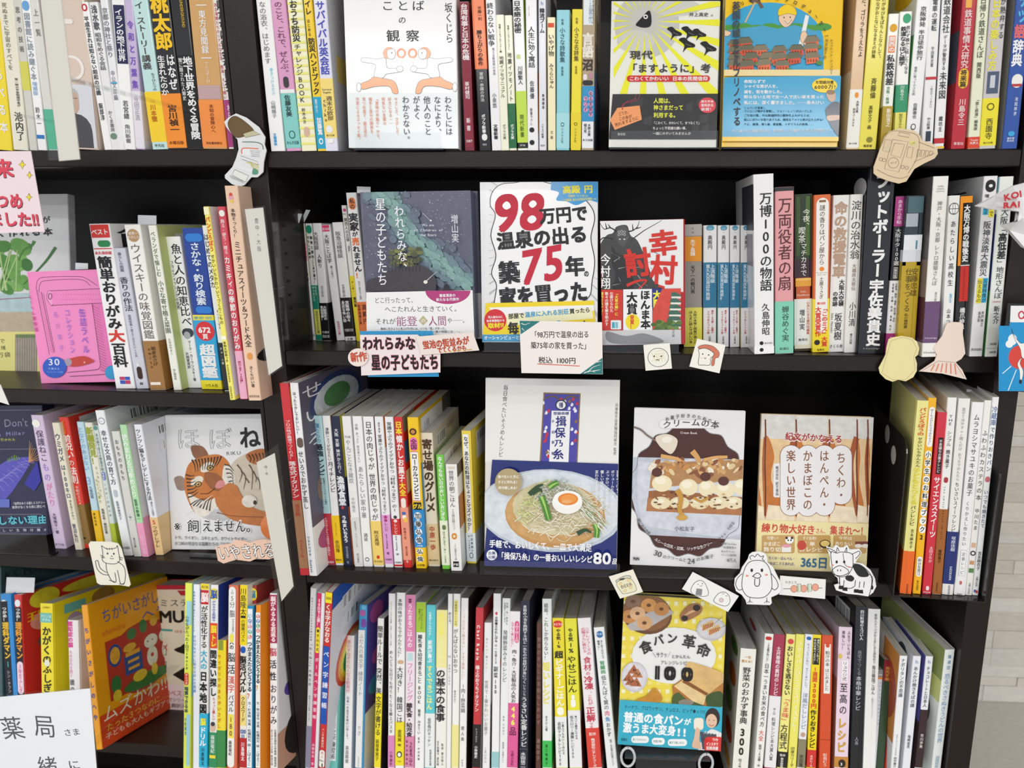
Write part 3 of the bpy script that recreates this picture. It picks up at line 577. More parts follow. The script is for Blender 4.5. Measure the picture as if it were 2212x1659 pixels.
S(876, 990, 0, 796, 886, 1180, 'e2bf97', 'peach book titled ゴリラをうえたよ with white foot', [('b',712,1178,'f1efe8'),('v',-20,455,'た、ゴリラをうえたよ','3c342c',.6,.34),('e',735,780,'f09a3c',.4,.7),('v',800,900,'水野太貴','4a4a44',.66,.2),('v',860,1010,'岩本ユータヌキ','4a4a44',.42,.2),('h',1135,1150,'角川文庫','4a4a44')], H=.19, side=[('L',0,1,0,1,'c9a77e'),('L',0,.8,.6,1,'e0dcd2')])
S(992, 1148, 0, 894, 1028, 1182, 'ecdf55', 'yellow poetry book titled みなおとなになるまえの詩集', [('v',-20,480,'のがゆびをぱちんとならして、','5a541c',.72,.2),('v',-20,465,'みながおとなになるまえの詩集','5a541c',.4,.2),('v',620,785,'斉藤倫','4a4514',.55,.28),('v',840,1030,'高野文子　画','4a4514',.5,.2),('e',1090,1135,'8a8228',.4,.75),('h',1150,1172,'福音館','4a4514')], H=.19, side=[('L',0,.5,0,.9,'a89a22')])
S(1138, 1218, 112, 1066, 1152, 1180, 'f4f4ee', 'white pocket book with gold disc titled 関西の私鉄格差', [('b',845,1180,'b59a2e'),('e',190,255,'e2a61c',.15,.85),('r',285,420,'f4863a',.14,.76),('v',290,415,'関西の','W',.45,.5,.02),('v',435,680,'私鉄格差','2a2c34',.45,.7,.02),('v',690,830,'京阪・阪神','4a8a5c',.4,.3),('v',865,1010,'新田浩之','f2ead0',.6,.4,.02)], dep=.105, side=[('L',0,1,.68,1,'9c8426'),('L',0,1,0,.68,'e8e6dc'),('L',.1,.6,.2,.26,'c8322c','ell'),('L',.1,.6,.45,.5,'c8322c','ell')])
S(1226, 1334, 96, 1168, 1256, 1182, 'f4f4f0', 'white pocket book with green disc titled 鉄道なるほど雑学', [('b',675,1180,'2c9468'),('e',108,186,'3aa878',.26,.9),('v',205,590,'思わず誰かに話したくなる','3a3c40',.72,.3),('v',210,525,'鉄道なるほど雑学','24262a',.35,.44,.02),('v',680,800,'川島令三','dff0e6',.5,.3),('b',895,1180,'e6df6a'),('v',905,1020,'知的生きかた','5a5a1c',.5,.3)], dep=.105)
S(1362, 1456, 0, 1262, 1392, 1182, 'f2f2f2', 'white book titled 半日徒歩旅行 after the green-footed pocket book', [('v',50,480,'京阪神発　半日徒歩旅行','3c3e44',.5,.4),('v',530,760,'電車に乗って小さな旅','8b8d92',.3,.2),('v',820,945,'佐藤徹也','55575c',.5,.26),('e',985,1035,'4a4c50',.3,.66),('e',993,1027,'f2f2f2',.36,.6)], H=.182, side=[('L',0,.5,.1,.22,'f0c22c','ell'),('L',0,.5,.4,.7,'4a9a4c'),('L',0,.4,.72,.9,'f0b22c')])
S(1460, 1556, 0, 1396, 1484, 1182, 'efefef', 'white paperback with a red rule titled 電車の運転', [('v',-10,250,'電車の運転','3a3c42',.5,.42),('v',370,535,'宇田賢吉著','66686e',.5,.24),('r',612,634,'c8343c',.0,1),('v',680,860,'一度はやってみたい','8b8d92',.6,.2),('v',935,1030,'中公新書','55575c',.5,.28),('r',1045,1125,'2c3a4c',.3,.75)], H=.173, dep=.105)
S(1560, 1652, 0, 1494, 1570, 1182, 'efefef', 'white book titled 鉄道会社 with red and yellow foot', [('b',1100,1142,'c2262e'),('b',1166,1182,'f2c22c'),('v',-30,265,'鉄道会社','33353a',.5,.62,.01),('v',280,560,'データが警告する','44464c',.5,.34),('v',570,790,'未来図','33353a',.5,.62,.01),('v',925,1050,'鐵坊主','33353a',.5,.34)], H=.173, dep=.105, side=[('L',0,.1,0,1,'3a3f6c')])
S(1722, 1830, 0, 1630, 1752, 1182, 'bd2233', 'red book with gold disc titled 鉄道事情大研究', [('r',-70,62,'f0b04c',.24,.66),('v',75,545,'鉄道事情大研究','f2dede',.48,.48,.01),('e',545,705,'f0c23a',.14,.82),('v',555,695,'将来篇','3a2a10',.48,.4,.03),('v',785,1000,'川島令三','f2dede',.55,.44),('h',1130,1155,'草思社','f2dede')], H=.188, dep=.128, side=[('L',0,1,0,.4,'9c2434'),('L',0,1,.4,.66,'4c5060'),('L',0,1,.66,1,'a83038'),('L',.3,.8,.46,.6,'8f96a4','ell')])
S(1842, 1942, 0, 1764, 1854, 1182, 'e8ebcf', 'pale green book titled 日帰り鉄道さんぽ with a red foot', [('b',1090,1182,'dd4328'),('v',-30,465,'日帰り鉄道さんぽ','3c4034',.5,.5,.0),('v',495,625,'関西版','4c5040',.5,.36),('v',780,1040,'「旅と鉄道」編集部','55584a',.55,.28),('h',1104,1124,'Temjin','f6e0da'),('h',1128,1150,'天夢人','W')], H=.19)
S(1946, 2082, 0, 1856, 1984, 1182, 'ccc7c9', 'grey and yellow book titled 日本の楽しみ方', [('b',782,1160,'efe02c'),('v',-20,560,'日本の楽しみ方','e8de3c',.38,.46,.025),('v',-20,315,'が熱弁する','3c3c40',.78,.3),('r',570,745,'4c5a74',.16,.86),('r',600,700,'c8cdd6',.34,.64),('e',820,880,'5a5414',.26,.72),('e',830,870,'efe02c',.33,.65),('v',940,1110,'西園寺','5a5414',.5,.38,.01),('h',1128,1146,'角川文庫','6a6424')], H=.182, dep=.128, side=[('R',0,1,0,1,'8f8c86')])
S(2150, 2290, 0, 2036, 2148, 1180, '2a52a6', 'blue book with white characters 辞典 at the right end', [('v',-60,190,'テツ','58b6e8',.5,.6,.03),('v',190,310,'語','e06a70',.4,.6,.03),('v',315,530,'辞典','f0f0f4',.4,.6,.03),('e',590,700,'efeee8',.2,.9),('r',668,690,'b83a3c',.24,.86),('v',770,925,'池田邦彦','dfe6f4',.62,.18),('e',1045,1085,'3aa8e0',.3,.72),('h',1092,1110,'誠文堂','e6ecf6'),('h',1112,1130,'新光社','e6ecf6')], H=.188, dep=.148, side=[('L',0,.3,0,1,'9a978f')])
# ================================================================== row 2, left case
R2L(); tile(0, 400)
def vegbook(c):
    c.rect(-400,55,560,440,'dfe0e2'); c.k='photo'
    c.rect(-400,900,520,1180,'cbb9a0'); c.rect(-400,860,520,1010,'bcd6dc')
    rr=random.Random(8)
    for i in range(34):
        x=rr.uniform(-280,230); y=rr.uniform(480,830); c.ell(x,y,rr.uniform(40,95),rr.uniform(30,70),rr.choice(('4e8f3a','6aa84c','7fb95c','3b7a30')),a=rr.uniform(0,180),n=14)
    for i in range(8): c.line([(rr.uniform(-60,180),rr.uniform(500,560)),(rr.uniform(-20,130),840)],9,'b9d490')
    c.curve([(275,445),(255,480),(190,520),(150,600)],26,'4a8a3a',w2=8); c.curve([(445,495),(380,590),(300,680),(190,790)],24,'3f7a36',w2=8)
    c.line([(-400,935),(300,890)],5,'a83a5c'); c.k='gloss'
    c.ht(-220,290,435,275,'簡単に葉が','33383c',60); c.ht(-220,390,430,370,'美しく作れる本','2c3034',66,w=.02)
    c.poly([(-400,1170),(430,1165),(430,1500),(-400,1500)],'f1e88e')
    c.ht(-180,1245,50,1240,'袋一つで','4a4a34',40); c.ht(-180,1300,60,1295,'栽培環境','4a4a34',36); c.ht(-120,1355,90,1350,'〜10万袋','4a4a34',44)
    c.k='photo'; c.rect(125,1190,300,1490,'8f887c')
    for i in range(9): c.rect(130+i*19,1215,140+i*19,1480,'b9a99a')
    for i in range(12): c.line([(135+i*13,1215),(140+i*13,1185)],6,'5a9a3c')
FB((-420,60),(545,75),(470,1512),(-260,1520),.012,'e6e7e8','white gardening book with leafy greens growing in a bag, standing behind the pink book',vegbook,tilt=9,Y=.10,kind='gloss')
def can(c):
    c.poly([(278,800),(300,750),(350,728),(900,728),(960,1500),(440,1520),(400,1490)],'f58fc9')
    c.curve([(290,820),(300,760),(360,733),(620,728),(690,745),(775,800)],4,'5a2c4c'); c.curve([(312,850),(320,790),(370,760),(640,752),(720,800)],4,'5a2c4c')
    c.line([(290,820),(395,1350)],4,'5a2c4c'); c.line([(330,850),(430,1330)],4,'5a2c4c'); c.line([(345,860),(440,1330)],3,'5a2c4c')
    for i in range(26): y=840+i*19; c.line([(297+i*4.0,y),(330+i*4.0,y+22)],2,'b84c8c')
    c.curve([(380,860),(375,900),(405,952),(420,955),(430,900),(410,845),(385,845)],3,'5a2c4c',fill='f7a2d4',close=True)
    c.poly([(410,842),(900,820),(900,935),(425,957)],'f48ac6'); c.line([(405,842),(890,820)],4,'5a2c4c'); c.line([(415,957),(890,935)],4,'5a2c4c')
    for i in range(20): c.line([(440+i*22,865),(440+i*22,875)],2,'c85c9c'); c.line([(450+i*22,905),(450+i*22,915)],2,'c85c9c')
    c.loop(403,885,14,24,4,'5a2c4c')
    c.poly([(740,945),(890,935),(940,1400),(900,1480),(800,1480),(815,1420)],'e878b8')
    for i in range(24): y=960+i*22; c.line([(742+i*3,y),(800+i*3,y+30)],2,'5a2c4c')
    c.line([(740,945),(805,1420)],4,'5a2c4c'); c.curve([(805,1420),(800,1450),(760,1470),(540,1490)],4,'5a2c4c'); c.curve([(880,1450),(860,1500),(600,1520),(560,1520)],4,'5a2c4c')
    c.vt(205,740,300,1170,'日本缶詰ラベル博物館','c43a8c',size=28,w=0)
    c.vt(655,980,695,1340,'缶詰ラベル','7a5ad8',size=56,w=-.006); c.vt(535,985,585,1340,'コレクション','9a7ae0',size=46,w=-.008); c.vt(440,985,500,1340,'石川浩子','b48ae4',size=36,w=-.008)
    c.curve([(525,1400),(600,1370),(680,1362),(745,1390),(745,1410),(640,1440),(560,1440)],0,'K',fill='c63c34',close=True); c.ell(550,1410,30,30,'a59ab0'); c.ell(680,1410,7,7,'f2b0a8')
    c.ell(442,1450,95,84,'2459c8'); c.ht(385,1405,490,1405,'30','W',72,w=.01); c.ht(380,1487,510,1487,'クリエイターと缶詰','8fb4f0',14); c.ht(390,1460,485,1460,'カ国以上','c9dcff',16)
    c.ell(895,1490,52,55,'2f9ad0')
FB((160,690),(775,672),(922,1560),(330,1578),.017,'f98fca','hot pink book drawn with a rolled-open sardine tin and blue disc',can,tilt=5,yaw=0)
S(706, 866, 310, 922, 1080, 1620, 'f4f4f6', 'thick white origami book titled 簡単おりがみ大百科 with red top label', [('r',314,418,'d63a34',.06,.96),('h',345,395,'ベスト','W',.02),('e',440,492,'2c8a52',.3,.92),('r',502,509,'d63a34',.06,.96),('h',525,552,'永久保存版','d63a4c',.02),('v',565,1148,'簡単おりがみ','17171c',.5,.64,.025),('v',1150,1250,'大','d63a2c',.5,.72,.03),('v',1255,1450,'百科','17171c',.5,.64,.025),('r',1525,1550,'c83a6c',.3,.56),('r',1525,1550,'3a5ac0',.58,.82),('r',1554,1582,'3a5ac0',.3,.56),('r',1554,1582,'c83a6c',.58,.82)], dep=.21, side=[('R',.02,.5,.02,.14,'1d1d22','簡'),('R',0,1,.145,1,'c9c9de')])
S(893, 985, 505, 1087, 1197, 1622, 'cfd0dd', 'lavender grey book titled 香りの作法 with a small brown bottle', [('v',535,690,'暮らしの図鑑','6a6c84',.5,.26),('v',730,1005,'香りの作法','3a3c4c',.5,.6,.008),('v',1030,1370,'基礎知識×覚えておきたい×工夫','7c7e94',.45,.2),('r',1420,1440,'e4e4ea',.35,.6),('e',1445,1545,'3c2420',.3,.7),('h',1565,1590,'SE','2a2c34',.03)])
S(986, 1128, 318, 1198, 1310, 1632, 'f2f1ee', 'thick white whisky book titled ウイスキーの味覚図鑑 with brown foot', [('b',1240,1632,'a0713a'),('e',348,452,'b9946c',.12,.86),('h',370,395,'世界一','W'),('h',400,425,'やさしい','W'),('v',465,1225,'ウイスキーの味覚図鑑','6a6462',.5,.6,-.006),('v',1285,1440,'朝倉あさげ','4a3018',.62,.26,.01),('v',1285,1460,'omiso','4a3018',.34,.2),('r',1568,1590,'f0e8de',.1,.75)], side=[('R',.3,.9,.3,.45,'a0713a','ell'),('R',.1,.5,.02,.2,'8a5a4a')])
S(1176, 1248, 322, 1382, 1442, 1632, 'eef0e6', 'white gardening book titled 寄せ植え菜園 with lime green cover', [('v',365,730,'ベランダで愉しむ','5a6a4c',.45,.5,0),('v',760,1180,'小さな寄せ植え菜園','4c5a40',.5,.62,0),('v',1220,1350,'たなかやすこ','8a907c',.5,.32),('v',1460,1550,'山と溪谷社','6a705c',.5,.3)], side=[('R',0,1,0,1,'c5d189'),('R',.2,.6,.05,.18,'W','bar')])
S(1316, 1438, 412, 1494, 1604, 1614, 'f2f3f4', 'white fly fishing book titled 魚と人の知恵比べ', [('v',465,1125,'魚と人の知恵比べ','1b1c22',.62,.62,.004),('v',600,990,'フライフィッシングの世界','4c4e58',.2,.2),('e',1140,1210,'3c424c',.2,1.0),('e',1165,1225,'a9b0b8',.3,.75),('v',1235,1560,'マーク・カーランスキー著','3c3e48',.6,.2),('v',1330,1460,'片岡夏実訳','4c4e58',.34,.2)])
S(1446, 1604, 342, 1608, 1782, 1626, '173f9c', 'thick blue fish encyclopedia titled 超図鑑 with a red 672 disc', [('e',385,450,'2f7fd8',.12,.94),('v',455,955,'さかな・釣り検索','dfeaf8',.52,.42,.02),('e',965,1020,'2f7fd8',.2,.98),('b',1033,1078,'e9dc4c'),('b',1076,1556,'25a4dc'),('b',1554,1626,'eedd1c'),('h',1044,1068,'種類 仕掛け さばき方','3aa0b8'),('e',1085,1240,'d8323c',.06,.98),('h',1120,1178,'672','W',.035),('h',1180,1225,'頁','W',.02),('v',1265,1535,'超図鑑','W',.52,.66,.035),('h',1580,1605,'つり人社','2a2a1c',.01)])
S(1606, 1690, 322, 1786, 1850, 1634, 'ecefee', 'white medaka fish book titled はじめてのメダカ with black foot', [('b',1255,1634,'1a1c1c'),('v',385,820,'はじめてのメダカ','2c3034',.34,.5,.01),('v',990,1150,'飼い方と繁殖','7c8084',.5,.2),('v',1290,1430,'戸ゅ-ム編','c9cccc',.3,.22)], Y=.012)
S(1620, 1668, 172, 1830, 1868, 1712, 'f6ee72', 'tall thin yellow craft book titled せかいいちかわいいてづくりこもの', [('r',175,235,'fbf8c8',.05,.95),('v',250,530,'パンどろぼう','e0662c',.5,.72,.03),('v',550,1110,'せかいいちかわいいてづくりこもの','5a5028',.5,.56,.01),('r',1200,1230,'fdfbe4',.05,.95),('v',1245,1410,'実物大型紙つき','4a4424',.5,.5,.01),('x',1430,1570,'KADOKAWA','6a5c18',.5,.5),('x',1600,1700,'OOKAWA','6a5c18',.5,.5)], side=[('R',0,1,0,.98,'eeeef2')], dep=.182, yaw=-4)
S(1731, 1785, 172, 1915, 1975, 1706, 'd84a5c', 'tall thin red origami book titled 季節のおりがみ with pink foot', [('e',198,250,'f0f4ee',.15,.9),('v',270,550,'飾る・使う・贈る','f6dfe2',.5,.48),('v',565,1310,'カミキィの季節のおりがみ','W',.5,.7,.02),('b',1320,1700,'eeb0cc'),('v',1400,1580,'売れてます！40万部！','a8345c',.5,.5,.02)], dep=.182, yaw=-4)
S(1786, 1884, 6, 1980, 2082, 1716, 'edcbb0', 'tall peach book of miniature sweets and food titled ミニチュア', [('e',60,90,'d8503c',.3,.55),('e',85,115,'e8a0b8',.25,.6),('e',115,140,'f0c860',.3,.6),('v',185,420,'本物そっくり！','4a3a34',.45,.3,.01),('v',445,1290,'ミニチュアスイーツ＆フード大全','2c2624',.5,.46,.006),('e',1335,1390,'e59a4c',.3,.7),('v',1440,1610,'きくちけい著','4a3a34',.5,.26,.01),('h',1670,1690,'角英堂出版','8a7468')], dep=.182, side=[('R',.25,.95,.07,.15,'e58a34','ell'),('R',.3,1,.14,.18,'efe8e0','ell'),('R',.2,.7,.25,.3,'c98a4a','ell'),('R',.45,1,.29,.34,'6a4a2c','ell'),('R',.15,.9,.42,.54,'c98a34'),('R',.3,.8,.6,.68,'d8d8dc','ell'),('R',.35,.75,.61,.67,'a84a34','ell'),('R',0,.9,.74,.84,'2a2626','ell'),('R',.3,.9,.9,.96,'f2eeea','ell'),('R',.4,.8,.9,.94,'e0a03c','ell')], yaw=-4)
# ================================================================== row 2, middle case
R2C(); ROW['dep']=.105; tile(540, 400)
S(376, 436, 306, 470, 524, 1235, 'f0f0ee', 'white pocket book with pink oval titled 大阪の秘密', [('h',345,365,'青春文庫','4a4a4c'),('e',372,430,'33343a',.22,.82),('e',384,420,'f0f0ee',.36,.68),('e',445,615,'e2559a',.12,.94),('v',460,600,'大阪','W',.53,.66,.02),('v',620,785,'の秘密','2c2c34',.55,.62,.008),('v',815,945,'大阪人も','5a94d0',.62,.26),('v',845,950,'びっくり','5a94d0',.34,.22),('v',975,1170,'大阪こだわり倶楽部編','5a5a62',.5,.2),('h',1180,1205,'980','5a5a62')], side=[('R',0,.1,0,.6,'e9dc34'),('R',0,.3,.5,1,'4f86c8')])
S(438, 494, 306, 526, 575, 1238, 'ecece6', 'white Kanto and Kansai pocket book with green disc and foot', [('b',797,1238,'1f8a70'),('e',318,385,'1f8f74',.1,.94),('v',400,590,'関東と関西','2c2e34',.74,.34,.02),('v',400,590,'おもしろ雑学','2c2e34',.3,.32,.02),('v',590,790,'ここまで違う！','2c2e34',.7,.34,.02),('v',805,880,'ライフ','e0f2ec',.68,.34),('v',805,925,'サイエンス','e0f2ec',.34,.32),('b',988,1190,'e2df6c'),('v',1000,1180,'知的生きかた文庫','6a6a20',.55,.34)])
S(496, 568, 304, 577, 644, 1240, 'f1f1f1', 'white ghost story pocket book titled 大阪怪談 with black foot', [('b',938,1240,'17171a'),('v',370,515,'大阪怪談','33353c',.3,.44,.004),('v',550,660,'人斬り','33353c',.5,.44),('v',800,890,'田辺青蛙','8c8e94',.5,.26),('v',960,1075,'大阪限定の','W',.62,.36,.025),('v',960,1080,'実話怪談！','W',.26,.28,.025),('h',1160,1180,'竹書房','dcdcdc'),('h',1190,1215,'怪談文庫','dcdcdc')], side=[('R',.05,1,.7,1,'17171a'),('R',.15,.9,.72,.8,'e6e6e6','bar'),('R',.15,.9,.81,.86,'c8246c'),('R',.15,.9,.87,.95,'e6e6e6','bar')])
S(570, 640, 318, 690, 752, 1238, 'f0f0f2', 'white Osaka words pocket book titled 大阪ことば学 with pink top tag', [('r',318,368,'dc3c6c',.03,.9),('h',332,360,'B168','f6d8e2'),('v',390,620,'大阪ことば学','3a3c44',.42,.5,.008),('v',640,740,'尾上圭介','6a6c74',.55,.26),('v',1080,1190,'岩波現代文庫','c8487c',.5,.3)])
S(652, 738, 298, 757, 842, 1240, 'f4f4f4', 'white pocket book of railway ghost stories titled 阪急沿線怪談', [('b',895,1205,'1b1a18'),('v',368,580,'阪急沿線怪談','3a3c40',.46,.46,.0),('v',790,890,'宇津呂鹿太郎','7a7c80',.4,.24),('v',920,1090,'京阪神の街々','W',.6,.34,.025),('v',920,1090,'身近な怖い話','W',.22,.28,.02),('h',1140,1165,'竹書房文庫','dcdcdc'),('h',1212,1234,'文庫','4a4a4c')], side=[('R',.05,.9,.62,.96,'7a5c2c')])
S(725, 775, 163, 852, 882, 1245, 'f2f1ec', 'white pocket book with red asterisk and yellow foot', [('e',185,212,'d84a8c',.3,.9),('h',222,238,'992','6a6c70'),('v',260,450,'関西人の正体','4c4e54',.6,.6,.01),('v',470,540,'〈増補版〉','7a7c80',.6,.4),('b',722,1245,'f2dc1c'),('v',760,860,'井上章一','6a5a10',.5,.34),('v',890,970,'関西論','2a2a20',.6,.5,.02)])
S(762, 854, 62, 882, 956, 1262, 'f2f2f2', 'white book titled 実家が売れません！ with an orange oval and foot', [('b',930,1262,'ef7a2c'),('e',98,195,'f2874c',.2,.84),('v',105,190,'私の','2c2420',.52,.42,.02),('v',220,365,'実家','1e1e24',.5,.82,.03),('v',370,410,'が','1e1e24',.5,.5,.02),('v',415,480,'売','ef7a3c',.5,.62,.03),('v',482,690,'れません','1e1e24',.5,.62,.025),('v',692,745,'！','ef7a3c',.5,.7,.02),('v',765,910,'売れない実家をめぐる物語','8a8c90',.45,.2),('v',945,1110,'高殿円','4a2008',.72,.42,.012),('v',950,1110,'監修高橋正典','5a2c10',.22,.22)], dep=.128, side=[('R',0,.9,0,.98,'d9dae2')])
def hoshi(c):
    c.k='photo'; c.rect(900,20,1900,860,'5d6076')
    pts=[(1010,40),(1120,120),(1190,260),(1260,380),(1380,500),(1500,600),(1620,700),(1740,800)]
    rr=random.Random(12)
    for i in range(300):
        k=rr.randrange(len(pts)-1); t=rr.random(); g=rr.gauss(0,.42); x=pts[k][0]+(pts[k+1][0]-pts[k][0])*t+g*130; y=pts[k][1]+(pts[k+1][1]-pts[k][1])*t-g*90
        c.ell(x,y,rr.uniform(24,60),rr.uniform(14,34),('83aaa5','76989a','6b8490','647388','606a7e')[min(4,int(abs(g)*5))],a=40,n=14)
    c.k='gloss'
    for i in range(230):
        x=rr.uniform(925,1740); y=rr.uniform(50,770); s=rr.choice((1.5,2,2.2,3)); c.ell(x,y,s,s,'dfe3ee',n=5)
    for i in range(30):
        x=rr.uniform(925,1740); y=rr.uniform(60,600); c.line([(x,y),(x+12,y+10)],1.6,'cfd6e6')
    c.k='photo'; c.curve([(940,840),(955,760),(1040,730),(1100,690),(1240,660),(1350,635),(1450,680),(1495,760),(1490,842)],0,'K',fill='3d3842',close=False)
    for i in range(36):
        x=rr.uniform(1120,1370); y=rr.uniform(500,640); c.ell(x,y,rr.uniform(14,34),rr.uniform(10,20),rr.choice(('59603a','6f7440','868646','4c5236')),n=9)
    for i in range(10): x=1120+i*27; c.line([(x,690),(x+8,570)],4,'3a3430')
    c.k='gloss'; c.ell(1413,770,16,14,'f4f2e4'); c.curve([(1410,772),(1460,725),(1520,675)],8,'c8ccd0',w2=1)
    c.ell(1579,808,22,22,'24222a'); c.curve([(1545,842),(1555,825),(1605,825),(1615,842)],0,'K',fill='2c2830')
    c.line([(1390,225),(1450,285)],2,'e8e8f0'); c.ell(1455,285,7,7,'f4f4fa',n=8)
    c.vt(1055,105,1075,800,'星の子どもたち','f2f2f6',size=86,w=.004); c.vt(1200,165,1240,700,'われらみな、','f2f2f6',size=80,w=.004)
    c.vt(1640,235,1650,460,'増山実','e8e8f0',size=60,w=-.004)
    for t,x0,x1,y in (('We are',1385,1480,320),('all Children of',1320,1550,360),('the Stars',1370,1500,398)): c.ht(x0,y,x1,y,t,'dcdce6',26)
    c.poly([(945,852),(1900,832),(1900,1240),(950,1240)],'f2f2f2')
    c.ell(1590,838,178,106,'b53a7c',a0=0,a1=180); c.ht(1522,878,1650,874,'著者渾身の','W',26,w=.02); c.ht(1497,910,1678,905,'新たなる代表作','W',26,w=.02)
    c.ht(1010,915,1340,912,'どこ行ったって、','4a4a52',50,w=-.004); c.ht(1090,985,1690,980,'へこたれんと生きていく。','4a4a52',50,w=-.004)
    c.ht(1015,1082,1180,1080,'それが','4a4a52',52,w=-.004); c.ht(1180,1080,1350,1078,'能登','a0487c',84,w=-.004)
    c.poly([(1358,1075),(1395,1035),(1432,1075),(1395,1112)],'c2b58c'); c.ht(1375,1075,1415,1075,'の','W',38,w=.01)
    c.ht(1435,1078,1580,1075,'人間','a0487c',84,w=-.004); c.ht(1585,1075,1745,1070,'や──。','4a4a52',48,w=-.004)
    c.ht(1060,1140,1585,1135,'懸命に生きようと見上げた空には、いつも「星」があった。','5a5a62',22); c.ht(1060,1165,1700,1160,'　　奥能登の地震下で、その生涯を送った一族の物語とは──。','5a5a62',22)
for off,lab,dr in ((46,'grey night-sky novel copy hidden right behind the displayed one',None),):
    FB((960,64),(1846,46),(1853,1230),(1000,1226),.018,'6b6d84',lab,lambda c:(c.rect(1800,860,1860,1225,'ececf0'),c.vt(1838,90,1845,400,'われらみな、','e6e6f0',size=26),c.vt(1845,430,1850,830,'星の子どもたち','e6e6f0',size=22)),tilt=3,Y=.032)
FB((918,68),(1796,42),(1803,1230),(950,1226),.018,'6b6d84','novel with grey starry sky and a dark cape, faced out above its hand-lettered card',hoshi,tilt=3,Y=.012)
def hyaku(c):
    c.rect(1870,-60,2900,1300,'e9e9ec')
    for i in range(60):
        t=math.radians(i*6+3); p=clip([(2370+430*math.cos(t),380+520*math.sin(t)),(2370+900*math.cos(t),380+900*math.sin(t)),(2370+900*math.cos(t+.04),380+900*math.sin(t+.04))],(1906,-30,2795,1235))
        if len(p)>2: c.poly(p,'b9bac0')
    cl=[(1930,60),(2000,-5),(2120,-20),(2240,-45),(2380,-15),(2560,30),(2700,150),(2745,260),(2715,420),(2745,600),(2725,760),(2690,900),(2500,965),(2250,985),(2040,990),(1950,960),(1965,800),(1925,700),(1960,560),(1920,400),(1955,240),(1915,160)]
    c.curve(cl,7,'1b1b20',fill='f4f4f6',close=True)
    c.curve([(2400,-45),(2800,-45),(2800,130),(2700,120),(2600,160),(2520,130),(2440,120),(2460,60),(2395,40)],0,'K',fill='1e92d2')
    c.ht(2490,38,2730,30,'高殿 円','f0e234',66,w=.035); c.ht(2535,88,2700,84,'代表作『トッカン』','f0e234',24,w=.015); c.ht(2480,122,2760,106,'『上流階級 富久丸百貨店外商部』etc','f0e234',22,w=.015)
    RD='c41f3c'
    c.ht(1945,215,2150,200,'9','c41f3c',410,w=.022,it=.12); c.ht(2150,205,2360,190,'8','c41f3c',400,w=.022,it=.12)
    c.ht(2305,250,2690,220,'万円で','1d1d22',135,w=.035)
    c.ht(1965,450,2690,385,'温泉の出る','1d1d22',145,w=.035)
    c.ht(1980,700,2150,690,'築','1d1d22',185,w=.04); c.ht(2160,650,2500,590,'75',RD,375,w=.022,it=.22); c.ht(2510,650,2665,640,'年','1d1d22',165,w=.04); c.ht(2660,705,2700,705,'の','1d1d22',55,w=.03)
    c.ht(1985,900,2690,840,'家を買った','1d1d22',165,w=.04)
    c.poly([(1880,940),(2740,920),(2755,1240),(1852,1240)],'f2d624')
    c.poly([(1905,975),(2740,955),(2740,1000),(1960,1060)],'f4f4f6')
    c.poly([(2040,1030),(2720,975),(2735,1060),(2050,1120)],'f3f1c8')
    c.poly([(1852,1190),(2755,1180),(2755,1245),(1850,1245)],'2c9ad2')
    c.ht(1865,1215,2180,1212,'オーシャンビューとか','e8f4fa',34,w=.02)
    c.ell(1955,1075,88,88,'d42a34'); c.ht(1898,1052,2015,1048,'同人誌なのに','W',22,w=.02); c.ht(1885,1082,2030,1076,'有名情報誌から','W',22,w=.02); c.ht(1895,1120,2025,1112,'取材!?','f4e02c',44,w=.04)
    c.ht(2058,1045,2185,1035,'部屋で','2a2a2c',46,w=.02); c.ht(2190,1032,2540,1005,'温泉に入れる別荘','3f9fd8',46,w=.02); c.ht(2545,1005,2710,992,'買ったら','2a2a2c',44,w=.02)
    c.ht(2055,1140,2140,1135,'毎','2a2a2c',100,w=.035); c.ht(2180,1130,2500,1120,'日が','3f9fd8',90,w=.03); c.ht(2540,1125,2720,1110,'した','2a2a2c',80,w=.03)
FB((1905,-28),(2812,-28),(2800,1250),(1850,1250),.011,'e6e6ea','large face-out book with huge red 98 and 75 in black lettering',hyaku,tilt=6,Y=.01,scol='W')
tile(1080, 400)
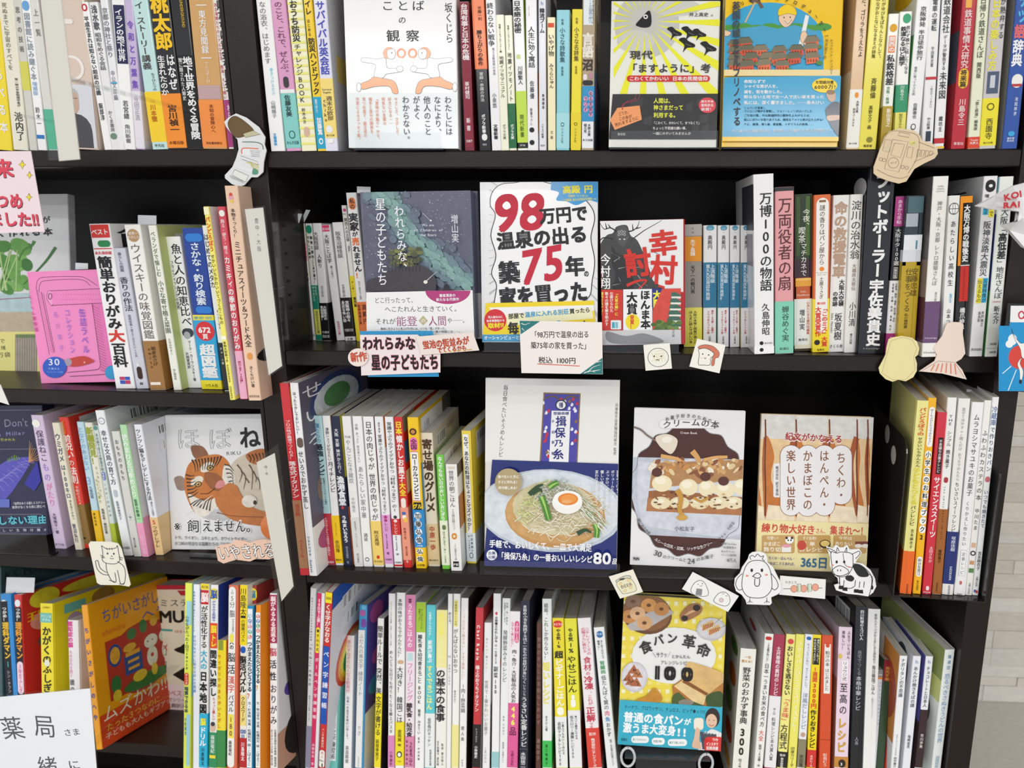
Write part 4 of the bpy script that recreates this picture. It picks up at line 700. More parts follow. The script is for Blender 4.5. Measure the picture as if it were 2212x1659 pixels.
def yuki(c):
    c.rect(700,250,1460,850,'ebebec'); c.k='photo'
    c.curve([(930,330),(1010,320),(1040,400),(1100,450),(1180,640),(1220,760),(1290,830),(770,830),(760,600),(800,470),(850,400),(900,380)],0,'K',fill='3a3a3c',close=True)
    c.curve([(925,400),(935,345),(975,318),(1015,345),(1025,400),(1010,460),(975,490),(940,460)],0,'K',fill='4a4a4c',close=True)
    c.curve([(890,480),(890,620),(920,720),(900,830),(1060,830),(1040,640),(1060,560),(980,560),(930,540)],0,'K',fill='1f1f22',close=True)
    c.k='gloss'
    for pts in ([(930,370),(880,340),(830,350),(795,300)],[(880,340),(860,310)],[(850,350),(840,300)],[(1020,370),(1060,360),(1095,330),(1110,285)],[(1060,360),(1055,310)],[(1085,345),(1125,335)],[(900,430),(820,420),(770,480),(750,440)]): c.curve(pts,12,'1e1e20',w2=3)
    c.line([(1040,440),(1150,360),(1290,280)],10,'3a3a3c',w2=3)
    for x,y in ((948,372),(970,366),(992,372),(948,394),(970,390),(992,394)): c.loop(x,y,8,8,3,'c8c8ca')
    c.ell(955,430,8,4,'e8e8ea'); c.ell(990,430,8,4,'e8e8ea')
    rr=random.Random(5)
    for i in range(30): x=rr.uniform(760,1300); y=rr.uniform(420,820); c.line([(x,y),(x+rr.uniform(-70,70),y+rr.uniform(-50,60))],rr.uniform(2,6),rr.choice(('8a8a8c','2a2a2c','b9b9bb')),w2=1)
    RD='d23026'
    c.vt(1290,355,1310,560,'幸','d23026',size=230,w=.03); c.vt(1310,555,1295,790,'村','d23026',size=220,w=.03)
    c.vt(1085,500,1110,730,'討','d23026',size=220,w=.03); c.curve([(1010,800),(1090,765),(1165,760),(1100,830)],26,RD,w2=8); c.line([(1260,800),(1310,815)],18,RD)
    c.vt(838,545,838,830,'今村翔','f2f2f2',size=88,w=.012)
    c.poly([(758,832),(980,832),(980,1155),(768,1158)],'cf3428'); c.poly([(980,830),(1215,826),(1215,1158),(980,1155)],'f2f2f4')
    c.line([(980,830),(980,1155)],4,'2a2c6c'); c.line([(1215,826),(1215,1158)],4,'2a2c6c'); c.poly([(1210,824),(1292,824),(1292,970),(1252,1005),(1210,970)],'2b2f86')
    c.vt(1250,838,1252,975,'大阪','f4ea3c',size=66,w=.04); c.vt(1155,835,1160,1145,'ほんま本','1a1a1e',size=80,w=.035); c.vt(1050,850,1052,1030,'大賞','1a1a1e',size=88,w=.035)
    c.ell(1055,1088,56,62,'f2dc24'); c.vt(1052,1035,1052,1145,'受賞！','d42a34',size=34,w=.03)
    for i,(t,cc) in enumerate((('「大坂の陣」に','f2ea4c'),('仕掛けられた','f6e8e4'),('数々の謎を解き明かす','f6e8e4'),('傑作ミステリー','f2ea4c'))): c.vt(928-i*39,850,928-i*39,850+27*len(t),t,cc,size=27,w=.02)
    c.rrect(882,1075,965,1148,10,'e8eef0'); c.rect(892,1090,915,1138,'4aa8c0'); c.rect(920,1090,940,1138,'7ac0d0')
    c.k='photo'; c.poly([(1292,824),(1440,822),(1440,1150),(1215,1155),(1215,1000)],'d8483a')
    for i in range(6):
        y=860+i*48; w=52+i*16; c.poly([(1385-w*.5,y+26),(1385-w*.35,y-8),(1385+w*.3,y-8),(1440,y+16),(1440,y+26)],'3f6a5c'); c.poly([(1385-w*.38,y+26),(1440,y+26),(1440,y+42),(1385-w*.38,y+42)],'ece8dc')
    for i in range(20): c.ell(rr.uniform(1225,1430),rr.uniform(1085,1145),24,16,rr.choice(('5a7a34','48682c','6a8a3c')),n=9)
    c.k='gloss'; c.poly([(765,1158),(1440,1150),(1442,1265),(815,1272)],'cfcfd2'); c.curve([(850,1165),(1000,1200),(1150,1180),(1300,1250),(900,1260)],0,'K',fill='8a8a8e',close=True)
    c.vt(1380,1140,1380,1210,'公文庫','5a5a5e',size=24)
FB((745,286),(1445,270),(1452,1265),(815,1276),.016,'b8202a','face-out paperback with a black ink samurai and red calligraphy',yuki,tilt=4,Y=.012)
S(1460, 1614, 315, 1466, 1606, 1292, '9a948c', 'grey pocket book with orange author panel titled 天下一の軽口男', [('b',315,402,'b4b0aa'),('r',410,606,'ec9a24',.04,.98),('h',335,352,'き','5a5650'),('h',365,385,'34','6a665e'),('v',430,565,'木下昌輝','f6eee0',.5,.24,.02),('v',640,865,'天下一の軽口男','2c2a28',.5,.22),('b',975,1292,'ece45c'),('v',1000,1265,'大阪の本屋と問屋が選んだ','3a3a1c',.62,.17,.01),('v',1000,1260,'ほんまに読んでほしい本','3a3a1c',.38,.17,.015)])
for i,(a,b,c_,d,e,n) in enumerate(((1618,1732,1617,1722,1286,''),(1735,1829,1733,1825,1290,'Ⅱ'),(1832,1914,1832,1908,1291,'Ⅲ'),(1918,2008,1918,2010,1294,'Ⅳ'))):
    S(a, b, 322, c_, d, e, 'f2f2f2', ('first','second','third','fourth')[i]+' of four matching white and blue pocket volumes titled 上流階級', [('e',285,360,'5aa0c0',.22,.8),('h',340,352,'た35','e6f2f6'),('h',368,380,str(i+1),'6a6a70'),('v',398,512,'高殿円','4a4a50',.5,.3),('r',615,975,'2f7aa2',.0,1),('v',630,780,'上流階級','e9f3f8',.7,.32,.006),('v',630,915,'富久丸百貨店外商部'+n,'e9f3f8',.36,.28,.006),('v',995,1180,'累計18万部!!話題の','cc3434',.7,.17,.012),('v',1000,1185,'ドラマ化ヒット小説','cc3434',.4,.17,.012),('v',1198,1262,'小学館文庫','5a5a60',.5,.16)], dep=.105, side=[('L',0,.15,.3,1,('c83a8c','3ab08c','5a3ac0','d8c83a')[i])])
ROW['dep']=.128
tile(1612, 400)
S(55, 218, -83, 66, 226, 1348, 'f0f0f0', 'thick white book titled 万博100の物語 standing tallest beside the pink one', [('v',55,845,'万博100の物語','1c1c20',.6,.54,.012),('v',940,1195,'久島伸昭','2a2a2e',.58,.36,.008),('e',1242,1272,'1c1c20',.26,.46),('h',1248,1266,'        BOOKS','6a6a6e'),('b',1284,1348,'f6f6f6'),('e',1295,1325,'1c1c20',.26,.46)], r=.004, side=[('L',0,.6,.05,.3,'3c3c42'),('L',.05,.5,.32,.5,'8c8c92')])
S(230, 377, 20, 231, 381, 1346, 'e5a0a4', 'pink hardcover titled 万両役者の扇 with mint lower band', [('b',-60,46,'2b2b2f'),('v',95,840,'万両役者の扇','5a3034',.52,.66,.004),('b',925,1346,'82cfb4'),('v',960,1245,'蝉谷めぐ実','33544a',.56,.36,.004),('v',1285,1315,'','33544a'),('h',1290,1312,'新潮社','4a6a5c')], r=.003)
S(385, 528, 76, 384, 522, 1326, '2c3a24', 'dark green hardcover titled 今夜、喫茶マチカネで with caramel bar', [('r',90,560,'3f5c2c',.1,.3),('r',90,560,'4c6c34',.62,.86),('b',590,905,'3b222c'),('b',737,905,'c9602c'),('b',905,1280,'f0efec'),('v',190,345,'今夜、','e9ece2',.66,.36,.004),('v',330,460,'喫茶','e9ece2',.42,.36,.004),('v',460,725,'マチカネで','e9ece2',.52,.32,.004),('r',740,805,'e8a840',.05,.95),('r',740,758,'f4c468',.05,.95),('h',835,855,'Cafe','f2dccc'),('h',862,882,'Machikane','f2dccc'),('v',925,1190,'心あたたまる連作短編集','c8584c',.78,.16),('v',985,1155,'増山実','4a4a4c',.44,.28),('h',1218,1240,'集英社','4a4a4c'),('b',1280,1326,'4a3020'),('r',1268,1300,'ece4cc',0,1)], r=.003)
S(540, 688, 80, 527, 646, 1334, 'e2703c', 'orange hardcover titled 謎の香りはパン屋から with yellow prize band', [('e',100,1180,'f3f0ea',.14,.88),('v',155,635,'謎の香りはパン屋から','5a4a44',.5,.3),('r',118,136,'8a6a44',.3,.7),('e',650,685,'ef8a34',.36,.66),('h',690,702,'The mysterious','7a6a60'),('h',706,718,'sweet scent','7a6a60'),('v',730,905,'土屋うさぎ','5a4a44',.5,.22),('b',905,1334,'f6dc1a'),('h',930,950,'第23回','e0442c',.03),('v',965,1285,'『このミス』大賞','e0442c',.72,.32,.03),('v',965,1205,'大賞受賞作','e0442c',.32,.32,.03),('e',1230,1272,'2a2a20',.1,.45),('h',1300,1318,'宝島社','3a3a20')], r=.003)
S(694, 826, 82, 650, 775, 1330, 'efeeec', 'white hardcover with tan title 命の救援電車', [('v',130,740,'命の救援電車','bc9c84',.5,.72,.03),('v',750,965,'大阪大空襲','2a2a2c',.72,.3,.02),('v',845,965,'の奇跡','2a2a2c',.34,.3,.02),('v',1015,1235,'坂夏樹','2a2a2c',.58,.44,.002),('x',1018,1175,'Saka Natsuki','6a6a6c',.2,.18),('h',1265,1295,'さくら舎','4a4a4c')], r=.003)
S(832, 936, 76, 780, 876, 1335, 'f0efea', 'white hardcover titled 淀川の治水翁', [('v',120,590,'淀川の治水翁','3c3c3c',.5,.7,.0),('v',625,840,'大橋房太郎伝','a08c80',.52,.3),('b',905,1335,'ecebe6'),('v',930,1125,'小川清','3c3c3c',.52,.5,.002),('v',1180,1265,'東方出版','4c4c4c',.5,.2)], r=.003)
S(965, 1180, -30, 886, 1102, 1346, '1f2028', 'thick black football book with bold white title フットボーラー', [('v',-90,735,'フットボーラー','f0f0f0',.56,.5,.035),('v',750,1280,'宇佐美貴史','f0f0f0',.56,.48,.035),('h',1288,1308,'X-Knowledge','9a9aa0')], dep=.148, r=.004, side=[('L',0,1,0,1,'17181e'),('L',0,.3,.1,.2,'d0d0d4','ell')], H=.21)
S(1190, 1271, 88, 1104, 1182, 1342, '1d1c1f', 'black, white and magenta guide titled 大阪キタ100選', [('r',90,328,'b13a86',.0,1),('v',115,310,'あまから手帖','f2d4e6',.5,.46,.01),('v',345,640,'大阪キタ100選','e6e6e6',.5,.52,.004),('r',655,742,'e6e6e6',.3,.72),('r',660,737,'1d1c1f',.33,.69),('v',665,735,'最旬版','e6e6e6',.5,.26),('b',760,1180,'efeff2'),('v',780,1090,'北新地・梅田・福島・西天満・本町','4c4c50',.68,.2),('v',780,1160,'淀屋橋・京橋・吹田・箕面・茨木','4c4c50',.36,.2),('b',1180,1342,'b13a86'),('v',1200,1240,'2','f2d4e6',.5,.4)], dep=.148)
S(1278, 1432, 86, 1196, 1330, 1352, '2f3c44', 'book with photo top and gleaming gold foil band titled 仕事をつくる', [('r',90,220,'4c6a74',.1,.95),('r',225,330,'aeb6c0',.05,.7),('r',395,520,'e9ecf2',.0,1),('r',440,510,'5a8aa0',.66,.76),('b',515,640,'e0e2e8'),('b',610,1345,'c2a21c'),('v',660,885,'安藤忠雄','5a4a10',.72,.34,0),('v',660,1010,'仕事をつくる','5a4a10',.4,.34,0),('v',1020,1140,'私の履歴書','5a4a10',.4,.2)], dep=.128, r=.005, kind='gloss')
S(1492, 1612, -68, 1398, 1520, 1370, 'f0efea', 'tall white architecture book with plum band titled レトロ建築さんぽ', [('h',0,16,'KOBE','9a98a0'),('h',20,36,'OSAKA','9a98a0'),('h',40,56,'KYOTO','9a98a0'),('v',125,800,'神戸・大阪・京都　レトロ建築さんぽ','8a8888',.52,.3,0),('b',926,1256,'6b4a74'),('v',850,925,'東方俊','9a98a0',.66,.16),('h',1205,1225,'X-Knowledge','d8c8dc'),('h',1320,1340,'X-Knowledge','8a8888')], dep=.148, side=[('L',0,1,0,.45,'5c5a58'),('L',0,1,.45,.66,'8c7a74'),('L',0,1,.66,.9,'54283c')])
S(1614, 1702, 86, 1548, 1642, 1366, 'f2f2ef', 'white hardcover with a globe drawing titled あたらしい高校生', [('e',140,235,'4a4c50',.06,.92),('e',146,229,'f2f2ef',.12,.86),('e',146,229,'4a4c50',.36,.62),('e',150,225,'f2f2ef',.4,.58),('r',185,190,'4a4c50',.08,.9),('v',275,810,'あたらしい高校生','3a3c40',.5,.42,0),('v',850,940,'…普通の女子','62b0dc',.6,.3),('v',980,1190,'山本つぼみ','3a3c40',.5,.32,.004)], r=.003)
S(1706, 1820, 86, 1650, 1728, 1362, '1c1b1c', 'book with orange cover and black, red title strip 大阪万博の戦後史', [('r',86,640,'f2981c',.0,.24),('r',86,140,'f2981c',.0,1),('v',155,610,'大阪万博の戦後史','f2f2f2',.6,.46,.03),('r',635,642,'f2f2f2',.25,1),('r',645,925,'cc2a20',.25,.98),('v',660,915,'EXPO70から2025へ','3a1010',.6,.2),('v',975,1150,'橋爪紳也','e6e6e6',.58,.4,.02)], r=.003)
S(1896, 2012, -70, 1776, 1878, 1366, 'eeeeee', 'tall white earthquake book with black play symbol and coloured tags', [('e',-44,55,'1b1b1e',.14,.86),('e',-8,18,'f2f2f2',.38,.66),('v',70,100,'増','3a3a40',.3,.3),('r',170,235,'38b4dc',.1,.48),('r',150,255,'f0e234',.54,.9),('v',155,250,'ホで','2a2a2c',.72,.3),('v',175,232,'見る','2a2a2c',.3,.3),('v',285,725,'阪神淡路大震災','3c3e44',.5,.5,0),('r',740,940,'f0e234',.14,.5),('r',740,935,'38b4dc',.54,.9),('v',745,935,'災害映像が','2a2a2c',.72,.3,.01),('v',750,935,'伝えるもの','2a2a2c',.32,.3,.01),('v',1000,1125,'木戸崇之','4a4c50',.72,.2),('v',1005,1090,'吉水彩','4a4c50',.48,.2),('h',1296,1318,'西日本出版社','4a4c50')], dep=.148, side=[('L',0,1,0,1,'c9c9cc'),('L',.2,.7,.06,.2,'2c2c30','阪'),('L',.1,.5,.3,.6,'55575c','ell')])
S(2022, 2142, -66, 1902, 2002, 1368, 'ecefe9', 'white hillside walks book with blue and green edge titled 高低差', [('v',180,380,'大阪「','3c3e44',.55,.5,0),('v',380,590,'高低差','24262a',.55,.56,.025),('v',595,905,'」地形さんぽ','3c3e44',.55,.5,0),('h',918,935,'OSAKA','c85c6c'),('v',960,1105,'新之介','3c3e44',.55,.4),('h',1250,1275,'1408','4a4c50'),('r',1296,1300,'b9bcb8',0,1),('h',1315,1340,'1408','4a4c50')], dep=.148, side=[('L',0,.6,0,.08,'8fc0d4'),('L',0,.5,.2,.62,'2a3f7c'),('L',0,.5,.62,1,'4c8a4c')])
# ================================================================== row 3, left case
R3L(); tile(0, 830)
def fish(c):
    c.ht(-330,320,225,300,"Why Fish Don't",'8a8aa6',86,w=-.01); c.ht(-110,405,205,385,'Lulu Miller','8088b4',44); c.ht(-150,445,125,440,'を失う話に引かれた','c8c83a',24,w=.01)
    for y in (205,515,1035,1140): c.line([(-400,y+6),(330,y)],3,'8a8a98')
    c.k='photo'; c.curve([(-200,900),(-60,700),(70,600),(200,580),(240,590),(225,660),(150,780),(60,900),(-60,980)],0,'K',fill='5550b8',close=True)
    c.k='gloss'
    for i in range(9):
        c.curve([(-120+i*36,880-i*32),(-60+i*38,800-i*24),(-10+i*36,790-i*20)],3,'9a90dc')
        c.curve([(-150+i*42,840-i*32),(-90+i*40,860-i*30),(-40+i*38,930-i*38)],3,'9a90dc')
    for i in range(9): c.line([(232,620),(240+i*12,450+i*18)],5,('c8a04a','c89a6a','b8705a')[i%3],w2=3)
    for i in range(8): c.line([(70+i*12,620-i*3),(66+i*14,560+abs(4-i)*8)],4,'8ab84a')
    c.poly([(300,610),(330,770),(280,850),(195,795)],'2a2a9c')
    c.rect(-80,915,80,980,'5c6cc0'); c.ht(100,950,380,940,'「自然をめぐる謎とミステリー」','dcdce6',24); c.ht(100,980,385,970,'世界がなくなる前に読むべき','dcdce6',24)
    c.ht(-330,1095,385,1075,'魚が存在しない理由','5ab8c8',72,w=.03); c.ht(-260,1165,395,1158,'世界一やさしい生物分類の','c8c8d0',24)
FB((-330,170),(300,170),(425,1195),(-300,1195),.02,'232244','dark navy book with a glowing purple fish, faced out at the picture edge',fish,tilt=10,Y=.012)
S(243, 345, 246, 437, 520, 1308, 'd6c2de', 'lilac book titled 保護ねこものがたり with white cat label', [('e',280,345,'f2f2ea',.02,.7),('v',365,615,'保護ねこ','5a4a68',.5,.56,0),('v',620,780,'もの','a78ad8',.5,.5,.01),('v',785,975,'がたり','e88ac0',.5,.5,.01),('v',1025,1190,'大塚敦子・著','5a4a68',.5,.28),('h',1265,1285,'ポプラ社','6a5a74')], dep=.128, side=[('R',.15,.6,.04,.24,'c9c6c0')])
S(410, 462, 308, 598, 662, 1318, 'e6e0ca', 'cream sea turtle book titled ウミガメは100キロ', [('v',390,620,'ウミガメ','2f3f6c',.5,.7,.01),('v',640,910,'は100キロ','2f3f6c',.5,.56,.01),('v',920,1080,'沖を泳ぐひみつ','6a6a5c',.6,.3),('v',1110,1260,'菅沼弘行','3a4060',.5,.46)])
S(464, 541, 264, 662, 734, 1306, 'da3426', 'red manga book titled 前祝いの法則 with bronze foot', [('v',290,395,'マンガでわかる','f0c03a',.4,.36,.01),('v',400,590,'前祝い','f4e0dc',.5,.8,.02),('v',600,650,'の','f4e0dc',.5,.6,.01),('v',655,790,'法則','f4e0dc',.5,.8,.02),('v',810,960,'予祝のススメ','f0c8c0',.6,.36),('b',958,1306,'8a6a34'),('v',980,1150,'ひすいこたろう','c9b484',.3,.22),('e',1215,1235,'2a2420',.3,.5),('b',1272,1306,'d23a2c')], side=[('R',.12,.8,.02,.2,'e0dcd8'),('R',.5,.95,.87,.95,'e8cc2a')], dep=.128)
S(607, 662, 300, 776, 832, 1306, 'bfdcea', 'pale blue book of star stories with yellow foot', [('v',340,690,'となりのあぶない','8fb4d8',.4,.7,.01),('e',740,800,'4a9ad8',.1,.6),('v',745,795,'新装','W',.35,.4),('v',810,910,'久保田環','5a6a84',.5,.4),('b',1005,1306,'f2c01c'),('v',1020,1130,'重版出来','5a4a10',.4,.3)])
S(670, 734, 306, 842, 902, 1312, 'e9e6d6', 'beige book with green brush title 新種発見！', [('v',340,640,'新種発見！','9aa82c',.5,.8,.03),('v',650,900,'そんなところに','9a9a84',.6,.3),('v',750,950,'生きてた驚き','a8b43c',.34,.3,.01),('v',990,1190,'馬場友希・福田宏著','4a4a44',.5,.34)])
S(738, 776, 330, 907, 948, 1316, 'd9e4e0', 'thin pale teal bird notebook titled 野鳥手帖', [('e',320,366,'5f9a94',.1,.9),('v',390,690,'あの森で会える野鳥手帖','6a7c80',.5,.5),('e',695,765,'3f5cb0',.2,.85),('v',700,760,'増補版','dfe6f4',.5,.4),('v',780,1060,'ときめく四季の鳥','7c8c90',.5,.36),('b',1110,1316,'b6c83a')], dep=.12)
S(754, 828, 210, 986, 1056, 1366, 'eef1f4', 'tall white bird-keeping book titled 幸せな文鳥の育て方', [('e',265,320,'8a96a0',.2,.9),('e',272,313,'eef1f4',.26,.84),('h',290,300,'HAPPY','8a96a0'),('v',365,800,'幸せな文鳥の育て方','3c4450',.5,.56,.002),('e',840,900,'b9c4cc',.3,.7),('v',930,1080,'監修伊藤美代子','6a727c',.5,.26),('h',1290,1312,'大泉書店','5a626c')], dep=.148, side=[('R',.25,.62,.04,.13,'W','bar'),('R',.7,.95,.03,.06,'5a5f68','ISBN978')])
S(884, 944, 376, 1064, 1130, 1372, 'd9d9d4', 'grey book with spaced title おもちのきもち', [('v',435,770,'おもちのきもち','3c3c40',.5,.42,0),('v',1030,1090,'・▼・','7a8ab0',.5,.4),('v',1220,1300,'角川文庫','6a6a6c',.5,.24)])
S(950, 1000, 324, 1132, 1190, 1375, 'b2dfae', 'mint green book of four seasons with pink foot', [('v',395,900,'読みまわる四季めぐり','eef8ee',.5,.74,.02),('v',915,1085,'監修小野博一','3a5a4c',.5,.4),('b',1105,1375,'ef9fc4'),('v',1200,1350,'ロスブル社','f6dce8',.5,.4,.01)], side=[('R',0,1,0,.7,'dcd9da'),('R',0,1,.7,1,'e59fc0'),('R',.5,.9,.72,.82,'f6e6ee','ell'),('R',.5,.9,.86,.95,'f0a860','ell')])
S(1062, 1130, 322, 1241, 1300, 1360, 'eceef4', 'white cat-training book titled ツンツン猫 with peach band', [('v',355,925,'ツンツン猫をデレデレにする方法','2c2c34',.46,.56,.012),('b',1062,1360,'ecc890'),('v',935,1050,'猫のホントの気持ち','4a4a54',.6,.3),('v',1075,1120,'5','d2443c',.5,.6,.02),('v',1125,1300,'つのデレデレ','3a2c20',.5,.52,.012)], dep=.148, side=[('R',.16,.52,.05,.13,'W','bar'),('R',.16,.52,.17,.25,'W','bar'),('R',.3,.85,.29,.5,'e3cfe0','ell'),('R',.2,.45,.77,.79,'c84a3c'),('R',.5,.8,.765,.8,'3a2c20','ワン'),('R',.2,.45,.85,.87,'c84a3c'),('R',.5,.8,.845,.88,'3a2c20','猫の'),('R',.2,.45,.92,.94,'c84a3c')])
def tiger(c):
    for x,t in ((1400,'ほ'),(1655,'ぼ')):
        c.ht(x,435,x+195,430,t,'4a4b50',185,w=.014); c.ht(x,435,x+195,430,t,'dcdde0',185,w=-.012)
    c.ht(1905,425,2075,420,'ね','1b1b1e',185,w=.02); c.ht(2155,425,2330,420,'こ','1b1b1e',185,w=.02); c.ht(1800,550,1920,545,'RIKU','5a5b60',40,w=-.01)
    O='c9762e'; c.k='photo'
    c.ell(1850,1040,260,50,'c3c2c4')
    c.curve([(1830,700),(1880,600),(2000,540),(2100,520),(2300,560),(2360,900),(2300,1100),(2050,1080),(1900,900)],0,'K',fill='cfc3b0',close=True)
    c.curve([(1960,560),(2060,515),(2140,530),(2140,600),(2060,640),(1990,620)],0,'K',fill='b4682c',close=True)
    c.curve([(1520,500),(1560,486),(1620,500),(1660,570),(1600,600),(1545,580)],0,'K',fill='8a5a3c',close=True); c.curve([(1390,745),(1440,730),(1480,770),(1480,840),(1420,840),(1395,790)],0,'K',fill='9c8478',close=True)
    c.curve([(1480,700),(1520,620),(1620,575),(1740,560),(1820,620),(1850,720),(1840,820),(1780,900),(1720,980),(1640,1040),(1560,1030),(1500,930),(1470,820)],0,'K',fill=O,close=True)
    c.curve([(1790,640),(1850,680),(1870,760),(1850,850),(1790,850),(1770,760)],0,'K',fill='e6dfd4',close=True)
    c.curve([(1500,880),(1560,900),(1640,930),(1740,900),(1720,980),(1640,1050),(1560,1030)],0,'K',fill='e9e2d6',close=True)
    c.ell(1650,660,60,34,'eadfce',a=-30); c.ell(1570,770,55,34,'eadfce',a=-30)
    c.curve([(1640,700),(1740,720),(1790,790),(1750,850),(1680,830),(1630,760)],0,'K',fill='9a5a2c',close=True)
    c.curve([(1740,770),(1785,770),(1790,810),(1740,830),(1715,815)],0,'K',fill='d98a8a',close=True)
    c.k='gloss'
    for ex,ey in ((1675,665),(1580,795)): c.ell(ex,ey,30,22,'2a2220',a=-20); c.ell(ex,ey,22,16,'c99a4a',a=-20); c.ell(ex,ey,9,9,'17140f'); c.ell(ex-4,ey-5,4,4,'W')
    ST='231b16'
    for i in range(10):
        t=i*.13; c.curve([(1530+i*26,600-i*3),(1550+i*22,640-i*3),(1560+i*18,700-i*5)],13,ST,w2=3)
    for i in range(7): c.curve([(1482+i*3,720+i*30),(1520+i*4,730+i*26),(1550+i*5,725+i*22)],12,ST,w2=3)
    for i in range(7): c.curve([(1515+i*26,960+i*8),(1560+i*20,930+i*2),(1610+i*14,910-i*2)],10,ST,w2=2)
    for i in range(6): c.curve([(1790+i*8,640+i*34),(1830+i*6,650+i*30),(1862,690+i*26)],10,ST,w2=3)
    for i in range(12): c.curve([(1890+i*32,640+(i%3)*50),(1930+i*28,700+(i%3)*40),(1910+i*32,780+(i%2)*60)],11,'5a4636',w2=3)
    for i in range(5): c.curve([(1980+i*28,560-i*4),(2000+i*26,590),(1990+i*30,625)],8,ST,w2=3)
    for i in range(10): c.line([(1700-i*6,880+i*4),(1600-i*14,960+i*10)],2,'f2eee6')
    for i in range(8): c.line([(1800,760+i*10),(1880,700+i*24)],2,'f2eee6')
    c.line([(1715,830),(1660,870),(1600,870)],5,ST)
    c.k='photo'
    c.curve([(1780,820),(1830,785),(1890,810),(1920,870),(1990,960),(2100,1010),(2300,1030),(2330,1110),(2150,1130),(1960,1110),(1820,1060),(1740,980),(1720,900)],0,'K',fill='c27436',close=True)
    c.ell(1990,930,60,50,'e4ddd2'); c.ell(2035,940,14,18,'2a2420'); c.curve([(1730,1020),(1900,1050),(2300,1060)],6,'7a4420')
    c.k='gloss'
    for x0,x1,t in ((1385,1480,'※'),(1490,1600,'飼'),(1605,2060,'えません。')): c.ht(x0,1125,x1,1130,t,'f6f6f8',118,w=.04)
    for x0,x1,t in ((1390,1475,'※'),(1495,1595,'飼'),(1610,2055,'えません。')): c.ht(x0,1125,x1,1130,t,'1d1d20',105,w=.004)
    c.ht(1395,1218,2000,1232,'トラ、ライオン、ユキヒョウ、ホワイトタイガー…','3c3c40',32); c.ht(1395,1265,1830,1272,'ネコ科の完全なる猛獣たちの「ほぼ','5a5a60',32)
    c.ell(2190,1130,110,110,'f08a4c')
FB((1328,276),(2330,236),(2330,1350),(1370,1314),.006,'e6e6e8','white photo book of a resting tiger cub, faced out beside the case upright',tiger,tilt=9,Y=.03)
# ================================================================== row 3, middle case
R3C(); tile(540, 830)
S(232, 308, -6, 402, 470, 1522, 'd0303a', 'tall red Italian cookbook titled 落合式イタリアン with copper foot', [('v',285,600,'プロの味が最速でつくれる！','f4dede',.5,.5,.01),('v',612,905,'落合式イタリアン','f6e8e8',.5,.7,.02),('b',925,1465,'b07f5c'),('v',955,1050,'落合務','c8443c',.5,.5,.01),('v',1240,1380,'ダイヤモンド社','c8443c',.5,.34),('b',1465,1522,'d0303a')], dep=.182, side=[('R',0,.6,.02,.12,'d8b44a'),('R',.1,.7,.05,.13,'5a7a34'),('R',0,.7,.3,.4,'7a8a44'),('R',0,1,.6,1,'8c5a3c')])
S(314, 374, -10, 472, 548, 1526, 'f0f0f2', 'tall white steaming cookbook titled せいろでおかず蒸し with photo cover', [('v',60,400,'ほったらかしでおいしい！','3a3a44',.45,.34),('e',425,505,'6a5a50',.2,.9),('v',530,995,'せいろでおかず蒸し','2c2c38',.5,.56,.002),('v',1210,1370,'ワタナベマキ','3a3a44',.4,.3),('x',1398,1500,'Gakken','1f2a6c',.4,.36,.01)], dep=.182, yaw=3, side=[('R',0,1,0,.74,'5f5a6c'),('R',.1,.9,.02,.3,'3c4a7c','ell'),('R',.16,.84,.05,.26,'dfe4e8','ell'),('R',.3,.7,.08,.2,'5f9a5c','ell'),('R',.02,.3,.02,.1,'f2f2f2','せ'),('R',.02,.3,.14,.22,'f2f2f2','い'),('R',.02,.3,.26,.34,'f2f2f2','ろ'),('R',.1,.7,.45,.7,'8a6a50','ell'),('R',.05,.35,.78,.9,'b85a8a','ell')], r=.004)
S(488, 570, 252, 602, 680, 1440, 'b5d7dc', 'pale blue cookbook titled 僕たちの最強レシピ with red foot', [('v',310,470,'僕たちの','4a8ab4',.46,.5,.01),('v',475,725,'最強レシピ','1f2a34',.5,.66,.02),('v',745,960,'料理系クリエイター38組の','4a5a64',.66,.2),('v',745,1010,'持ち寄りパーティーへようこそ！','4a5a64',.36,.18),('b',1030,1440,'bb2c3c'),('v',1060,1365,'COCOCORO大西哲也と仲間たち','f2dce0',.5,.26,.01),('h',1405,1425,'大和書房','f2dce0')], side=[('R',0,.1,.18,.5,'d0404c')])
S(572, 636, 252, 682, 745, 1442, 'f0f0ef', 'white monthly recipe book titled 月イチレシピ with yellow foot', [('v',345,610,'凄腕シェフが伝えたい','3a3a3c',.5,.4,0),('v',615,860,'月イチレシピ','2a2a2c',.56,.62,.006),('b',1046,1425,'f4c81c'),('v',1100,1210,'シルバーオーナー','6a5410',.5,.2),('v',1240,1340,'依田隆','4a3a0c',.5,.46,.004),('h',1388,1406,'講談社','6a5410')], side=[('R',0,.3,0,.1,'e8a83a')])
S(640, 708, 255, 752, 822, 1446, '1f2744', 'navy harbour diner book titled 漁港食堂', [('v',350,710,'大阪　京都　神戸から行く','e8ebf2',.52,.4,.012),('v',730,965,'漁港食堂','f0f2f6',.5,.76,.03),('e',968,995,'c83a3c',.3,.6),('r',1020,1023,'3a4468',0,1),('v',1045,1260,'うぬまいちろう','f0f2f6',.5,.5,.03),('v',1290,1385,'西日本出版社','a9b0c4',.5,.26),('v',1405,1430,'社','a9b0c4',.5,.26)], side=[('R',0,.1,0,.4,'e2d83a'),('R',0,.2,.6,1,'e07a4a')])
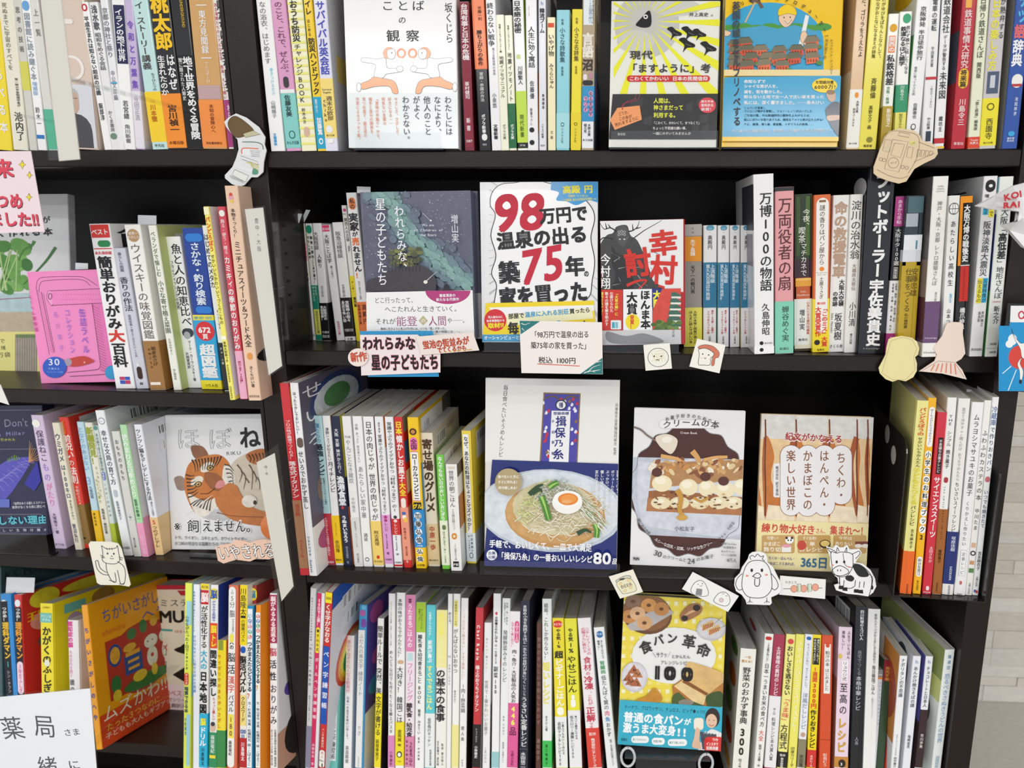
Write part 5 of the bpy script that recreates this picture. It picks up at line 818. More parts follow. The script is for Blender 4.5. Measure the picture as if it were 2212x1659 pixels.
S(728, 806, 255, 834, 896, 1452, 'efefee', 'white porridge cookbook with faint title THEやんごとなき雑炊', [('h',405,430,'THE','8c8c90'),('v',440,790,'やんごとなき雑炊','8a8a90',.5,.5,-.006),('v',900,1020,'中村倫也','9a9a9e',.5,.36,-.004),('b',1060,1440,'dededc'),('v',1090,1300,'監修協力・タカハシユキ','9a9a9c',.5,.22),('v',1345,1420,'角川書店','8a8a8c',.5,.24)])
S(812, 892, 255, 905, 974, 1452, 'f2f2f1', 'white home Chinese cookbook titled あたらしい家中華 with cat outline', [('v',315,365,'手軽','9a9aa0',.4,.3),('v',380,475,'あっさり','9a9aa0',.4,.26),('v',485,625,'毎日食べたい','9a9aa0',.4,.24),('v',650,1070,'あたらしい家中華','7c7c82',.5,.5,-.004),('v',1185,1250,'酒徒','7c7c82',.5,.4),('e',1378,1410,'4a4a50',.26,.7),('e',1384,1404,'f2f2f1',.32,.64)])
S(896, 980, 258, 986, 1070, 1454, 'f2f2f0', 'white cookbook titled 日本の肉じゃが with pale yellow foot', [('v',295,1085,'日本の肉じゃが　世界の肉じゃが','33333a',.5,.56,-.002),('b',1090,1440,'f4d474'),('v',1165,1285,'阿古真理','6a5420',.5,.4),('e',1362,1390,'d83a2c',.36,.66),('h',1400,1418,'家の光協会','8a6a20')], side=[('R',0,.12,0,.5,'8c2448')])
S(988, 1056, 258, 1076, 1144, 1458, 'eeeef0', 'white snack idea book titled ますます常識やぶり with pink foot', [('v',300,390,'ますます','4a4a54',.5,.3),('v',400,1045,'常識やぶりのアイデアおやつ「材料４つまで」','3a3a44',.5,.4,.002),('b',1040,1430,'dfa0d4'),('e',1045,1070,'b83a7c',.3,.7),('e',1072,1096,'b83a7c',.3,.7),('v',1100,1170,'レシピ','7a2c6a',.5,.36,.01),('x',1190,1310,'syun cooking','5a2c5a',.5,.3),('v',1335,1355,'著','5a2c5a',.5,.3),('h',1385,1402,'大和書房','6a4a6a')], side=[('R',0,.2,0,.2,'e8944a')])
S(1070, 1136, 260, 1150, 1220, 1458, 'eeeef0', 'white snack idea book titled 常識やぶり with red foot block', [('v',300,1015,'常識やぶりのアイデアおやつ「材料４つまで」の1','3a3a44',.5,.5,.004),('b',1072,1200,'cc2c2c'),('e',1045,1070,'3a3a44',.3,.72),('e',1076,1100,'f2e0e0',.3,.72),('v',1105,1190,'レシピ','f6e8e8',.5,.36,.01),('x',1205,1325,'syun cooking','5a5a7c',.5,.3),('v',1345,1362,'著','5a5a7c',.5,.3),('h',1410,1426,'大和書房','5a5a6c'),('b',1436,1450,'cc2c2c')])
S(1146, 1212, 262, 1226, 1290, 1461, 'd4302e', 'red nostalgic sweets book titled 日本懐かしお菓子大全 with salmon band', [('v',295,400,'日本','f4dc34',.5,.72,.03),('v',405,775,'懐かしお菓子','f6ecec',.5,.68,.025),('v',780,890,'大全','f4dc34',.5,.68,.03),('e',905,985,'f2e4dc',.2,.8),('b',980,1400,'ee9a80'),('e',1015,1040,'4a6ab8',.2,.7),('e',1040,1075,'f6f0ea',.25,.75),('e',1060,1100,'f0c24a',.4,.85),('v',1140,1235,'松林千宏','8a2c20',.44,.3),('v',1290,1365,'辰巳出版','8a2c20',.5,.24),('v',1400,1420,'画','f0d0c8',.5,.26)], side=[('R',0,.3,0,.1,'8a8a84'),('R',0,.25,.16,.3,'3a6ab0'),('R',0,.3,.35,.5,'e8d8c8'),('R',0,.3,.6,1,'eaa088')])
S(1250, 1336, 264, 1322, 1410, 1466, 'f6c81c', 'yellow convenience store guide ローカルコンビニ, blue foot', [('e',350,405,'4a3020',.14,.8),('e',362,395,'c88a4c',.28,.66),('e',422,530,'ee74b8',.14,.8),('v',435,520,'全国','3a2430',.48,.5,.02),('r',535,930,'f2f0ee',.14,.82),('r',535,540,'d05a9c',.14,.82),('r',925,930,'d05a9c',.14,.82),('v',550,920,'ローカルコンビニ','23222a',.48,.44,.025),('r',940,1000,'23222a',.14,.86),('h',950,990,'グル','f2d81c',.03),('b',995,1300,'1e8ad0')]+[x for i,t in enumerate('加藤弘倫') for x in (('e',1018+i*64,1078+i*64,'eef4f8',.14,.8),('v',1024+i*64,1072+i*64,t,'23303c',.47,.5,.02))]+[('h',1278,1292,'小学館','e6f2fa')]+[x for i,t in enumerate('弘倫') for x in (('e',1305+i*60,1355+i*60,'f6f2e6',.14,.8),('v',1310+i*60,1350+i*60,t,'23303c',.47,.5,.02))]+[('h',1430,1448,'小学館','4a4010')], side=[('R',.06,.7,.02,.2,'e9e6e2'),('R',.08,.3,.05,.12,'W','bar'),('R',.72,1,.0,.14,'5a5c54'),('R',0,.2,.3,.6,'5a9ac8')])
S(1356, 1450, 388, 1421, 1518, 1450, 'e2d7c0', 'beige book titled 寄せ場のグルメ with brown letters', [('v',435,1020,'寄せ場のグルメ','4a3020',.5,.74,.03),('b',1112,1432,'d9c294'),('v',1130,1320,'中原一歩','a83c2c',.5,.42,.02),('v',1120,1300,'ノンフィクションライター','8a5a3c',.16,.12),('h',1392,1408,'潮出版社','6a5a44')], dep=.128, side=[('R',.12,.45,.04,.14,'W','bar'),('R',.5,.8,.03,.08,'9a8a74','ISBN')])
S(1479, 1546, 562, 1531, 1591, 1472, '74c84a', 'small green rice ball book titled おいしいおにぎり', [('v',575,1085,'なんでもない日のおいしいおにぎり','eef8ea',.5,.5,.03),('b',1086,1440,'eaeed6'),('e',1120,1160,'6a7c50',.3,.8),('v',1170,1345,'日々おにぎり／ゆこ','3c4a30',.5,.3),('v',1355,1425,'三笠書房','8a9c78',.5,.22)], dep=.128, side=[('R',.0,.9,0,1,'e9e9e6'),('R',.1,.5,.03,.1,'W','bar')])
S(1556, 1642, 638, 1601, 1698, 1486, 'f0efec', 'thick white world breakfast book titled 世界の朝ごはん', [('e',655,675,'d8cfc0',.2,.8),('v',685,980,'世界の朝ごはん','6a6a6e',.46,.42,0),('v',990,1165,'66カ国の伝統メニュー','8a8a8e',.46,.24),('e',1185,1235,'d8842c',.24,.68),('e',1198,1222,'f0d8b0',.34,.58),('v',1265,1400,'167の朝食をめぐる旅','8a8a8e',.5,.2),('r',1410,1455,'1b1b1c',.24,.74),('h',1420,1446,'PIE','f0f0f0')], r=.004, dep=.12, side=[('R',0,.6,0,.12,'5a4a3c'),('R',0,.4,.3,.6,'c07a3c')])
S(1681, 1768, 370, 1729, 1800, 1426, 'ead14c', 'yellow book with white title strip なぜ、あなたの料理は', [('r',398,1185,'f0f0ee',.16,.74),('v',415,1170,'なぜ、あなたの料理はちょっとマズイのか？','1e1e20',.45,.4,.02),('b',1186,1412,'dfe9ef'),('v',1190,1340,'小田真規子','3a4a54',.62,.24),('v',1200,1330,'編・文大塚愛乃','3a4a54',.34,.14),('e',1340,1385,'3a4a54',.32,.7),('e',1346,1379,'dfe9ef',.38,.64)], dep=.128, yaw=4, side=[('R',0,1,0,.76,'e6cc44'),('R',.15,.5,.04,.24,'f0f0ee'),('R',.18,.46,.05,.13,'W','bar'),('R',.15,.8,.44,.5,'5a5428','読んだら'),('R',.15,.8,.52,.58,'5a5428','料理が見'),('R',.3,.9,.6,.66,'5a5428','違う!!')], r=.003)
def somen(c):
    c.rect(1800,-80,3100,620,'ecebe8')
    TX=540-1080; sh=(1080-540)*SF
    def X(x): return x+sh                                   # tile K -> tile J
    c.vt(X(48),5,X(5),580,'毎日食べたいそうめんレシピ','3a3a38',size=40,w=.0); c.vt(X(930),150,X(915),565,'兵庫県手延素麺協同組合　監修','6a6a68',size=26)
    c.poly([(X(347),65),(X(643),72),(X(617),640),(X(314),640)],'8a6c3a'); c.poly([(X(357),75),(X(633),82),(X(608),640),(X(325),640)],'4a45a8')
    rr=random.Random(9)
    for i in range(46):
        x,y=rr.uniform(345,615),rr.uniform(90,600)
        if 405<x-(600-y)*.03<560 and y>200: continue
        c.curve([(X(x-12),y+10),(X(x),y-14),(X(x+12),y),(X(x+4),y+14)],0,'K',fill=rr.choice(('cc2c3c','e9e6ee','8a6c3a','cc2c3c','f0f0f4')),close=True)
    c.curve([(X(360),110),(X(430),95),(X(490),130),(X(560),95),(X(620),110)],10,'6a5424'); c.ell(X(487),165,48,42,'2a2a5c'); c.ell(X(487),165,36,32,'f2f2f2'); c.vt(X(487),142,X(487),190,'播','2a2c7c',size=36,w=.02)
    c.poly([(X(412),210),(X(563),213),(X(545),640),(X(390),640)],'f0f0f2'); c.ht(X(425),232,X(550),232,'登録商標','2a2c7c',26,w=.02)
    for t,y,xx in (('揖',295,487),('保',385,478),('乃',468,470),('糸',555,465)): c.ht(X(xx-44),y,X(xx+44),y,t,'2a2c7c',88 if t!='乃' else 60,w=.02)
    for t,y in (('手',295),('延',380),('素',462),('麺',550)): c.ht(X(410),y,X(436),y,t,'2a2c7c',26,w=.012)
    c.poly([(1930,600),(X(1000),635),(X(975),1480),(1860,1445)],'1f2c74')
    c.k='photo'; c.ell(X(410),1005,580,330,'c3ccd8',a=3); c.ell(X(400),1000,560,312,'dbe2ea',a=3)
    c.ell(X(440),1040,400,260,'cc9a5c',a=4); c.ell(X(440),1030,392,240,'d2a468',a=4); c.ell(X(430),985,330,215,'d9cfa8',a=4)
    c.k='gloss'
    for i in range(260):
        a=rr.uniform(0,6.28); q=rr.uniform(.1,1); x=440+340*q*math.cos(a); y=1040+185*q*math.sin(a); L_=rr.uniform(50,150); t=rr.uniform(-.7,.5); b=rr.uniform(-40,40)
        c.curve([(X(x),y),(X(x+L_*.5*math.cos(t)),y+L_*.5*math.sin(t)+b),(X(x+L_*math.cos(t)),y+L_*math.sin(t))],rr.choice((5,6,7)),rr.choice(('ece6cf','e2d8b8','f2eedc','d8c8a0','c8b48c')),n=4)
    for i in range(90): x=rr.uniform(160,420); y=1000-(x-160)*.9+rr.uniform(-50,90); c.line([(X(x),y),(X(x+rr.uniform(-70,70)),y+rr.uniform(-50,50))],rr.choice((6,9)),rr.choice(('dfe39a','cfd98a','e8e6b8','b9c878')),w2=3)
    for i in range(110): x=rr.uniform(280,620); y=rr.uniform(740,930)+abs(x-430)*.4; c.curve([(X(x),y),(X(x+25),y+rr.uniform(-25,25)),(X(x+55),y+rr.uniform(-30,40))],rr.choice((5,7)),rr.choice(('b9c0bc','9aa6a2','e2e6e4','8a948e')),w2=2,n=4)
    for p in ([(240,870),(300,810),(350,790)],[(260,860),(320,830),(340,850)],[(620,1180),(680,1150),(730,1170)]): c.curve([(X(a),b) for a,b in p],40,'2c4a2c',w2=14)
    for p,w in (([(335,885),(360,950),(395,1070)],52),([(395,815),(430,790),(465,775)],44),([(760,1100),(775,1150),(770,1210)],44)): c.curve([(X(a),b) for a,b in p],w,'4a8a2c'); c.curve([(X(a),b) for a,b in p],w*.45,'a9cf6a',w2=6)
    for i in range(40): x=rr.uniform(600,800); y=880+(x-600)*.9+rr.uniform(-40,90); c.line([(X(x),y),(X(x+60),y+rr.uniform(20,90))],7,rr.choice(('eef0e8','7a9a6a','d8dcd0')),w2=3)
    c.ell(X(540),930,120,92,'f3f2ee'); c.ell(X(542),905,112,68,'f8f7f4'); c.ell(X(546),905,80,48,'e8862c'); c.ell(X(550),902,62,34,'ee9c44'); c.ell(X(535),925,40,14,'f0b070')
    c.ell(X(75),770,106,108,'b3a077')
    for t,y in (('食べたいときに',727),('すぐに作れる！',770),('1年中楽しめる！',815)): c.ht(X(-8),y,X(158),y,t,'f6f2e8',27,w=.02)
    for i,t in enumerate(('定番のつけそうめん、','ボリュームたっぷりの','ぶっかけ、炒めそうめん、','優しい味わいのにゅうめん、','変わりそうめんまで。')): c.vt(X(942-i*42),675,X(936-i*42),675+28*len(t),t,'eef0f6',size=28)
    c.ht(1915,1255,X(735),1290,'手軽で、おいしくて、一皿で大満足','f4f4f6',64,w=.02)
    c.ell(1935,1345,42,42,'eef0f4'); c.ht(1905,1330,1965,1330,'企業','1f2c74',26,w=.02); c.ht(1905,1362,1965,1362,'公認','1f2c74',26,w=.02)
    c.ht(1985,1350,X(740),1380,'「揖保乃糸」の一番おいしいレシピ','f4f4f6',62,w=.02); c.ht(X(745),1365,X(890),1370,'80','f4f4f6',125,w=.02); c.ht(X(892),1395,X(940),1395,'品','f4f4f6',50,w=.02)
FB((1973,-44),(3008,-30),(2957,1482),(1866,1445),.009,'e4e1dc','large face-out noodle cookbook with a white bowl, egg and blue band',somen,tilt=9,Y=.012,spine='L')
tile(1080, 830)
def cream(c):
    c.rect(1000,150,1960,1480,'e9e8ea'); sc_=[]
    for i in range(16):
        t=i/16*2*math.pi; r1=455; sc_.append((1500+445*math.cos(t),850+500*math.sin(t))); t2=t+math.pi/16; sc_.append((1500+475*math.cos(t2),850+530*math.sin(t2)))
    c.curve(sc_,0,'K',fill='4a231b',close=True,n=4)
    c.k='photo'; c.poly([(1060,580),(1940,600),(1940,1240),(1180,1200),(1100,1100),(1050,900)],'c2c8d6'); c.curve([(1100,640),(1180,620),(1940,640),(1940,1180),(1300,1150),(1120,1060)],0,'K',fill='d3d8e2',close=True); c.k='gloss'
    c.curve(sc_,6,'8a8a90',close=True,n=4)
    c.k='photo'
    c.poly([(1175,905),(1240,900),(1940,985),(1930,1045),(1165,1010)],'b4784a'); c.poly([(1185,850),(1300,840),(1940,900),(1935,945),(1180,905)],'9c6238')
    c.poly([(1215,625),(1940,600),(1940,760),(1190,830)],'b88858')
    c.k='gloss'
    for x,y,rx in ((1290,790,80),(1500,820,75),(1650,830,70),(1790,840,80),(1920,820,60)): c.ell(x,y,rx,66,'efe2bd'); c.ell(x-12,y-22,rx*.55,30,'f8f0d8')
    for x in (1280,1430,1590,1740,1860): c.ell(x,945,78,50,'eadcb6'); c.ell(x-10,930,40,18,'f6eed4')
    rr=random.Random(6); c.k='photo'
    for i in range(60): x,y=rr.uniform(1200,1920),rr.uniform(600,720); c.ell(x,y,rr.uniform(12,44),rr.uniform(8,26),rr.choice(('d9a86c','e8cfa0','f2e8d6','8a5230','c98a4a')),a=rr.uniform(0,180),n=8)
    for x,y in ((1635,735),(1250,700),(1780,770)): c.ell(x,y,42,36,'5a2c20')
    for i in range(40): x=rr.uniform(1180,1900); c.ell(x,rr.uniform(855,990),rr.uniform(6,20),6,rr.choice(('7a4424','d8a870','5a3018')),n=7)
    c.k='gloss'; c.curve([(1410,840),(1440,900),(1430,1000),(1460,1050)],44,'c8943c',w2=30); c.ell(1450,1060,44,22,'d0a048'); c.curve([(1540,900),(1600,930),(1660,900)],20,'c8943c')
    c.curve([(1280,570),(1400,590),(1440,610)],34,'dca868',w2=20); c.curve([(1530,530),(1570,580),(1590,620)],48,'d8a060',w2=30); c.curve([(1620,600),(1720,580),(1810,578)],24,'dca868')
    c.curve([(1050,335),(1120,360),(1180,410),(1280,470)],14,'7a6a60'); c.curve([(1240,420),(1330,395),(1405,430),(1410,480),(1380,540),(1345,550),(1270,490)],0,'K',fill='e6dac8',close=True); c.ell(1330,440,40,26,'f4ece0')
    c.rrect(1270,285,1730,350,30,'efefee')
    for i,t in enumerate('お菓子好きのための'): a=math.radians(-112+i*5.5); x=1500+450*math.cos(a); y=690+440*math.sin(a); c.ht(x-16,y-6+i*1.5,x+16,y-6+i*1.5,t,'4a4440',34)
    for i,t in enumerate('クリームの本'): x=1295+i*76; y=325-26*math.sin((i+.5)/6*math.pi); c.ht(x,y,x+70,y+4,t,'4a4038',66)
    c.ht(1435,382,1570,386,'Cream Book','e8e0dc',26)
    c.ht(1388,1145,1550,1150,'小松友子','4a4a50',42,w=-.004)
    T='家にある牛乳、ヘルシーな豆乳・豆腐、リッチな生クリーム…etc.で作る'
    for i,t in enumerate(T):
        a=math.radians(152-i*124/len(T)); x=1485+430*math.cos(a); y=880+425*math.sin(a); dx,dy=math.sin(a)*15,-math.cos(a)*15; c.ht(x-dx,y-dy,x+dx,y+dy,t,'e6e0de' if 7<i<26 else '55504e',30)
    c.ht(1225,1330,1290,1352,'30','4a4a4c',60); c.ht(1295,1365,1485,1395,'のクリームと','4a4a4c',32); c.ht(1490,1400,1552,1400,'24','4a4a4c',60); c.ht(1560,1390,1700,1360,'のお菓子','4a4a4c',32)
    c.ht(1060,1380,1110,1382,'MdN','1b1b1c',34,w=.03)
    for t,y in (('著者YouTube',1262),('『料理教室の',1292),('Bonちゃん』',1322),('チャンネル登録者数',1352)): c.ht(1760,y,1880,y+4,t,'6a6a6e',20)
    c.ht(1800,1392,1880,1396,'18万人','5a5a5e',34)
FB((1072,182),(1942,214),(1923,1466),(1034,1436),.008,'ececee','white cream-dessert cookbook with a layered pastry photo, faced out',cream,tilt=9,Y=.014,spine='L')
tile(1612, 830)
def chikuwa(c):
    c.k='photo'; c.rect(60,200,1000,1110,'e9c898')
    for i,x in enumerate((85,150,395,660,880,965)):
        w=(60,240,260,220,90,60)[i]; c.poly([(x,210),(x+w,210),(x+w*.98,440),(x,430)],'dcd9d6'); c.curve([(x,430),(x+w*.3,560),(x+w*.2,760),(x+w*.6,980),(x,1060)],0,'K',fill='c8742c',close=True); c.curve([(x+w,420),(x+w*.8,600),(x+w*.85,820),(x+w,1040)],w*.22,'a84e18',w2=w*.1)
        c.curve([(x+2,280),(x+4,420),(x-2,620),(x+3,840),(x,1050)],12,'6a2c10')
        c.poly([(x+w*.1,960),(x+w*.9,980),(x+w,1105),(x,1095)],'f2e2c4')
    c.k='gloss'
    c.ht(305,415,770,440,'紀文がかなえる','f4ece8',76,w=.05); c.ht(308,413,768,438,'紀文がかなえる','a82c34',68,w=.02)
    c.rrect(215,630,300,900,14,'eceaec')
    for x,yb in ((355,1050),(488,1055),(620,1050),(755,960)): c.rrect(x-88,482,x+88,yb,86,'8a4c2c'); 
    for x,yb in ((355,1050),(488,1055),(620,1050),(755,960)): c.rrect(x-84,486,x+84,yb-4,82,'eceaec')
    c.rect(300,560,740,900,'eceaec')
    for x,t in ((755,'ちくわ・'),(620,'はんぺん・'),(488,'かまぼこの'),(355,'楽しい世界')): c.vt(x,(535,520)[len(t)>4],x,(930,1005)[len(t)>4],t,'8a5230',size=78,w=.01)
    c.vt(245,650,245,885,'株式会社 紀文食品','5a5054',size=26)
    c.poly([(85,1078),(980,1110),(990,1500),(70,1460)],'efe2a8')
    c.ht(120,1140,550,1160,'練り物大好き','cc4a3c',78,w=.02); c.ht(550,1165,650,1168,'さん、','cc4a3c',46,w=.015); c.ht(665,1160,965,1168,'集まれ〜！','cc4a3c',76,w=.02)
    for x,a,b,d in ((122,'可愛い！','かまぼこ','飾り切り'),(408,'すぐ出来!!','簡単','57レシピ'),(692,'今年は','作りたい','メニュー')):
        c.rrect(x,1200,x+262,1345,16,'c9a060'); c.ht(x+40,1222,x+150,1225,a,'f6efdc',30,w=.01); c.ht(x+14,1268,x+150,1270,b,'f6efdc',36,w=.02); c.ht(x+14,1312,x+200,1316,d,'f6efdc',40,w=.02)
    c.ell(342,1240,34,28,'f6f6f2'); c.ell(320,1222,10,10,'K'); c.ell(362,1222,10,10,'K'); c.ell(332,1240,6,7,'K'); c.ell(354,1240,6,7,'K'); c.rect(280,1285,355,1335,'eef0ea'); c.ell(318,1285,38,14,'e9a0b0')
    c.ell(440,1280,36,38,'c8442c'); c.ell(625,1270,44,34,'3a3430'); c.ell(625,1266,36,24,'e8cc7c'); c.rect(865,1250,970,1290,'7a3028'); c.ell(890,1285,30,16,'f0e8e0'); c.ell(945,1285,30,16,'f0e8e0')
    c.ht(175,1380,390,1388,'ちくわ・はんぺん・','6a5aa0',28); c.ht(160,1422,400,1430,'かまぼこさえあれば、','6a5aa0',28); c.ht(430,1412,650,1422,'365日','2f6a94',96,w=.02); c.ht(660,1418,880,1424,'食べたい','2f6a94',60,w=.02)
FB((95,222),(956,264),(986,1490),(74,1470),.009,'e8c9a0','brown toasted fish-cake cookbook, faced out between the dessert book and the metal bookend',chikuwa,tilt=9,Y=.014,spine='L')
ROW['yaw']=10; ROW['dep']=.148
Bx=[(1362,1450,130,1216,1310,1728,'ece692','pale yellow baking book titled パンどろぼう with orange foot',[('v',185,410,'パンどろぼうの','d8582c',.55,.5,.02),('v',420,660,'せかいいちかんたん','4a4a2c',.55,.34),('v',665,960,'子どもとつくる','e0d43a',.5,.5,.025),('v',965,1125,'パンレシピ','3a3a24',.5,.4,.01),('b',1330,1728,'ec6a26'),('v',1150,1310,'吉永麻衣子','4a4a2c',.6,.26),('x',1590,1715,'KADOKAWA','5a2008',.62,.24)],.005),
(1452,1522,110,1322,1382,1702,'f3b61c','orange yellow kids cookbook titled 小学生のお料理ブック',[('e',180,500,'f4f2f2',.2,.9),('v',195,485,'ぜ〜んぶひとりでできちゃう！','3a3a44',.55,.34)]+[x for i,t in enumerate('小学生のお料理ブック') for x in (('e',528+i*66,590+i*66,'f6f6f4',.14,.92),('v',532+i*66,586+i*66,t,'2c2c30',.53,.58,.02))]+[('v',1190,1240,'2','2c2c30',.5,.6,.03),('e',1370,1530,'f2f0ee',.2,.86),('v',1385,1520,'新谷友里江','3a3a44',.53,.42),('v',1560,1640,'家の光協会','5a4a10',.5,.26),('e',1665,1692,'5a4a10',.3,.7)],.0014),
(1526,1602,224,1398,1466,1702,'cf2c40','red science sweets book titled サイエンススイーツ',[('r',425,715,'23171c',.34,.86),('v',440,705,'不思議なお菓子レシピ','f2e0e2',.6,.32,.01),('v',735,1220,'サイエンススイーツ','f4e6e8',.56,.62,.025),('v',1290,1420,'太田さちか','f0d4d8',.56,.36,.01),('e',1605,1640,'f2e0e2',.36,.7),('h',1642,1660,'mono','f2e0e2'),('h',1665,1680,'BOOK','f2e0e2')],.0008),
(1606,1690,108,1478,1540,1684,'eeeeec','white baked sweets book titled THEシンプル焼き菓子 with brown foot',[('v',240,330,'THE','4a4a4c',.5,.5,-.006),('v',370,495,'シンプル','4a4a4c',.5,.44,-.004),('v',520,670,'焼き菓子','3a3a3c',.5,.4,.01),('e',740,785,'a83a3c',.3,.74),('x',815,990,'THE SIMPLE','6a6a6c',.45,.22),('b',995,1672,'a2602c'),('x',1005,1240,'BAKED SWEETS','5a3418',.5,.22),('v',1315,1425,'藤野貴子','3a2010',.5,.34,.01),('x',1580,1650,'Gakken','3a2010',.5,.3)],.0014),
(1694,1790,115,1554,1640,1704,'edebe8','white little sweets book titled ちいさいスイーツレシピ with navy band',[('v',185,770,'混ぜて冷やすor焼くだけ　おうちでかんたん','a9a7a9',.5,.28),('v',780,1180,'ちいさいスイーツレシピ','4a4c54',.5,.34,0),('b',1175,1590,'1f2f74'),('v',1210,1330,'塚原佳樹','cdd4e6',.6,.36),('x',1450,1560,'KADOKAWA','e2e6f2',.6,.3,.01),('x',1600,1690,'KADOKAWA','4a4c54',.6,.26,.01)],.003),
(1800,1895,144,1648,1738,1714,'efefef','white sweets book in large letters ムラヨシマサユキのお菓子',[('v',235,890,'ムラヨシマサユキのお菓子','55565c',.5,.44,.0),('v',930,1290,'くりかえし作りたい','8a8b90',.45,.3),('r',1320,1525,'c8c8cc',.26,.76),('r',1324,1521,'f2f2f2',.29,.73),('v',1335,1515,'定番レシピ','7a7b80',.51,.28),('e',1565,1595,'c86a6c',.4,.6),('h',1665,1682,'西東社','3a3a3c')],.003),
(1900,1960,130,1740,1792,1702,'efeeea','white sponge cake book titled ふわふわカステラの本',[('v',360,930,'ふわふわカステラの本','4c4e54',.5,.66,0),('v',985,1165,'中川たま','6a6c70',.5,.54),('r',1262,1300,'dcb494',.2,.8),('e',1325,1365,'3c3834',.14,.9),('e',1335,1355,'efeeea',.3,.74),('r',1405,1435,'cf9870',.2,.8),('r',1465,1500,'5c8a54',.16,.86),('v',1580,1670,'主婦と生活社','8a8a8c',.5,.3)],.0014),
(1964,2022,104,1797,1842,1690,'eeeff0','white bread book at the end with blue title 冷蔵庫で作りおきパン',[('v',175,330,'冷蔵庫','5c78a8',.5,.78,.004),('v',335,700,'で作りおきパン','4c5a74',.5,.66,.002),('e',735,780,'c86a74',.16,.86),('v',840,1145,'いつでも焼きたて','5c6a84',.5,.56),('v',1330,1480,'吉永麻衣子','4a4c54',.5,.5),('v',1530,1610,'主婦の友社','6a6c70',.5,.34),('r',1635,1655,'3a5cb0',.2,.5),('r',1640,1662,'c8343c',.5,.8)],.0014)]
for (a,b,y0,c_,d,y1,cc,lab,it,r_) in Bx: S(a,b,y0,c_,d,y1,cc,lab,it,Y=-.022,r=r_,H=None)
# ================================================================== row 4, left case
R4L(); tile(0, 1209); ROW['yaw']=4
def SK(*a, **k): k.setdefault('dep', .2); return S(*a, **k)
SK(-60, 2, 60, -40, 30, 1090, '3f5a5c', 'dark teal manual with latin letters at the far end', [], Y=.02, side=[('R',.02,.8,.02,.1,'2a3434','KS FOR BEGINNERS')])
SK(-8, 96, 276, 52, 138, 1090, '2a8ad4', 'blue science comic titled 理科ダマン behind the hand-written card', [('e',318,375,'e8eef4',.05,.6),('r',330,1080,'1b1b24',.0,.62),('v',375,490,'つかめ！','f0f0f0',.34,.36,.02),('v',495,790,'理科ダマン','f0c22c',.34,.52,.03),('v',800,860,'1','4ac0c8',.34,.4,.02),('v',880,1060,'シン・テフン','c9c9d0',.34,.26)], r=.003)
SK(105, 180, 282, 140, 196, 1090, 'cf2f30', 'red science comic with pink and yellow monster cover', [('e',318,375,'e8eef4',.12,.85),('r',380,1090,'1b1b24',.05,.92),('v',385,490,'つかめ！','f0f0f0',.5,.6,.02),('v',495,790,'理科ダマン','f0a22c',.5,.76,.03),('e',810,1070,'f2d8e6',.1,.9),('v',830,1060,'３年生ふしぎ','c23a7c',.5,.44)], side=[('R',.05,.28,.0,.14,'e8e03c','ell'),('R',.3,.75,.02,.1,'e8e03c','ell'),('R',.05,.3,.16,.3,'e8a09c','ell'),('R',.3,.9,.12,.3,'8a2a2c','ell'),('R',.1,.5,.3,.46,'5a5a64','ell'),('R',.2,.6,.44,.7,'e2dc2c','ell'),('R',.3,.42,.5,.6,'c8d0d4','ell'),('R',.02,.24,.14,.22,'f0c41c','理')])
SK(315, 425, 348, 329, 438, 1090, 'f1df22', 'bright yellow science book titled かがくのふしぎ with teal label', [('r',425,500,'6fc0b8',.02,.9),('h',435,460,'かずとことば','e6f4f0'),('h',465,490,'ずかん','e6f4f0'),('h',372,388,'小学館の','8a7c14'),('v',530,1060,'かがくのふしぎ','2a2a24',.5,.62,.02),('e',795,850,'e8ecd8',.3,.72)], r=.003, side=[('R',.08,.25,.04,.11,'6fc0b8'),('R',.1,.22,.12,.24,'b59ac0','ell'),('R',.3,.5,.0,.14,'b08a3c','ell'),('R',.12,.4,.26,.5,'e9cf1c','ell'),('R',.4,.7,.3,.6,'c8b41c','ell')], dep=.2)
SK(535, 632, 482, 552, 640, 1090, 'eeecee', 'small white and pink book on the ageing brain', [('v',490,700,'認知症の脳','e2459c',.24,.4,.03),('v',720,940,'もの忘れを防ぐ','e889bc',.24,.24),('v',950,1060,'頭の','3a3a40',.3,.36)], dep=.13, r=.003)
def chigai(c): pass
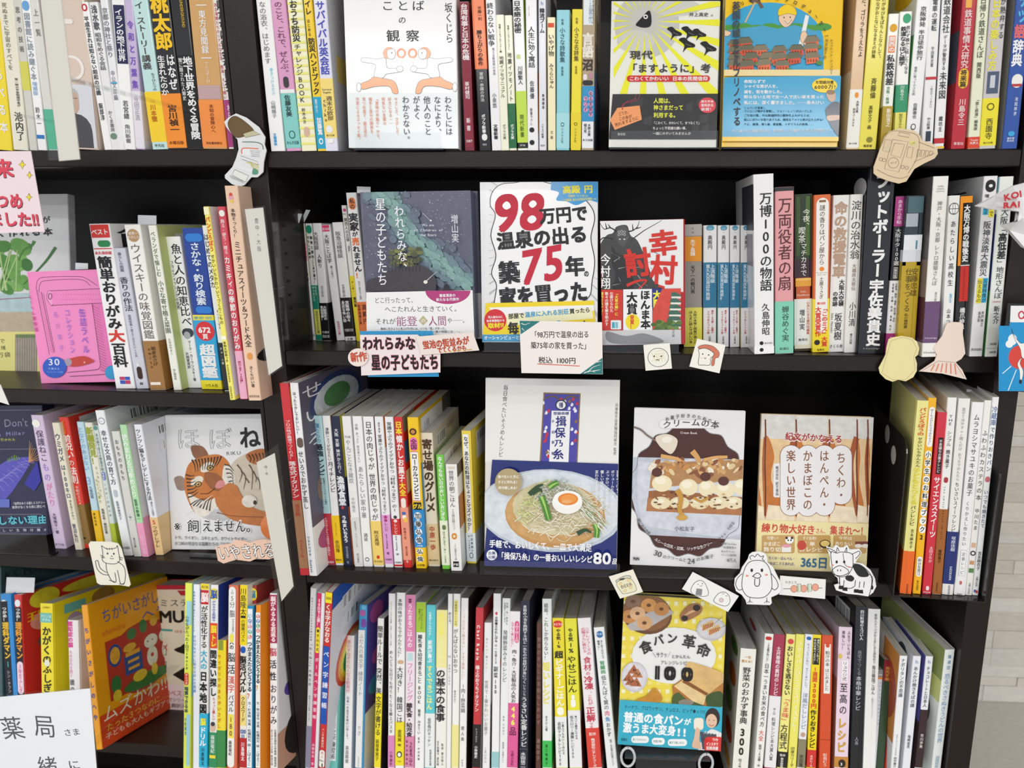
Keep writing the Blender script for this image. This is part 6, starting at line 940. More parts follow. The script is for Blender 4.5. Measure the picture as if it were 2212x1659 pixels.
SK(636, 704, 368, 762, 800, 1500, 'f1a31e', 'orange spot-the-difference book titled ちがいさがしのへや with its cover turned out', [('v',520,1300,'ちがいさがしのへや','4a5aa0',.5,.62,.02)], dep=.138, yaw=4, Y=-.02, side=[('R',.13,.98,.06,.17,'3a5ab4','ちがいさがしの'),('R',.6,.98,.18,.27,'3a5ab4','へや'),('R',.12,.4,.2,.26,'e0602c','shimizu'),
 ('R',.14,.98,.26,.76,'b8362c','ell'),('R',.14,.9,.3,.72,'b8362c'),('R',.16,.32,.34,.5,'2c4a9c','ell'),('R',.18,.3,.36,.48,'e8a83c','ell'),('R',.4,.52,.28,.36,'3a7a44','ell'),('R',.56,.66,.25,.35,'3a7a44','ell'),('R',.7,.8,.25,.33,'e8b43c','ell'),('R',.34,.5,.38,.44,'e8b43c','ell'),('R',.34,.56,.46,.6,'2f4f9c'),('R',.36,.54,.44,.47,'e8a83c'),('R',.38,.52,.5,.52,'e8a83c'),('R',.38,.52,.55,.57,'e8a83c'),
 ('R',.6,.78,.38,.48,'ecebe6','ell'),('R',.62,.76,.47,.62,'ecebe6','ell'),('R',.64,.66,.42,.43,'2a2a2a','ell'),('R',.7,.72,.42,.43,'2a2a2a','ell'),('R',.8,.96,.38,.48,'ecebe6','ell'),('R',.82,.95,.47,.62,'ecebe6','ell'),('R',.84,.86,.42,.43,'2a2a2a','ell'),('R',.9,.92,.42,.43,'2a2a2a','ell'),('R',.67,.71,.52,.55,'c8342c','ell'),('R',.86,.9,.52,.55,'c8342c','ell'),
 ('R',.16,.28,.56,.68,'3a7a44','ell'),('R',.17,.27,.66,.74,'e8c83c','ell'),('R',.3,.9,.64,.74,'3f7a3c','ell'),('R',.42,.6,.6,.68,'e8c83c','ell'),('R',.66,.74,.6,.69,'e8c83c','ell'),
 ('R',0,1,.78,1,'dc4a24'),('R',.03,.98,.72,.84,'f4f0e8','ムズかわ!!!!!'),('R',.06,.9,.85,.905,'f4d84c','たった３つなのに……'),('R',.04,.95,.91,.955,'f4e8dc','子どもも大人もギブアップ')])
ROW['yaw']=0
def murdle(c):
    c.rect(1232,238,1700,1300,'e4d8c4'); c.poly([(1410,245),(1640,245),(1640,290),(1440,285)],'b82a3c')
    c.ht(1265,345,1760,340,'ミステリーの','2a2826',64,w=.004); c.ht(1262,450,1830,445,'MURDLE','171716',130,w=.03)
    c.poly([(1250,548),(1375,555),(1375,572),(1250,565)],'4a9a94'); c.ht(1385,570,1600,575,'100の事件','b8343c',30)
    for i,y in enumerate((722,848,970)):
        c.rect(1266,y-38,1326,y+38,'2a2826'); c.rect(1271,y-33,1321,y+33,'e4d8c4')
        if i==0: c.poly([(1280,y-16),(1312,y-16),(1296,y+4)],'2a2826'); c.line([(1296,y),(1296,y+22)],3,'2a2826'); c.line([(1292,y-50),(1335,y)],6,'c8343c'); c.line([(1335,y-50),(1300,y)],6,'c8343c')
        if i==1: c.loop(1296,y,18,18,3,'4a4846'); c.line([(1284,y-4),(1308,y+6)],3,'4a4846')
        if i==2: c.loop(1300,y,24,26,5,'4a9a94'); c.ell(1298,y-4,10,14,'2a2826'); c.poly([(1285,y+18),(1312,y+18),(1300,y+4)],'2a2826')
    c.curve([(1388,715),(1440,690),(1470,670),(1560,670),(1600,720),(1500,750),(1430,740)],0,'K',fill='1b1a1a',close=True); c.poly([(1375,915),(1480,850),(1600,860),(1600,985),(1490,985)],'1b1a1a')
    c.poly([(1198,985),(1700,1010),(1700,1300),(1196,1290)],'ecd9de')
    c.ht(1215,1055,1640,1070,'世界的ベストセラー','b8344c',52,w=.01); c.ht(1212,1105,1620,1125,'アメリカでシリーズ100万部','3a3436',34,w=.012); c.ht(1212,1152,1560,1168,'32言語に翻訳決定！','3a3436',34,w=.012)
    c.ht(1240,1205,1600,1215,'ハマりすぎて','b8344c',46,w=.01); c.ht(1360,1255,1560,1262,'ヤバい','b8344c',46,w=.01)
FB((1205,212),(1640,205),(1640,1320),(1196,1300),.03,'b82a3c','red and cream mystery puzzle book with pen and hat drawings, set back in shade',murdle,tilt=12,Y=.09,spine='L')
ROW['yaw']=2; ROW['dep']=.182; ROW['Y']=-.055
S(1472, 1532, 186, 1456, 1512, 1655, 'e6ee5a', 'lemon and sky blue arithmetic book titled 19×19まで暗算', [('r',330,520,'9fd4e6',.3,.98),('v',445,880,'小学生がたった1日で19×19','2c4a5c',.42,.5,.012),('v',890,1000,'まで','2c4a5c',.42,.4),('e',900,1000,'d8442c',.1,.7),('v',905,995,'かんぺき','W',.42,.3),('v',1010,1220,'暗算できる本','2c4a5c',.42,.5,.02),('v',1255,1400,'小杉拓也','3a7a9c',.4,.4),('r',1230,1640,'9fd4e6',.5,.98)], side=[('R',0,1,0,.6,'9ad2e4'),('R',.0,.9,.2,.7,'e6ee5a','ell')])
S(1538, 1598, 196, 1534, 1580, 1655, 'edf0f6', 'white English study book with small blue lettering', [('v',250,580,'英語の語順で話すトレーニング','6a7cb8',.2,.24),('v',600,1060,'だれでもすぐに話せるほんき英語','3a8ad0',.3,.36,.01)], side=[('R',0,.6,.02,.1,'3a8ad0')])
S(1600, 1664, 190, 1581, 1655, 1655, 'ecebe9', 'white and cyan adult brain drill book titled 大人の日本地図', [('r',190,238,'f2d82c',.0,1),('h',205,228,'改訂版','4a4010'),('r',242,355,'c8242c',.05,.95),('v',248,350,'脳','f4ece8',.5,.8,.03),('v',365,705,'が活性化する','1c1c20',.48,.7,.01),('v',720,875,'大人の','3ab0d4',.48,.72,.02),('v',885,1230,'日本地図','16161a',.48,.86,.03),('b',1225,1655,'2ab4dc'),('v',1255,1325,'脳','f4ea3c',.5,.6,.03),('v',1330,1485,'ドリル','f2f8fa',.5,.7,.03),('v',1495,1640,'川島隆太','2a4a5c',.5,.34)])
S(1676, 1742, 200, 1664, 1722, 1655, 'ececea', 'white spot-the-difference brain book with yellow disc and green foot', [('e',228,320,'f2e02c',.0,1.0),('v',235,315,'脳','1f4fb0',.5,.8,.03),('v',325,490,'がみるみる若返る','2a58b8',.5,.6,.012),('r',505,705,'e2502c',.0,.98),('v',515,590,'脳','f6e23c',.5,.7,.03),('v',595,695,'トレ','f6e23c',.5,.7,.03),('v',715,1090,'間違い探し','1b1b1e',.5,.86,.025),('v',1095,1280,'ちょっと難しい','c8343c',.6,.34,.01),('e',1295,1370,'d8b8a4',.15,.85),('e',1290,1325,'3a3a40',.22,.78),('b',1375,1655,'2f8f5c'),('v',1395,1540,'篠原菊紀','e6f2ea',.5,.5,.01),('r',1555,1580,'f0d83c',.1,.9)], side=[('R',0,1,0,.4,'26429c'),('R',0,.3,.1,.5,'26429c')])
S(1728, 1800, 640, 1722, 1796, 1655, 'f2dc34', 'short yellow and orange restaurant spot-the-difference book', [('r',620,720,'8a9a3c',.2,.7),('v',750,1350,'サイゼリヤのまちがいさがし','c8642c',.3,.34,.012),('b',1360,1655,'3a8a4c')], dep=.15, side=[('R',0,1,0,.4,'e8784c'),('R',.1,.8,.5,.8,'4a2c24','ell')])
S(1820, 1906, 202, 1806, 1882, 1655, 'dd6f4c', 'coral brain kanji puzzle book with white spine panel', [('e',215,1655,'f0eeec',.05,.76),('v',235,275,'1日','5a5a5c',.4,.3),('v',280,385,'5分','6a6a6c',.4,.5,0),('v',390,450,'で','6a6a6c',.4,.3),('v',400,460,'脳','7c7c7e',.42,.5),('v',470,590,'がみるみる若返る！','5a5a5c',.52,.26),('v',600,715,'大人の','2a2a2c',.4,.4,.02),('e',590,660,'f2e25c',.2,.6),('v',730,920,'脳活','1c1c1e',.4,.66,.006),('v',925,1060,'漢字','d8422c',.4,.6,.006),('v',1075,1215,'パズル','1c1c1e',.4,.5,.004),('r',1230,1420,'f2e05c',.12,.7),('v',1240,1410,'180','e8a83c',.4,.5,.03),('v',1245,1405,'180','2c2c2c',.4,.44,0),('v',1440,1560,'篠原菊紀','4a4a4c',.35,.3)])
S(1914, 1976, 200, 1906, 1962, 1655, 'efe9dc', 'yellow and white crossword brain puzzle book with red foot', [('r',200,680,'f2d61c',.0,1),('v',225,440,'川島隆太','1c1c1c',.44,.76,.01),('r',445,465,'2a2a28',.1,.8),('v',475,655,'の健康パズル','1c1c1c',.44,.5,.01),('e',690,745,'2458b4',.1,.8),('v',765,1060,'脳活パズル','16161a',.46,.86,.03),('r',1080,1320,'f2d87c',.1,.9),('v',1090,1290,'クロスワード','1c1c1c',.5,.5,.02),('h',1345,1385,'120','2458b4',.03),('h',1388,1418,'日','2458b4',.02),('b',1420,1655,'b8242c'),('v',1450,1600,'川島隆太','f2dcdc',.5,.44,.02)])
S(1984, 2050, 205, 1978, 2030, 1655, 'a83a34', 'brick red brain book with yellow disc behind the animal books', [('e',225,325,'f0e02c',.0,1.1),('v',235,315,'脳','1a7ab0',.5,.86,.03)], Y=-.045, side=[('R',0,1,0,1,'a83a34'),('R',.5,.9,.02,.1,'d8c42c','ell')])
S(1968, 2006, 368, 1962, 2026, 1655, '2e90c8', 'blue sea animal picture book つかまえたらどうする', [('r',390,1655,'eef2f4',.1,.9)]+[('e',430+i*42,466+i*42,('3ab0d8','4a4ab0','d85a7c','2a9a6c','e8603c')[i],.18,.82) for i in range(5)]+[('v',430+i*42,466+i*42,t,'W',.5,.5,.02) for i,t in enumerate('海の生きも')]+[('v',650,1050,'つかまえたらどうする','2c3440',.5,.7,.03),('v',1060,1110,'？','e8702c',.5,.7,.03),('v',1130,1640,'文・杉本幹　写真・松橋利光　絵・こばようこ','4a525c',.5,.5)], dep=.2)
S(2036, 2080, 362, 2036, 2076, 1655, 'f2921c', 'orange animal picture book つかまえたらどうする with photo cover', [('r',420,1655,'eef0ee',.05,.92)]+[('e',435+i*38,468+i*38,('d8442c','3a6ab0','3a9a5c','e8603c')[i],.12,.86) for i in range(4)]+[('v',435+i*38,468+i*38,t,'W',.5,.5,.02) for i,t in enumerate('生きもの')]+[('v',595,985,'つかまえたらどうする','23262c',.5,.8,.03),('v',990,1050,'？','e88a2c',.5,.8,.03),('v',1130,1640,'文・秋山幸也　写真・松橋利光　絵・こばようこ','4a525c',.5,.54)], dep=.2, side=[('R',0,1,0,1,'f2921c'),('R',.1,1,.02,.24,'d89a7c','ell')])
tile(540, 1209)
S(156, 214, 268, 160, 224, 1655, 'f0eeee', 'white origami brain book beside the black bookend with maroon block', [('r',280,664,'a8244c',.0,1),('v',290,655,'脳がみるみる若返る','f4e6ea',.5,.6,.03),('v',690,780,'脳','c8344c',.46,.92,.01),('v',785,975,'活性','1c1c20',.46,.92,.012),('v',985,1320,'おりがみ','1c1c20',.5,.9,0),('v',1350,1650,'広島東京理科大学教授　篠原菊紀','5a5a5c',.72,.26),('v',1350,1640,'おりがみくらぶ主宰　新宮文明','5a5a5c',.26,.22)], dep=.15, yaw=0, Y=-.045, r=.003, side=[('R',.12,.34,.0,.09,'4a4a4c','脳力'),('R',.1,.5,.08,.28,'b8245c','脳'),('R',.1,.5,.3,.45,'1b1b1e','お'),('R',.1,.5,.46,.62,'1b1b1e','り'),('R',.1,.4,.52,.62,'6a4aa8','ell'),('R',0,1,.78,1,'c89a80'),('R',.1,.8,.7,1,'2c2826','ell')])
# ================================================================== row 4, middle case
R4C(); ROW['yaw']=2
S(484, 540, 226, 440, 478, 1655, 'd3d3d6', 'light grey felted-cat craft book titled わくねこ', [('v',300,650,'羊毛フェルトから生まれる猫の肖像','6a6a70',.4,.26),('v',655,1010,'「わくねこ」の作り方','33333a',.4,.44,.004),('v',1080,1290,'羊毛フェルト作家　SACHI','5a5a62',.45,.24),('b',1325,1655,'8c8aa4')], tb=0, Y=-.006)
S(542, 604, 265, 482, 540, 1655, 'eceaf2', 'white pen lettering book with magenta strip titled ボールペン字練習帳', [('r',265,1655,'d42f62',.0,.58),('v',310,530,'50日で上達！','f6dce4',.3,.4,.03),('e',540,745,'f2dc2c',.04,.56),('v',550,735,'書き込み式','2a2820',.3,.34,.02),('v',770,1280,'ボールペン字練習帳','f6e0e8',.3,.46,.01),('r',1300,1440,'d42f62',.0,.58),('v',1460,1640,'加藤恵美・著','f2c8d6',.3,.34)], tb=0, Y=-.006)
S(610, 652, 256, 548, 610, 1655, 'd3302e', 'red, blue and yellow pen lettering book titled くせ字がなおる', [('r',256,345,'f4e22c',.0,1),('h',290,320,'500','3a3410'),('v',355,660,'くせ字がなおる','f6e8e4',.5,.8,.02),('r',690,1310,'1f58b8',.0,.96),('v',710,1200,'ペン字練習帳','f2f4fa',.5,.92,.012),('v',1340,1500,'ペン字書籍部門','f4d8d4',.5,.34),('e',1515,1655,'f4f2ee',.06,.94),('v',1525,1580,'売上','c8302c',.5,.4,.01),('h',1585,1610,'No.','2a2a2c'),('h',1612,1655,'1','1a1a1c',.03)], yaw=3, tb=0, Y=-.006, side=[('R',0,1,0,1,'e4e4ec'),('R',0,1,0,.06,'1f58b8'),('R',0,.6,.06,.09,'1f58b8'),('R',.16,.5,.08,.16,'W','bar'),('R',.16,.5,.19,.26,'W','bar'),('R',.1,.62,.3,.6,'d8452c','ell'),('R',.14,.58,.325,.58,'f0a83c','ell'),('R',.18,.54,.35,.56,'f0e24c','ell'),('R',.22,.5,.375,.54,'3a9a5c','ell'),('R',.26,.46,.4,.52,'2f6ab8','ell'),('R',.29,.43,.42,.5,'e4e4ec','ell')])
S(647, 718, 926, 620, 706, 1655, '6fc2ba', 'short teal lettering workbook titled 9マス美文字練習帳', [('e',940,978,'1f4a9c',.1,.7),('e',950,968,'6fc2ba',.25,.5),('v',1005,1105,'みるみる','c8486c',.66,.24,.01),('v',1005,1105,'うまくなる','c8486c',.34,.22,.01),('r',1125,1600,'eef2f0',.1,.8),('v',1135,1275,'9マス','33343a',.45,.5,0),('v',1280,1345,'美','c8486c',.45,.5,0),('v',1350,1590,'文字練習帳','33343a',.45,.52,.004)], dep=.15, side=[('R',0,1,0,1,'74c6c0')])
S(765, 832, 604, 742, 806, 1655, 'f0eff0', 'white tracing workbook with pink brush title 歎異抄', [('v',640,1060,'思わずなぞりたくなる歎異抄','d88aa0',.4,.46,0),('v',1090,1440,'日本一の名文を味わい尽くす。','6a6a72',.42,.3),('v',1480,1620,'高森顕徹','8a8a92',.45,.38)], dep=.15)
S(870, 940, 358, 838, 900, 1655, '3c94c8', 'patterned blue and purple lettering notebook titled ふだんの美文字', [('e',400,450,'b45aa0',.1,.8),('e',470,540,'7a4aa0',.3,.95),('e',360,400,'6ab4dc',.3,.9),('r',560,1655,'e9e9e9',.0,.8),('v',590,1085,'ふだんの美文字　練習ノート','7a7a80',.4,.52,-.002),('v',1320,1400,'りさ','7a7a80',.4,.4),('x',1570,1650,'KADOKAWA','7a7a80',.4,.2)], dep=.182, side=[('R',0,1,0,.62,'5a4a9c'),('R',.05,.3,.02,.14,'c45aa4','ell'),('R',.3,.6,.1,.24,'3c94c8','ell'),('R',.1,.5,.28,.4,'c45aa4','ell'),('R',.5,.9,.02,.12,'6ab4dc','ell'),('R',.05,.4,.44,.56,'3c94c8','ell'),('R',0,1,.62,1,'e4e4e6')])
S(1016, 1066, 468, 988, 1042, 1655, 'eceae6', 'white and yellow penmanship book titled 美文字が書ける, glossy black cover', [('v',525,835,'簡単ルールで','26262a',.5,.86,.01),('v',860,1070,'突然、美','26262a',.48,.86,.01),('b',1060,1655,'f0de24'),('v',1085,1400,'文字が書ける','26262a',.48,.86,.012),('v',1430,1600,'萩原季実子','4a4618',.45,.5)], dep=.15, side=[('R',0,1,0,1,'1c1c20')], yaw=2)
ROW['yaw']=0
S(1103, 1160, 270, 1098, 1146, 1655, 'f0efee', 'white pasta cookbook with pink foot titled 極上パスタ', [('v',330,700,'フライパンだけで完成！ほぼ15分でこの味！','8a8a88',.42,.26),('v',720,1385,'めんどうな日でも作りたくなる極上パスタ','3c3c40',.45,.46,.004),('b',1400,1655,'dc8ac0'),('v',1520,1640,'小林諭史','6a2c54',.5,.4)])
S(1168, 1236, 263, 1155, 1226, 1655, 'f2f2f2', 'white Korean home cookbook titled 韓国ごはん with yellow foot', [('v',310,780,'本物の味がおうちでかんたんに！','3c3c40',.42,.44,.006),('e',800,830,'d8b08c',.2,.9),('v',850,1060,'大好き！','2c2c30',.48,.62,.004),('v',1090,1300,'韓国ごは','2c2c30',.48,.62,.004),('b',1290,1640,'f2e02c'),('v',1350,1450,'金英貨','4a4410',.5,.44),('v',1465,1485,'著','4a4410',.5,.4),('e',1525,1575,'2a2a28',.2,.8),('e',1535,1568,'f2f0e8',.3,.68),('h',1598,1612,'7311','4a4410')])
S(1243, 1322, 280, 1232, 1302, 1655, 'f0e4ec', 'pink freezing baby-food cookbook with wavy title panel', [('r',280,730,'e087b4',.0,1),('v',310,345,'♥♥','6a2c4c',.4,.3),('v',350,700,'うたまるごはんの','f8e6f0',.46,.5,.02),('e',745,775,'bfe0e4',.2,.8),('e',775,805,'bfe0e4',.2,.8),('v',820,1125,'フリージング','e284b4',.5,.6,.01),('v',1140,1410,'離乳食・幼児食','3a2c34',.46,.6,.025),('b',1405,1655,'dc8cb0'),('v',1450,1640,'うたまるごはん','6a2c4c',.66,.34,.02),('v',1430,1640,'監修北嶋佳奈','6a2c4c',.24,.2)])
S(1326, 1400, 338, 1310, 1386, 1655, 'f4f4f2', 'green and white baby-food book titled 離乳食まるごとBOOK', [('r',338,578,'a6c83a',.0,1),('v',390,550,'がんばらなくても','3c4c14',.6,.24,.012),('v',390,500,'栄養たっぷり！','3c4c14',.34,.24,.012),('v',595,985,'離乳食＆幼児食まるごと','2c2c30',.44,.46,.012),('v',1000,1150,'BOOK','2c2c30',.44,.4,.012),('v',1190,1390,'著者：みきてい','4c4c50',.44,.3),('v',1410,1600,'監修・中村美穂','6c6c70',.44,.2)], side=[('R',0,.3,0,.4,'b8d048')])
S(1404, 1478, 360, 1392, 1470, 1655, '5ec9d4', 'turquoise quick family meals book titled すぐできごはん', [('v',415,620,'仕事帰りでも作れる！','e6f8fa',.42,.26,.02),('v',640,820,'家族が喜ぶ','f2fafa',.44,.44,.025),('v',840,1195,'すぐできごはん','f2f09a',.44,.56,.025),('b',1225,1655,'edf0f0'),('v',1260,1485,'低空飛行キッチン','3c4c54',.44,.32),('v',1510,1640,'医療監修佐藤','6c7c84',.6,.2)], side=[('R',0,1,0,.55,'e4f0f2'),('R',.1,.6,.6,.8,'a8683c','ell')])
S(1488, 1572, 400, 1476, 1562, 1655, 'f2f1ea', 'white nutrition textbook with lemon head titled の基本の食事', [('r',400,860,'f2ea9c',.0,1),('v',425,600,'改訂版','f8f070',.42,.5,.02),('v',640,860,'透析患者','f6f0b4',.42,.6,.01),('v',870,1290,'の基本の食事','222226',.44,.8,.02),('v',1460,1640,'監修　春日雅人','6a6a68',.66,.2),('v',1440,1640,'女子栄養大　金丸絵','6a6a68',.24,.2)], side=[('R',0,.5,.0,.2,'e6e6e0')])
S(1576, 1614, 272, 1562, 1600, 1655, 'f2f2f2', 'slim white rice cookbook titled めぐる、', [('v',415,525,'めぐる、','2c2c30',.5,.6,.004),('h',760,780,'22','7a7a7e'),('v',830,1000,'お米のこれから','9a9a9e',.5,.4)])
S(1620, 1680, 272, 1604, 1656, 1655, 'f3f3ef', 'white five-minute snack book titled がんばらないおやつ with cream foot', [('e',320,535,'f0e68c',.1,.7),('v',330,525,'作業時間5〜10分','5a5428',.4,.32),('v',550,905,'がんばらないおやつ','3c3c3c',.42,.56,.004),('v',1040,1140,'青木ゆかり','8a8a8c',.4,.3),('b',1316,1655,'f0e89c')])
S(1682, 1742, 306, 1664, 1720, 1655, 'f2f1f0', 'white hotpot cookbook titled 1肉1野菜鍋 with black photo cover', [('v',390,960,'シンプルだから飽きない！〆まで美味しい！','d8a89c',.4,.4,0),('v',985,1220,'1肉1野菜鍋','6a6a6e',.45,.56,0),('v',1320,1450,'堤人美','7a7a7e',.45,.42),('v',1590,1650,'グラフ','4a4a4e',.45,.26)], side=[('R',0,1,0,1,'2a2422'),('R',.3,.6,.1,.3,'3c3430','ell')])
S(1798, 1852, 382, 1768, 1842, 1655, 'c8343c', 'crimson Italian cookbook with black foot', [('x',520,810,'Chef Ropia','f6e6e6',.42,.5,.03),('v',840,1210,'極上のおうちイタリアン','f6e6e6',.42,.46,.02),('b',1312,1655,'1d1c20'),('v',1340,1460,'シェフロピア','dcdcdc',.46,.2,.012),('v',1480,1580,'小林諭史','e6e6e6',.46,.34,.02)], side=[('R',0,1,0,.25,'b02c34'),('R',0,1,.25,1,'c9c6c4')])
S(1866, 1932, 502, 1850, 1902, 1655, 'f0efee', 'white cute sweets book with dotted frame, shorter than its neighbours', [('v',620,900,'作りたい！贈りたい！','9a9aa0',.4,.26),('v',960,1400,'世界で1番かわいいお菓子','8c8c92',.42,.46,-.002),('v',1490,1620,'こまいたん','8c8c92',.42,.3)], dep=.148, side=[('R',0,.5,0,.05,'dcdce0'),('R',0,.4,.5,.9,'6a5a60')])
S(1938, 2002, 270, 1922, 1980, 1655, 'f1f1f3', 'white side-dish book titled 副菜150 with red dot and teal foot', [('e',415,440,'d8485a',.3,.6),('v',450,660,'☆栄養士のれしぴ☆','2c2c34',.44,.36,.02),('v',670,830,'の一生使える','4c4c54',.44,.3),('v',845,945,'副菜','2c2c34',.44,.52,.01),('v',950,1070,'150','2c2c34',.44,.44,.02),('b',1530,1655,'9ccad0')], side=[('R',0,.3,.3,.42,'e8702c','ell')])
S(2010, 2078, 308, 1984, 2046, 1655, 'eef0f0', 'white fermented miso cookbook titled 発酵野菜みそのレシピ', [('v',340,520,'米麹・塩・野菜を','8a8c92',.62,.22),('v',340,500,'炊飯器に入れて作る','8a8c92',.34,.2),('v',560,975,'発酵野菜みそのレシピ','5c5e64',.46,.5,0),('v',1240,1400,'監修　木村幸子','9a9ca0',.46,.2),('v',1450,1620,'勝間寛(高崎ぎん)','9a9ca0',.46,.2)])
S(2070, 2152, 412, 2046, 2132, 1655, 'f2eef0', 'white and hot pink recipe book titled 446品', [('e',488,662,'e2508c',.5,.92),('v',500,655,'3分7分15分','fbe6ee',.71,.3,.02),('v',490,700,'ムダなく使い切り！','e2508c',.28,.26,.012),('v',715,1140,'肉・魚介・大豆製品の人気お','34343a',.5,.42,.01),('b',1142,1655,'e0609c'),('v',1160,1320,'446','f8f46a',.5,.6,.03),('v',1330,1400,'品','5a1c3a',.5,.6,.01),('v',1520,1640,'主婦の友社','8a2454',.5,.26)])
ROW['yaw']=0; tile(1080, 1209)
S(168, 242, 328, 152, 222, 1655, '23253a', 'navy black solo cooking book titled うるさい定番レシピ', [('v',360,440,'水田の','f0f0f4',.45,.36,.02),('v',440,670,'小言を熟読するほど','e6e6ec',.5,.42,.012),('v',675,985,'一生ものの自炊力が身につく','e6e6ec',.5,.42,.012),('v',990,1085,'いちいち','c9c9d0',.5,.3),('v',1090,1490,'うるさい定番レシピ','f2f2f4',.5,.62,.012),('r',1503,1508,'5a5a6c',0,1),('v',1530,1655,'水田信二','f2f2f4',.45,.5,.01)], side=[('R',0,1,0,1,'23253a'),('R',.4,.7,.6,.66,'dcdce0','味')], r=.004)
S(291, 335, 504, 282, 328, 1655, '6c4438', 'short brown dish book with faint title, sunk between taller ones', [('v',610,1320,'野菜がおいしい手間なしおかず','b08e84',.5,.6,0),('v',1420,1600,'瀬尾幸子','b08e84',.5,.6)], dep=.148, Y=.02)
S(336, 402, 312, 338, 424, 1655, 'edf0ee', 'white short-recipe cookbook with vivid green foot', [('v',345,800,'結局、これしか作らない！','3c3e44',.42,.4,.002),('v',815,960,'短い','f0e04c',.42,.7,.02),('v',965,1150,'レシピ','f0e04c',.42,.7,.02),('v',1240,1365,'あすけん著','5c5e64',.44,.24),('b',1442,1655,'3cbc54'),('v',1465,1640,'道江美貴子','1c4c28',.44,.26,.01)], side=[('R',0,1,0,.5,'d9dcdc'),('R',.2,.5,.05,.13,'2c2c30','短')])
S(416, 508, 466, 448, 542, 1655, 'efdd2e', 'yellow beginner cooking book titled 超ビギナーごはん', [('e',485,540,'dc3c34',.06,.86),('h',502,524,'ひとり分','fbe6e0',.02),('v',550,640,'やる気','2a2a24',.5,.36,.02),('v',645,705,'1%','2a2a24',.5,.4,.02),('v',725,785,'超','2a2a24',.5,.66,.03),('v',790,1165,'ビギナーごはん','fbf8e6',.5,.62,.03),('e',1170,1240,'fbf8e6',.2,.8),('b',1250,1655,'eef0ee'),('v',1290,1550,'ど素人でもおいしく作れる','3c3c40',.68,.2),('v',1290,1640,'自炊テク＆レシピ500','2c2c30',.36,.26,.01)], side=[('R',0,.3,.6,1,'3a2c2c')], dep=.148)
S(512, 612, 470, 556, 654, 1655, 'e9e43a', 'lime yellow slimming cookbook titled やせごはん', [('v',545,650,'やる気','2a2a24',.46,.36,.02),('v',655,745,'1%','2a2a24',.46,.5,.02),('v',765,1060,'やせごはん','24241f',.46,.66,.012),('e',1075,1115,'f8f8ee',.34,.62),('e',1110,1175,'f8f8ee',.28,.68),('b',1200,1655,'ecedf0'),('v',1240,1430,'食べても勝手にやせる','3c3c40',.64,.2),('v',1240,1580,'低カロリー満腹レシピ500','2c2c30',.3,.26,.01)], side=[('R',0,1,0,.55,'e6e04c'),('R',0,.5,.6,1,'8a3c24')], dep=.148)
S(616, 722, 468, 704, 812, 1655, 'f0ebee', 'white frozen-food book with pink title 食材の冷凍 and red foot', [('v',540,760,'ニチレイフーズの','d8607c',.68,.3,.01),('v',540,740,'広報さんに教わる','d8607c',.38,.28,.01),('v',770,885,'食材','c8304c',.5,.52,.012),('v',890,920,'の','c8304c',.5,.3),('v',925,1035,'冷凍','c8304c',.5,.6,.02),('v',1045,1160,'、これが','d8607c',.52,.32),('v',1170,1290,'正解','c8304c',.48,.6,.02),('v',1295,1345,'です','d8607c',.46,.3),('b',1340,1655,'dc4438'),('h',1372,1398,'監修','fbe6e0'),('v',1420,1650,'株式会社ニチレイフーズ','fbe6e0',.5,.26,.02)], side=[('R',0,1,0,.6,'e6e6ea'),('R',.5,.9,.1,.4,'b8c4a0','ell')])
S(745, 832, 542, 852, 938, 1655, 'eff1f2', 'white kidney-diet cookbook leaning beside the toast book', [('e',568,622,'2f6fb0',.2,.84),('h',580,602,'作りおき','f2f6fa',.012),('v',640,790,'まとめて仕込んで','4c4e54',.62,.22),('v',640,720,'簡単に！','4c4e54',.34,.22),('v',805,910,'腎臓病','3c9a5c',.5,.42,.01),('v',920,1195,'低たんぱく質の','4c4e54',.5,.42,.002),('v',1200,1245,'肉','d8708c',.5,.42),('v',1250,1290,'魚','4a90c8',.5,.42),('v',1295,1410,'おかず','4c4e54',.5,.36),('v',1430,1640,'監修：女子栄養大学栄養クリニック','7c7e84',.6,.2)], side=[('R',0,1,0,1,'cfd8d8'),('R',.1,.5,.1,.25,'b8946c','ell'),('R',.3,.8,.35,.5,'8fb0a0','ell')])
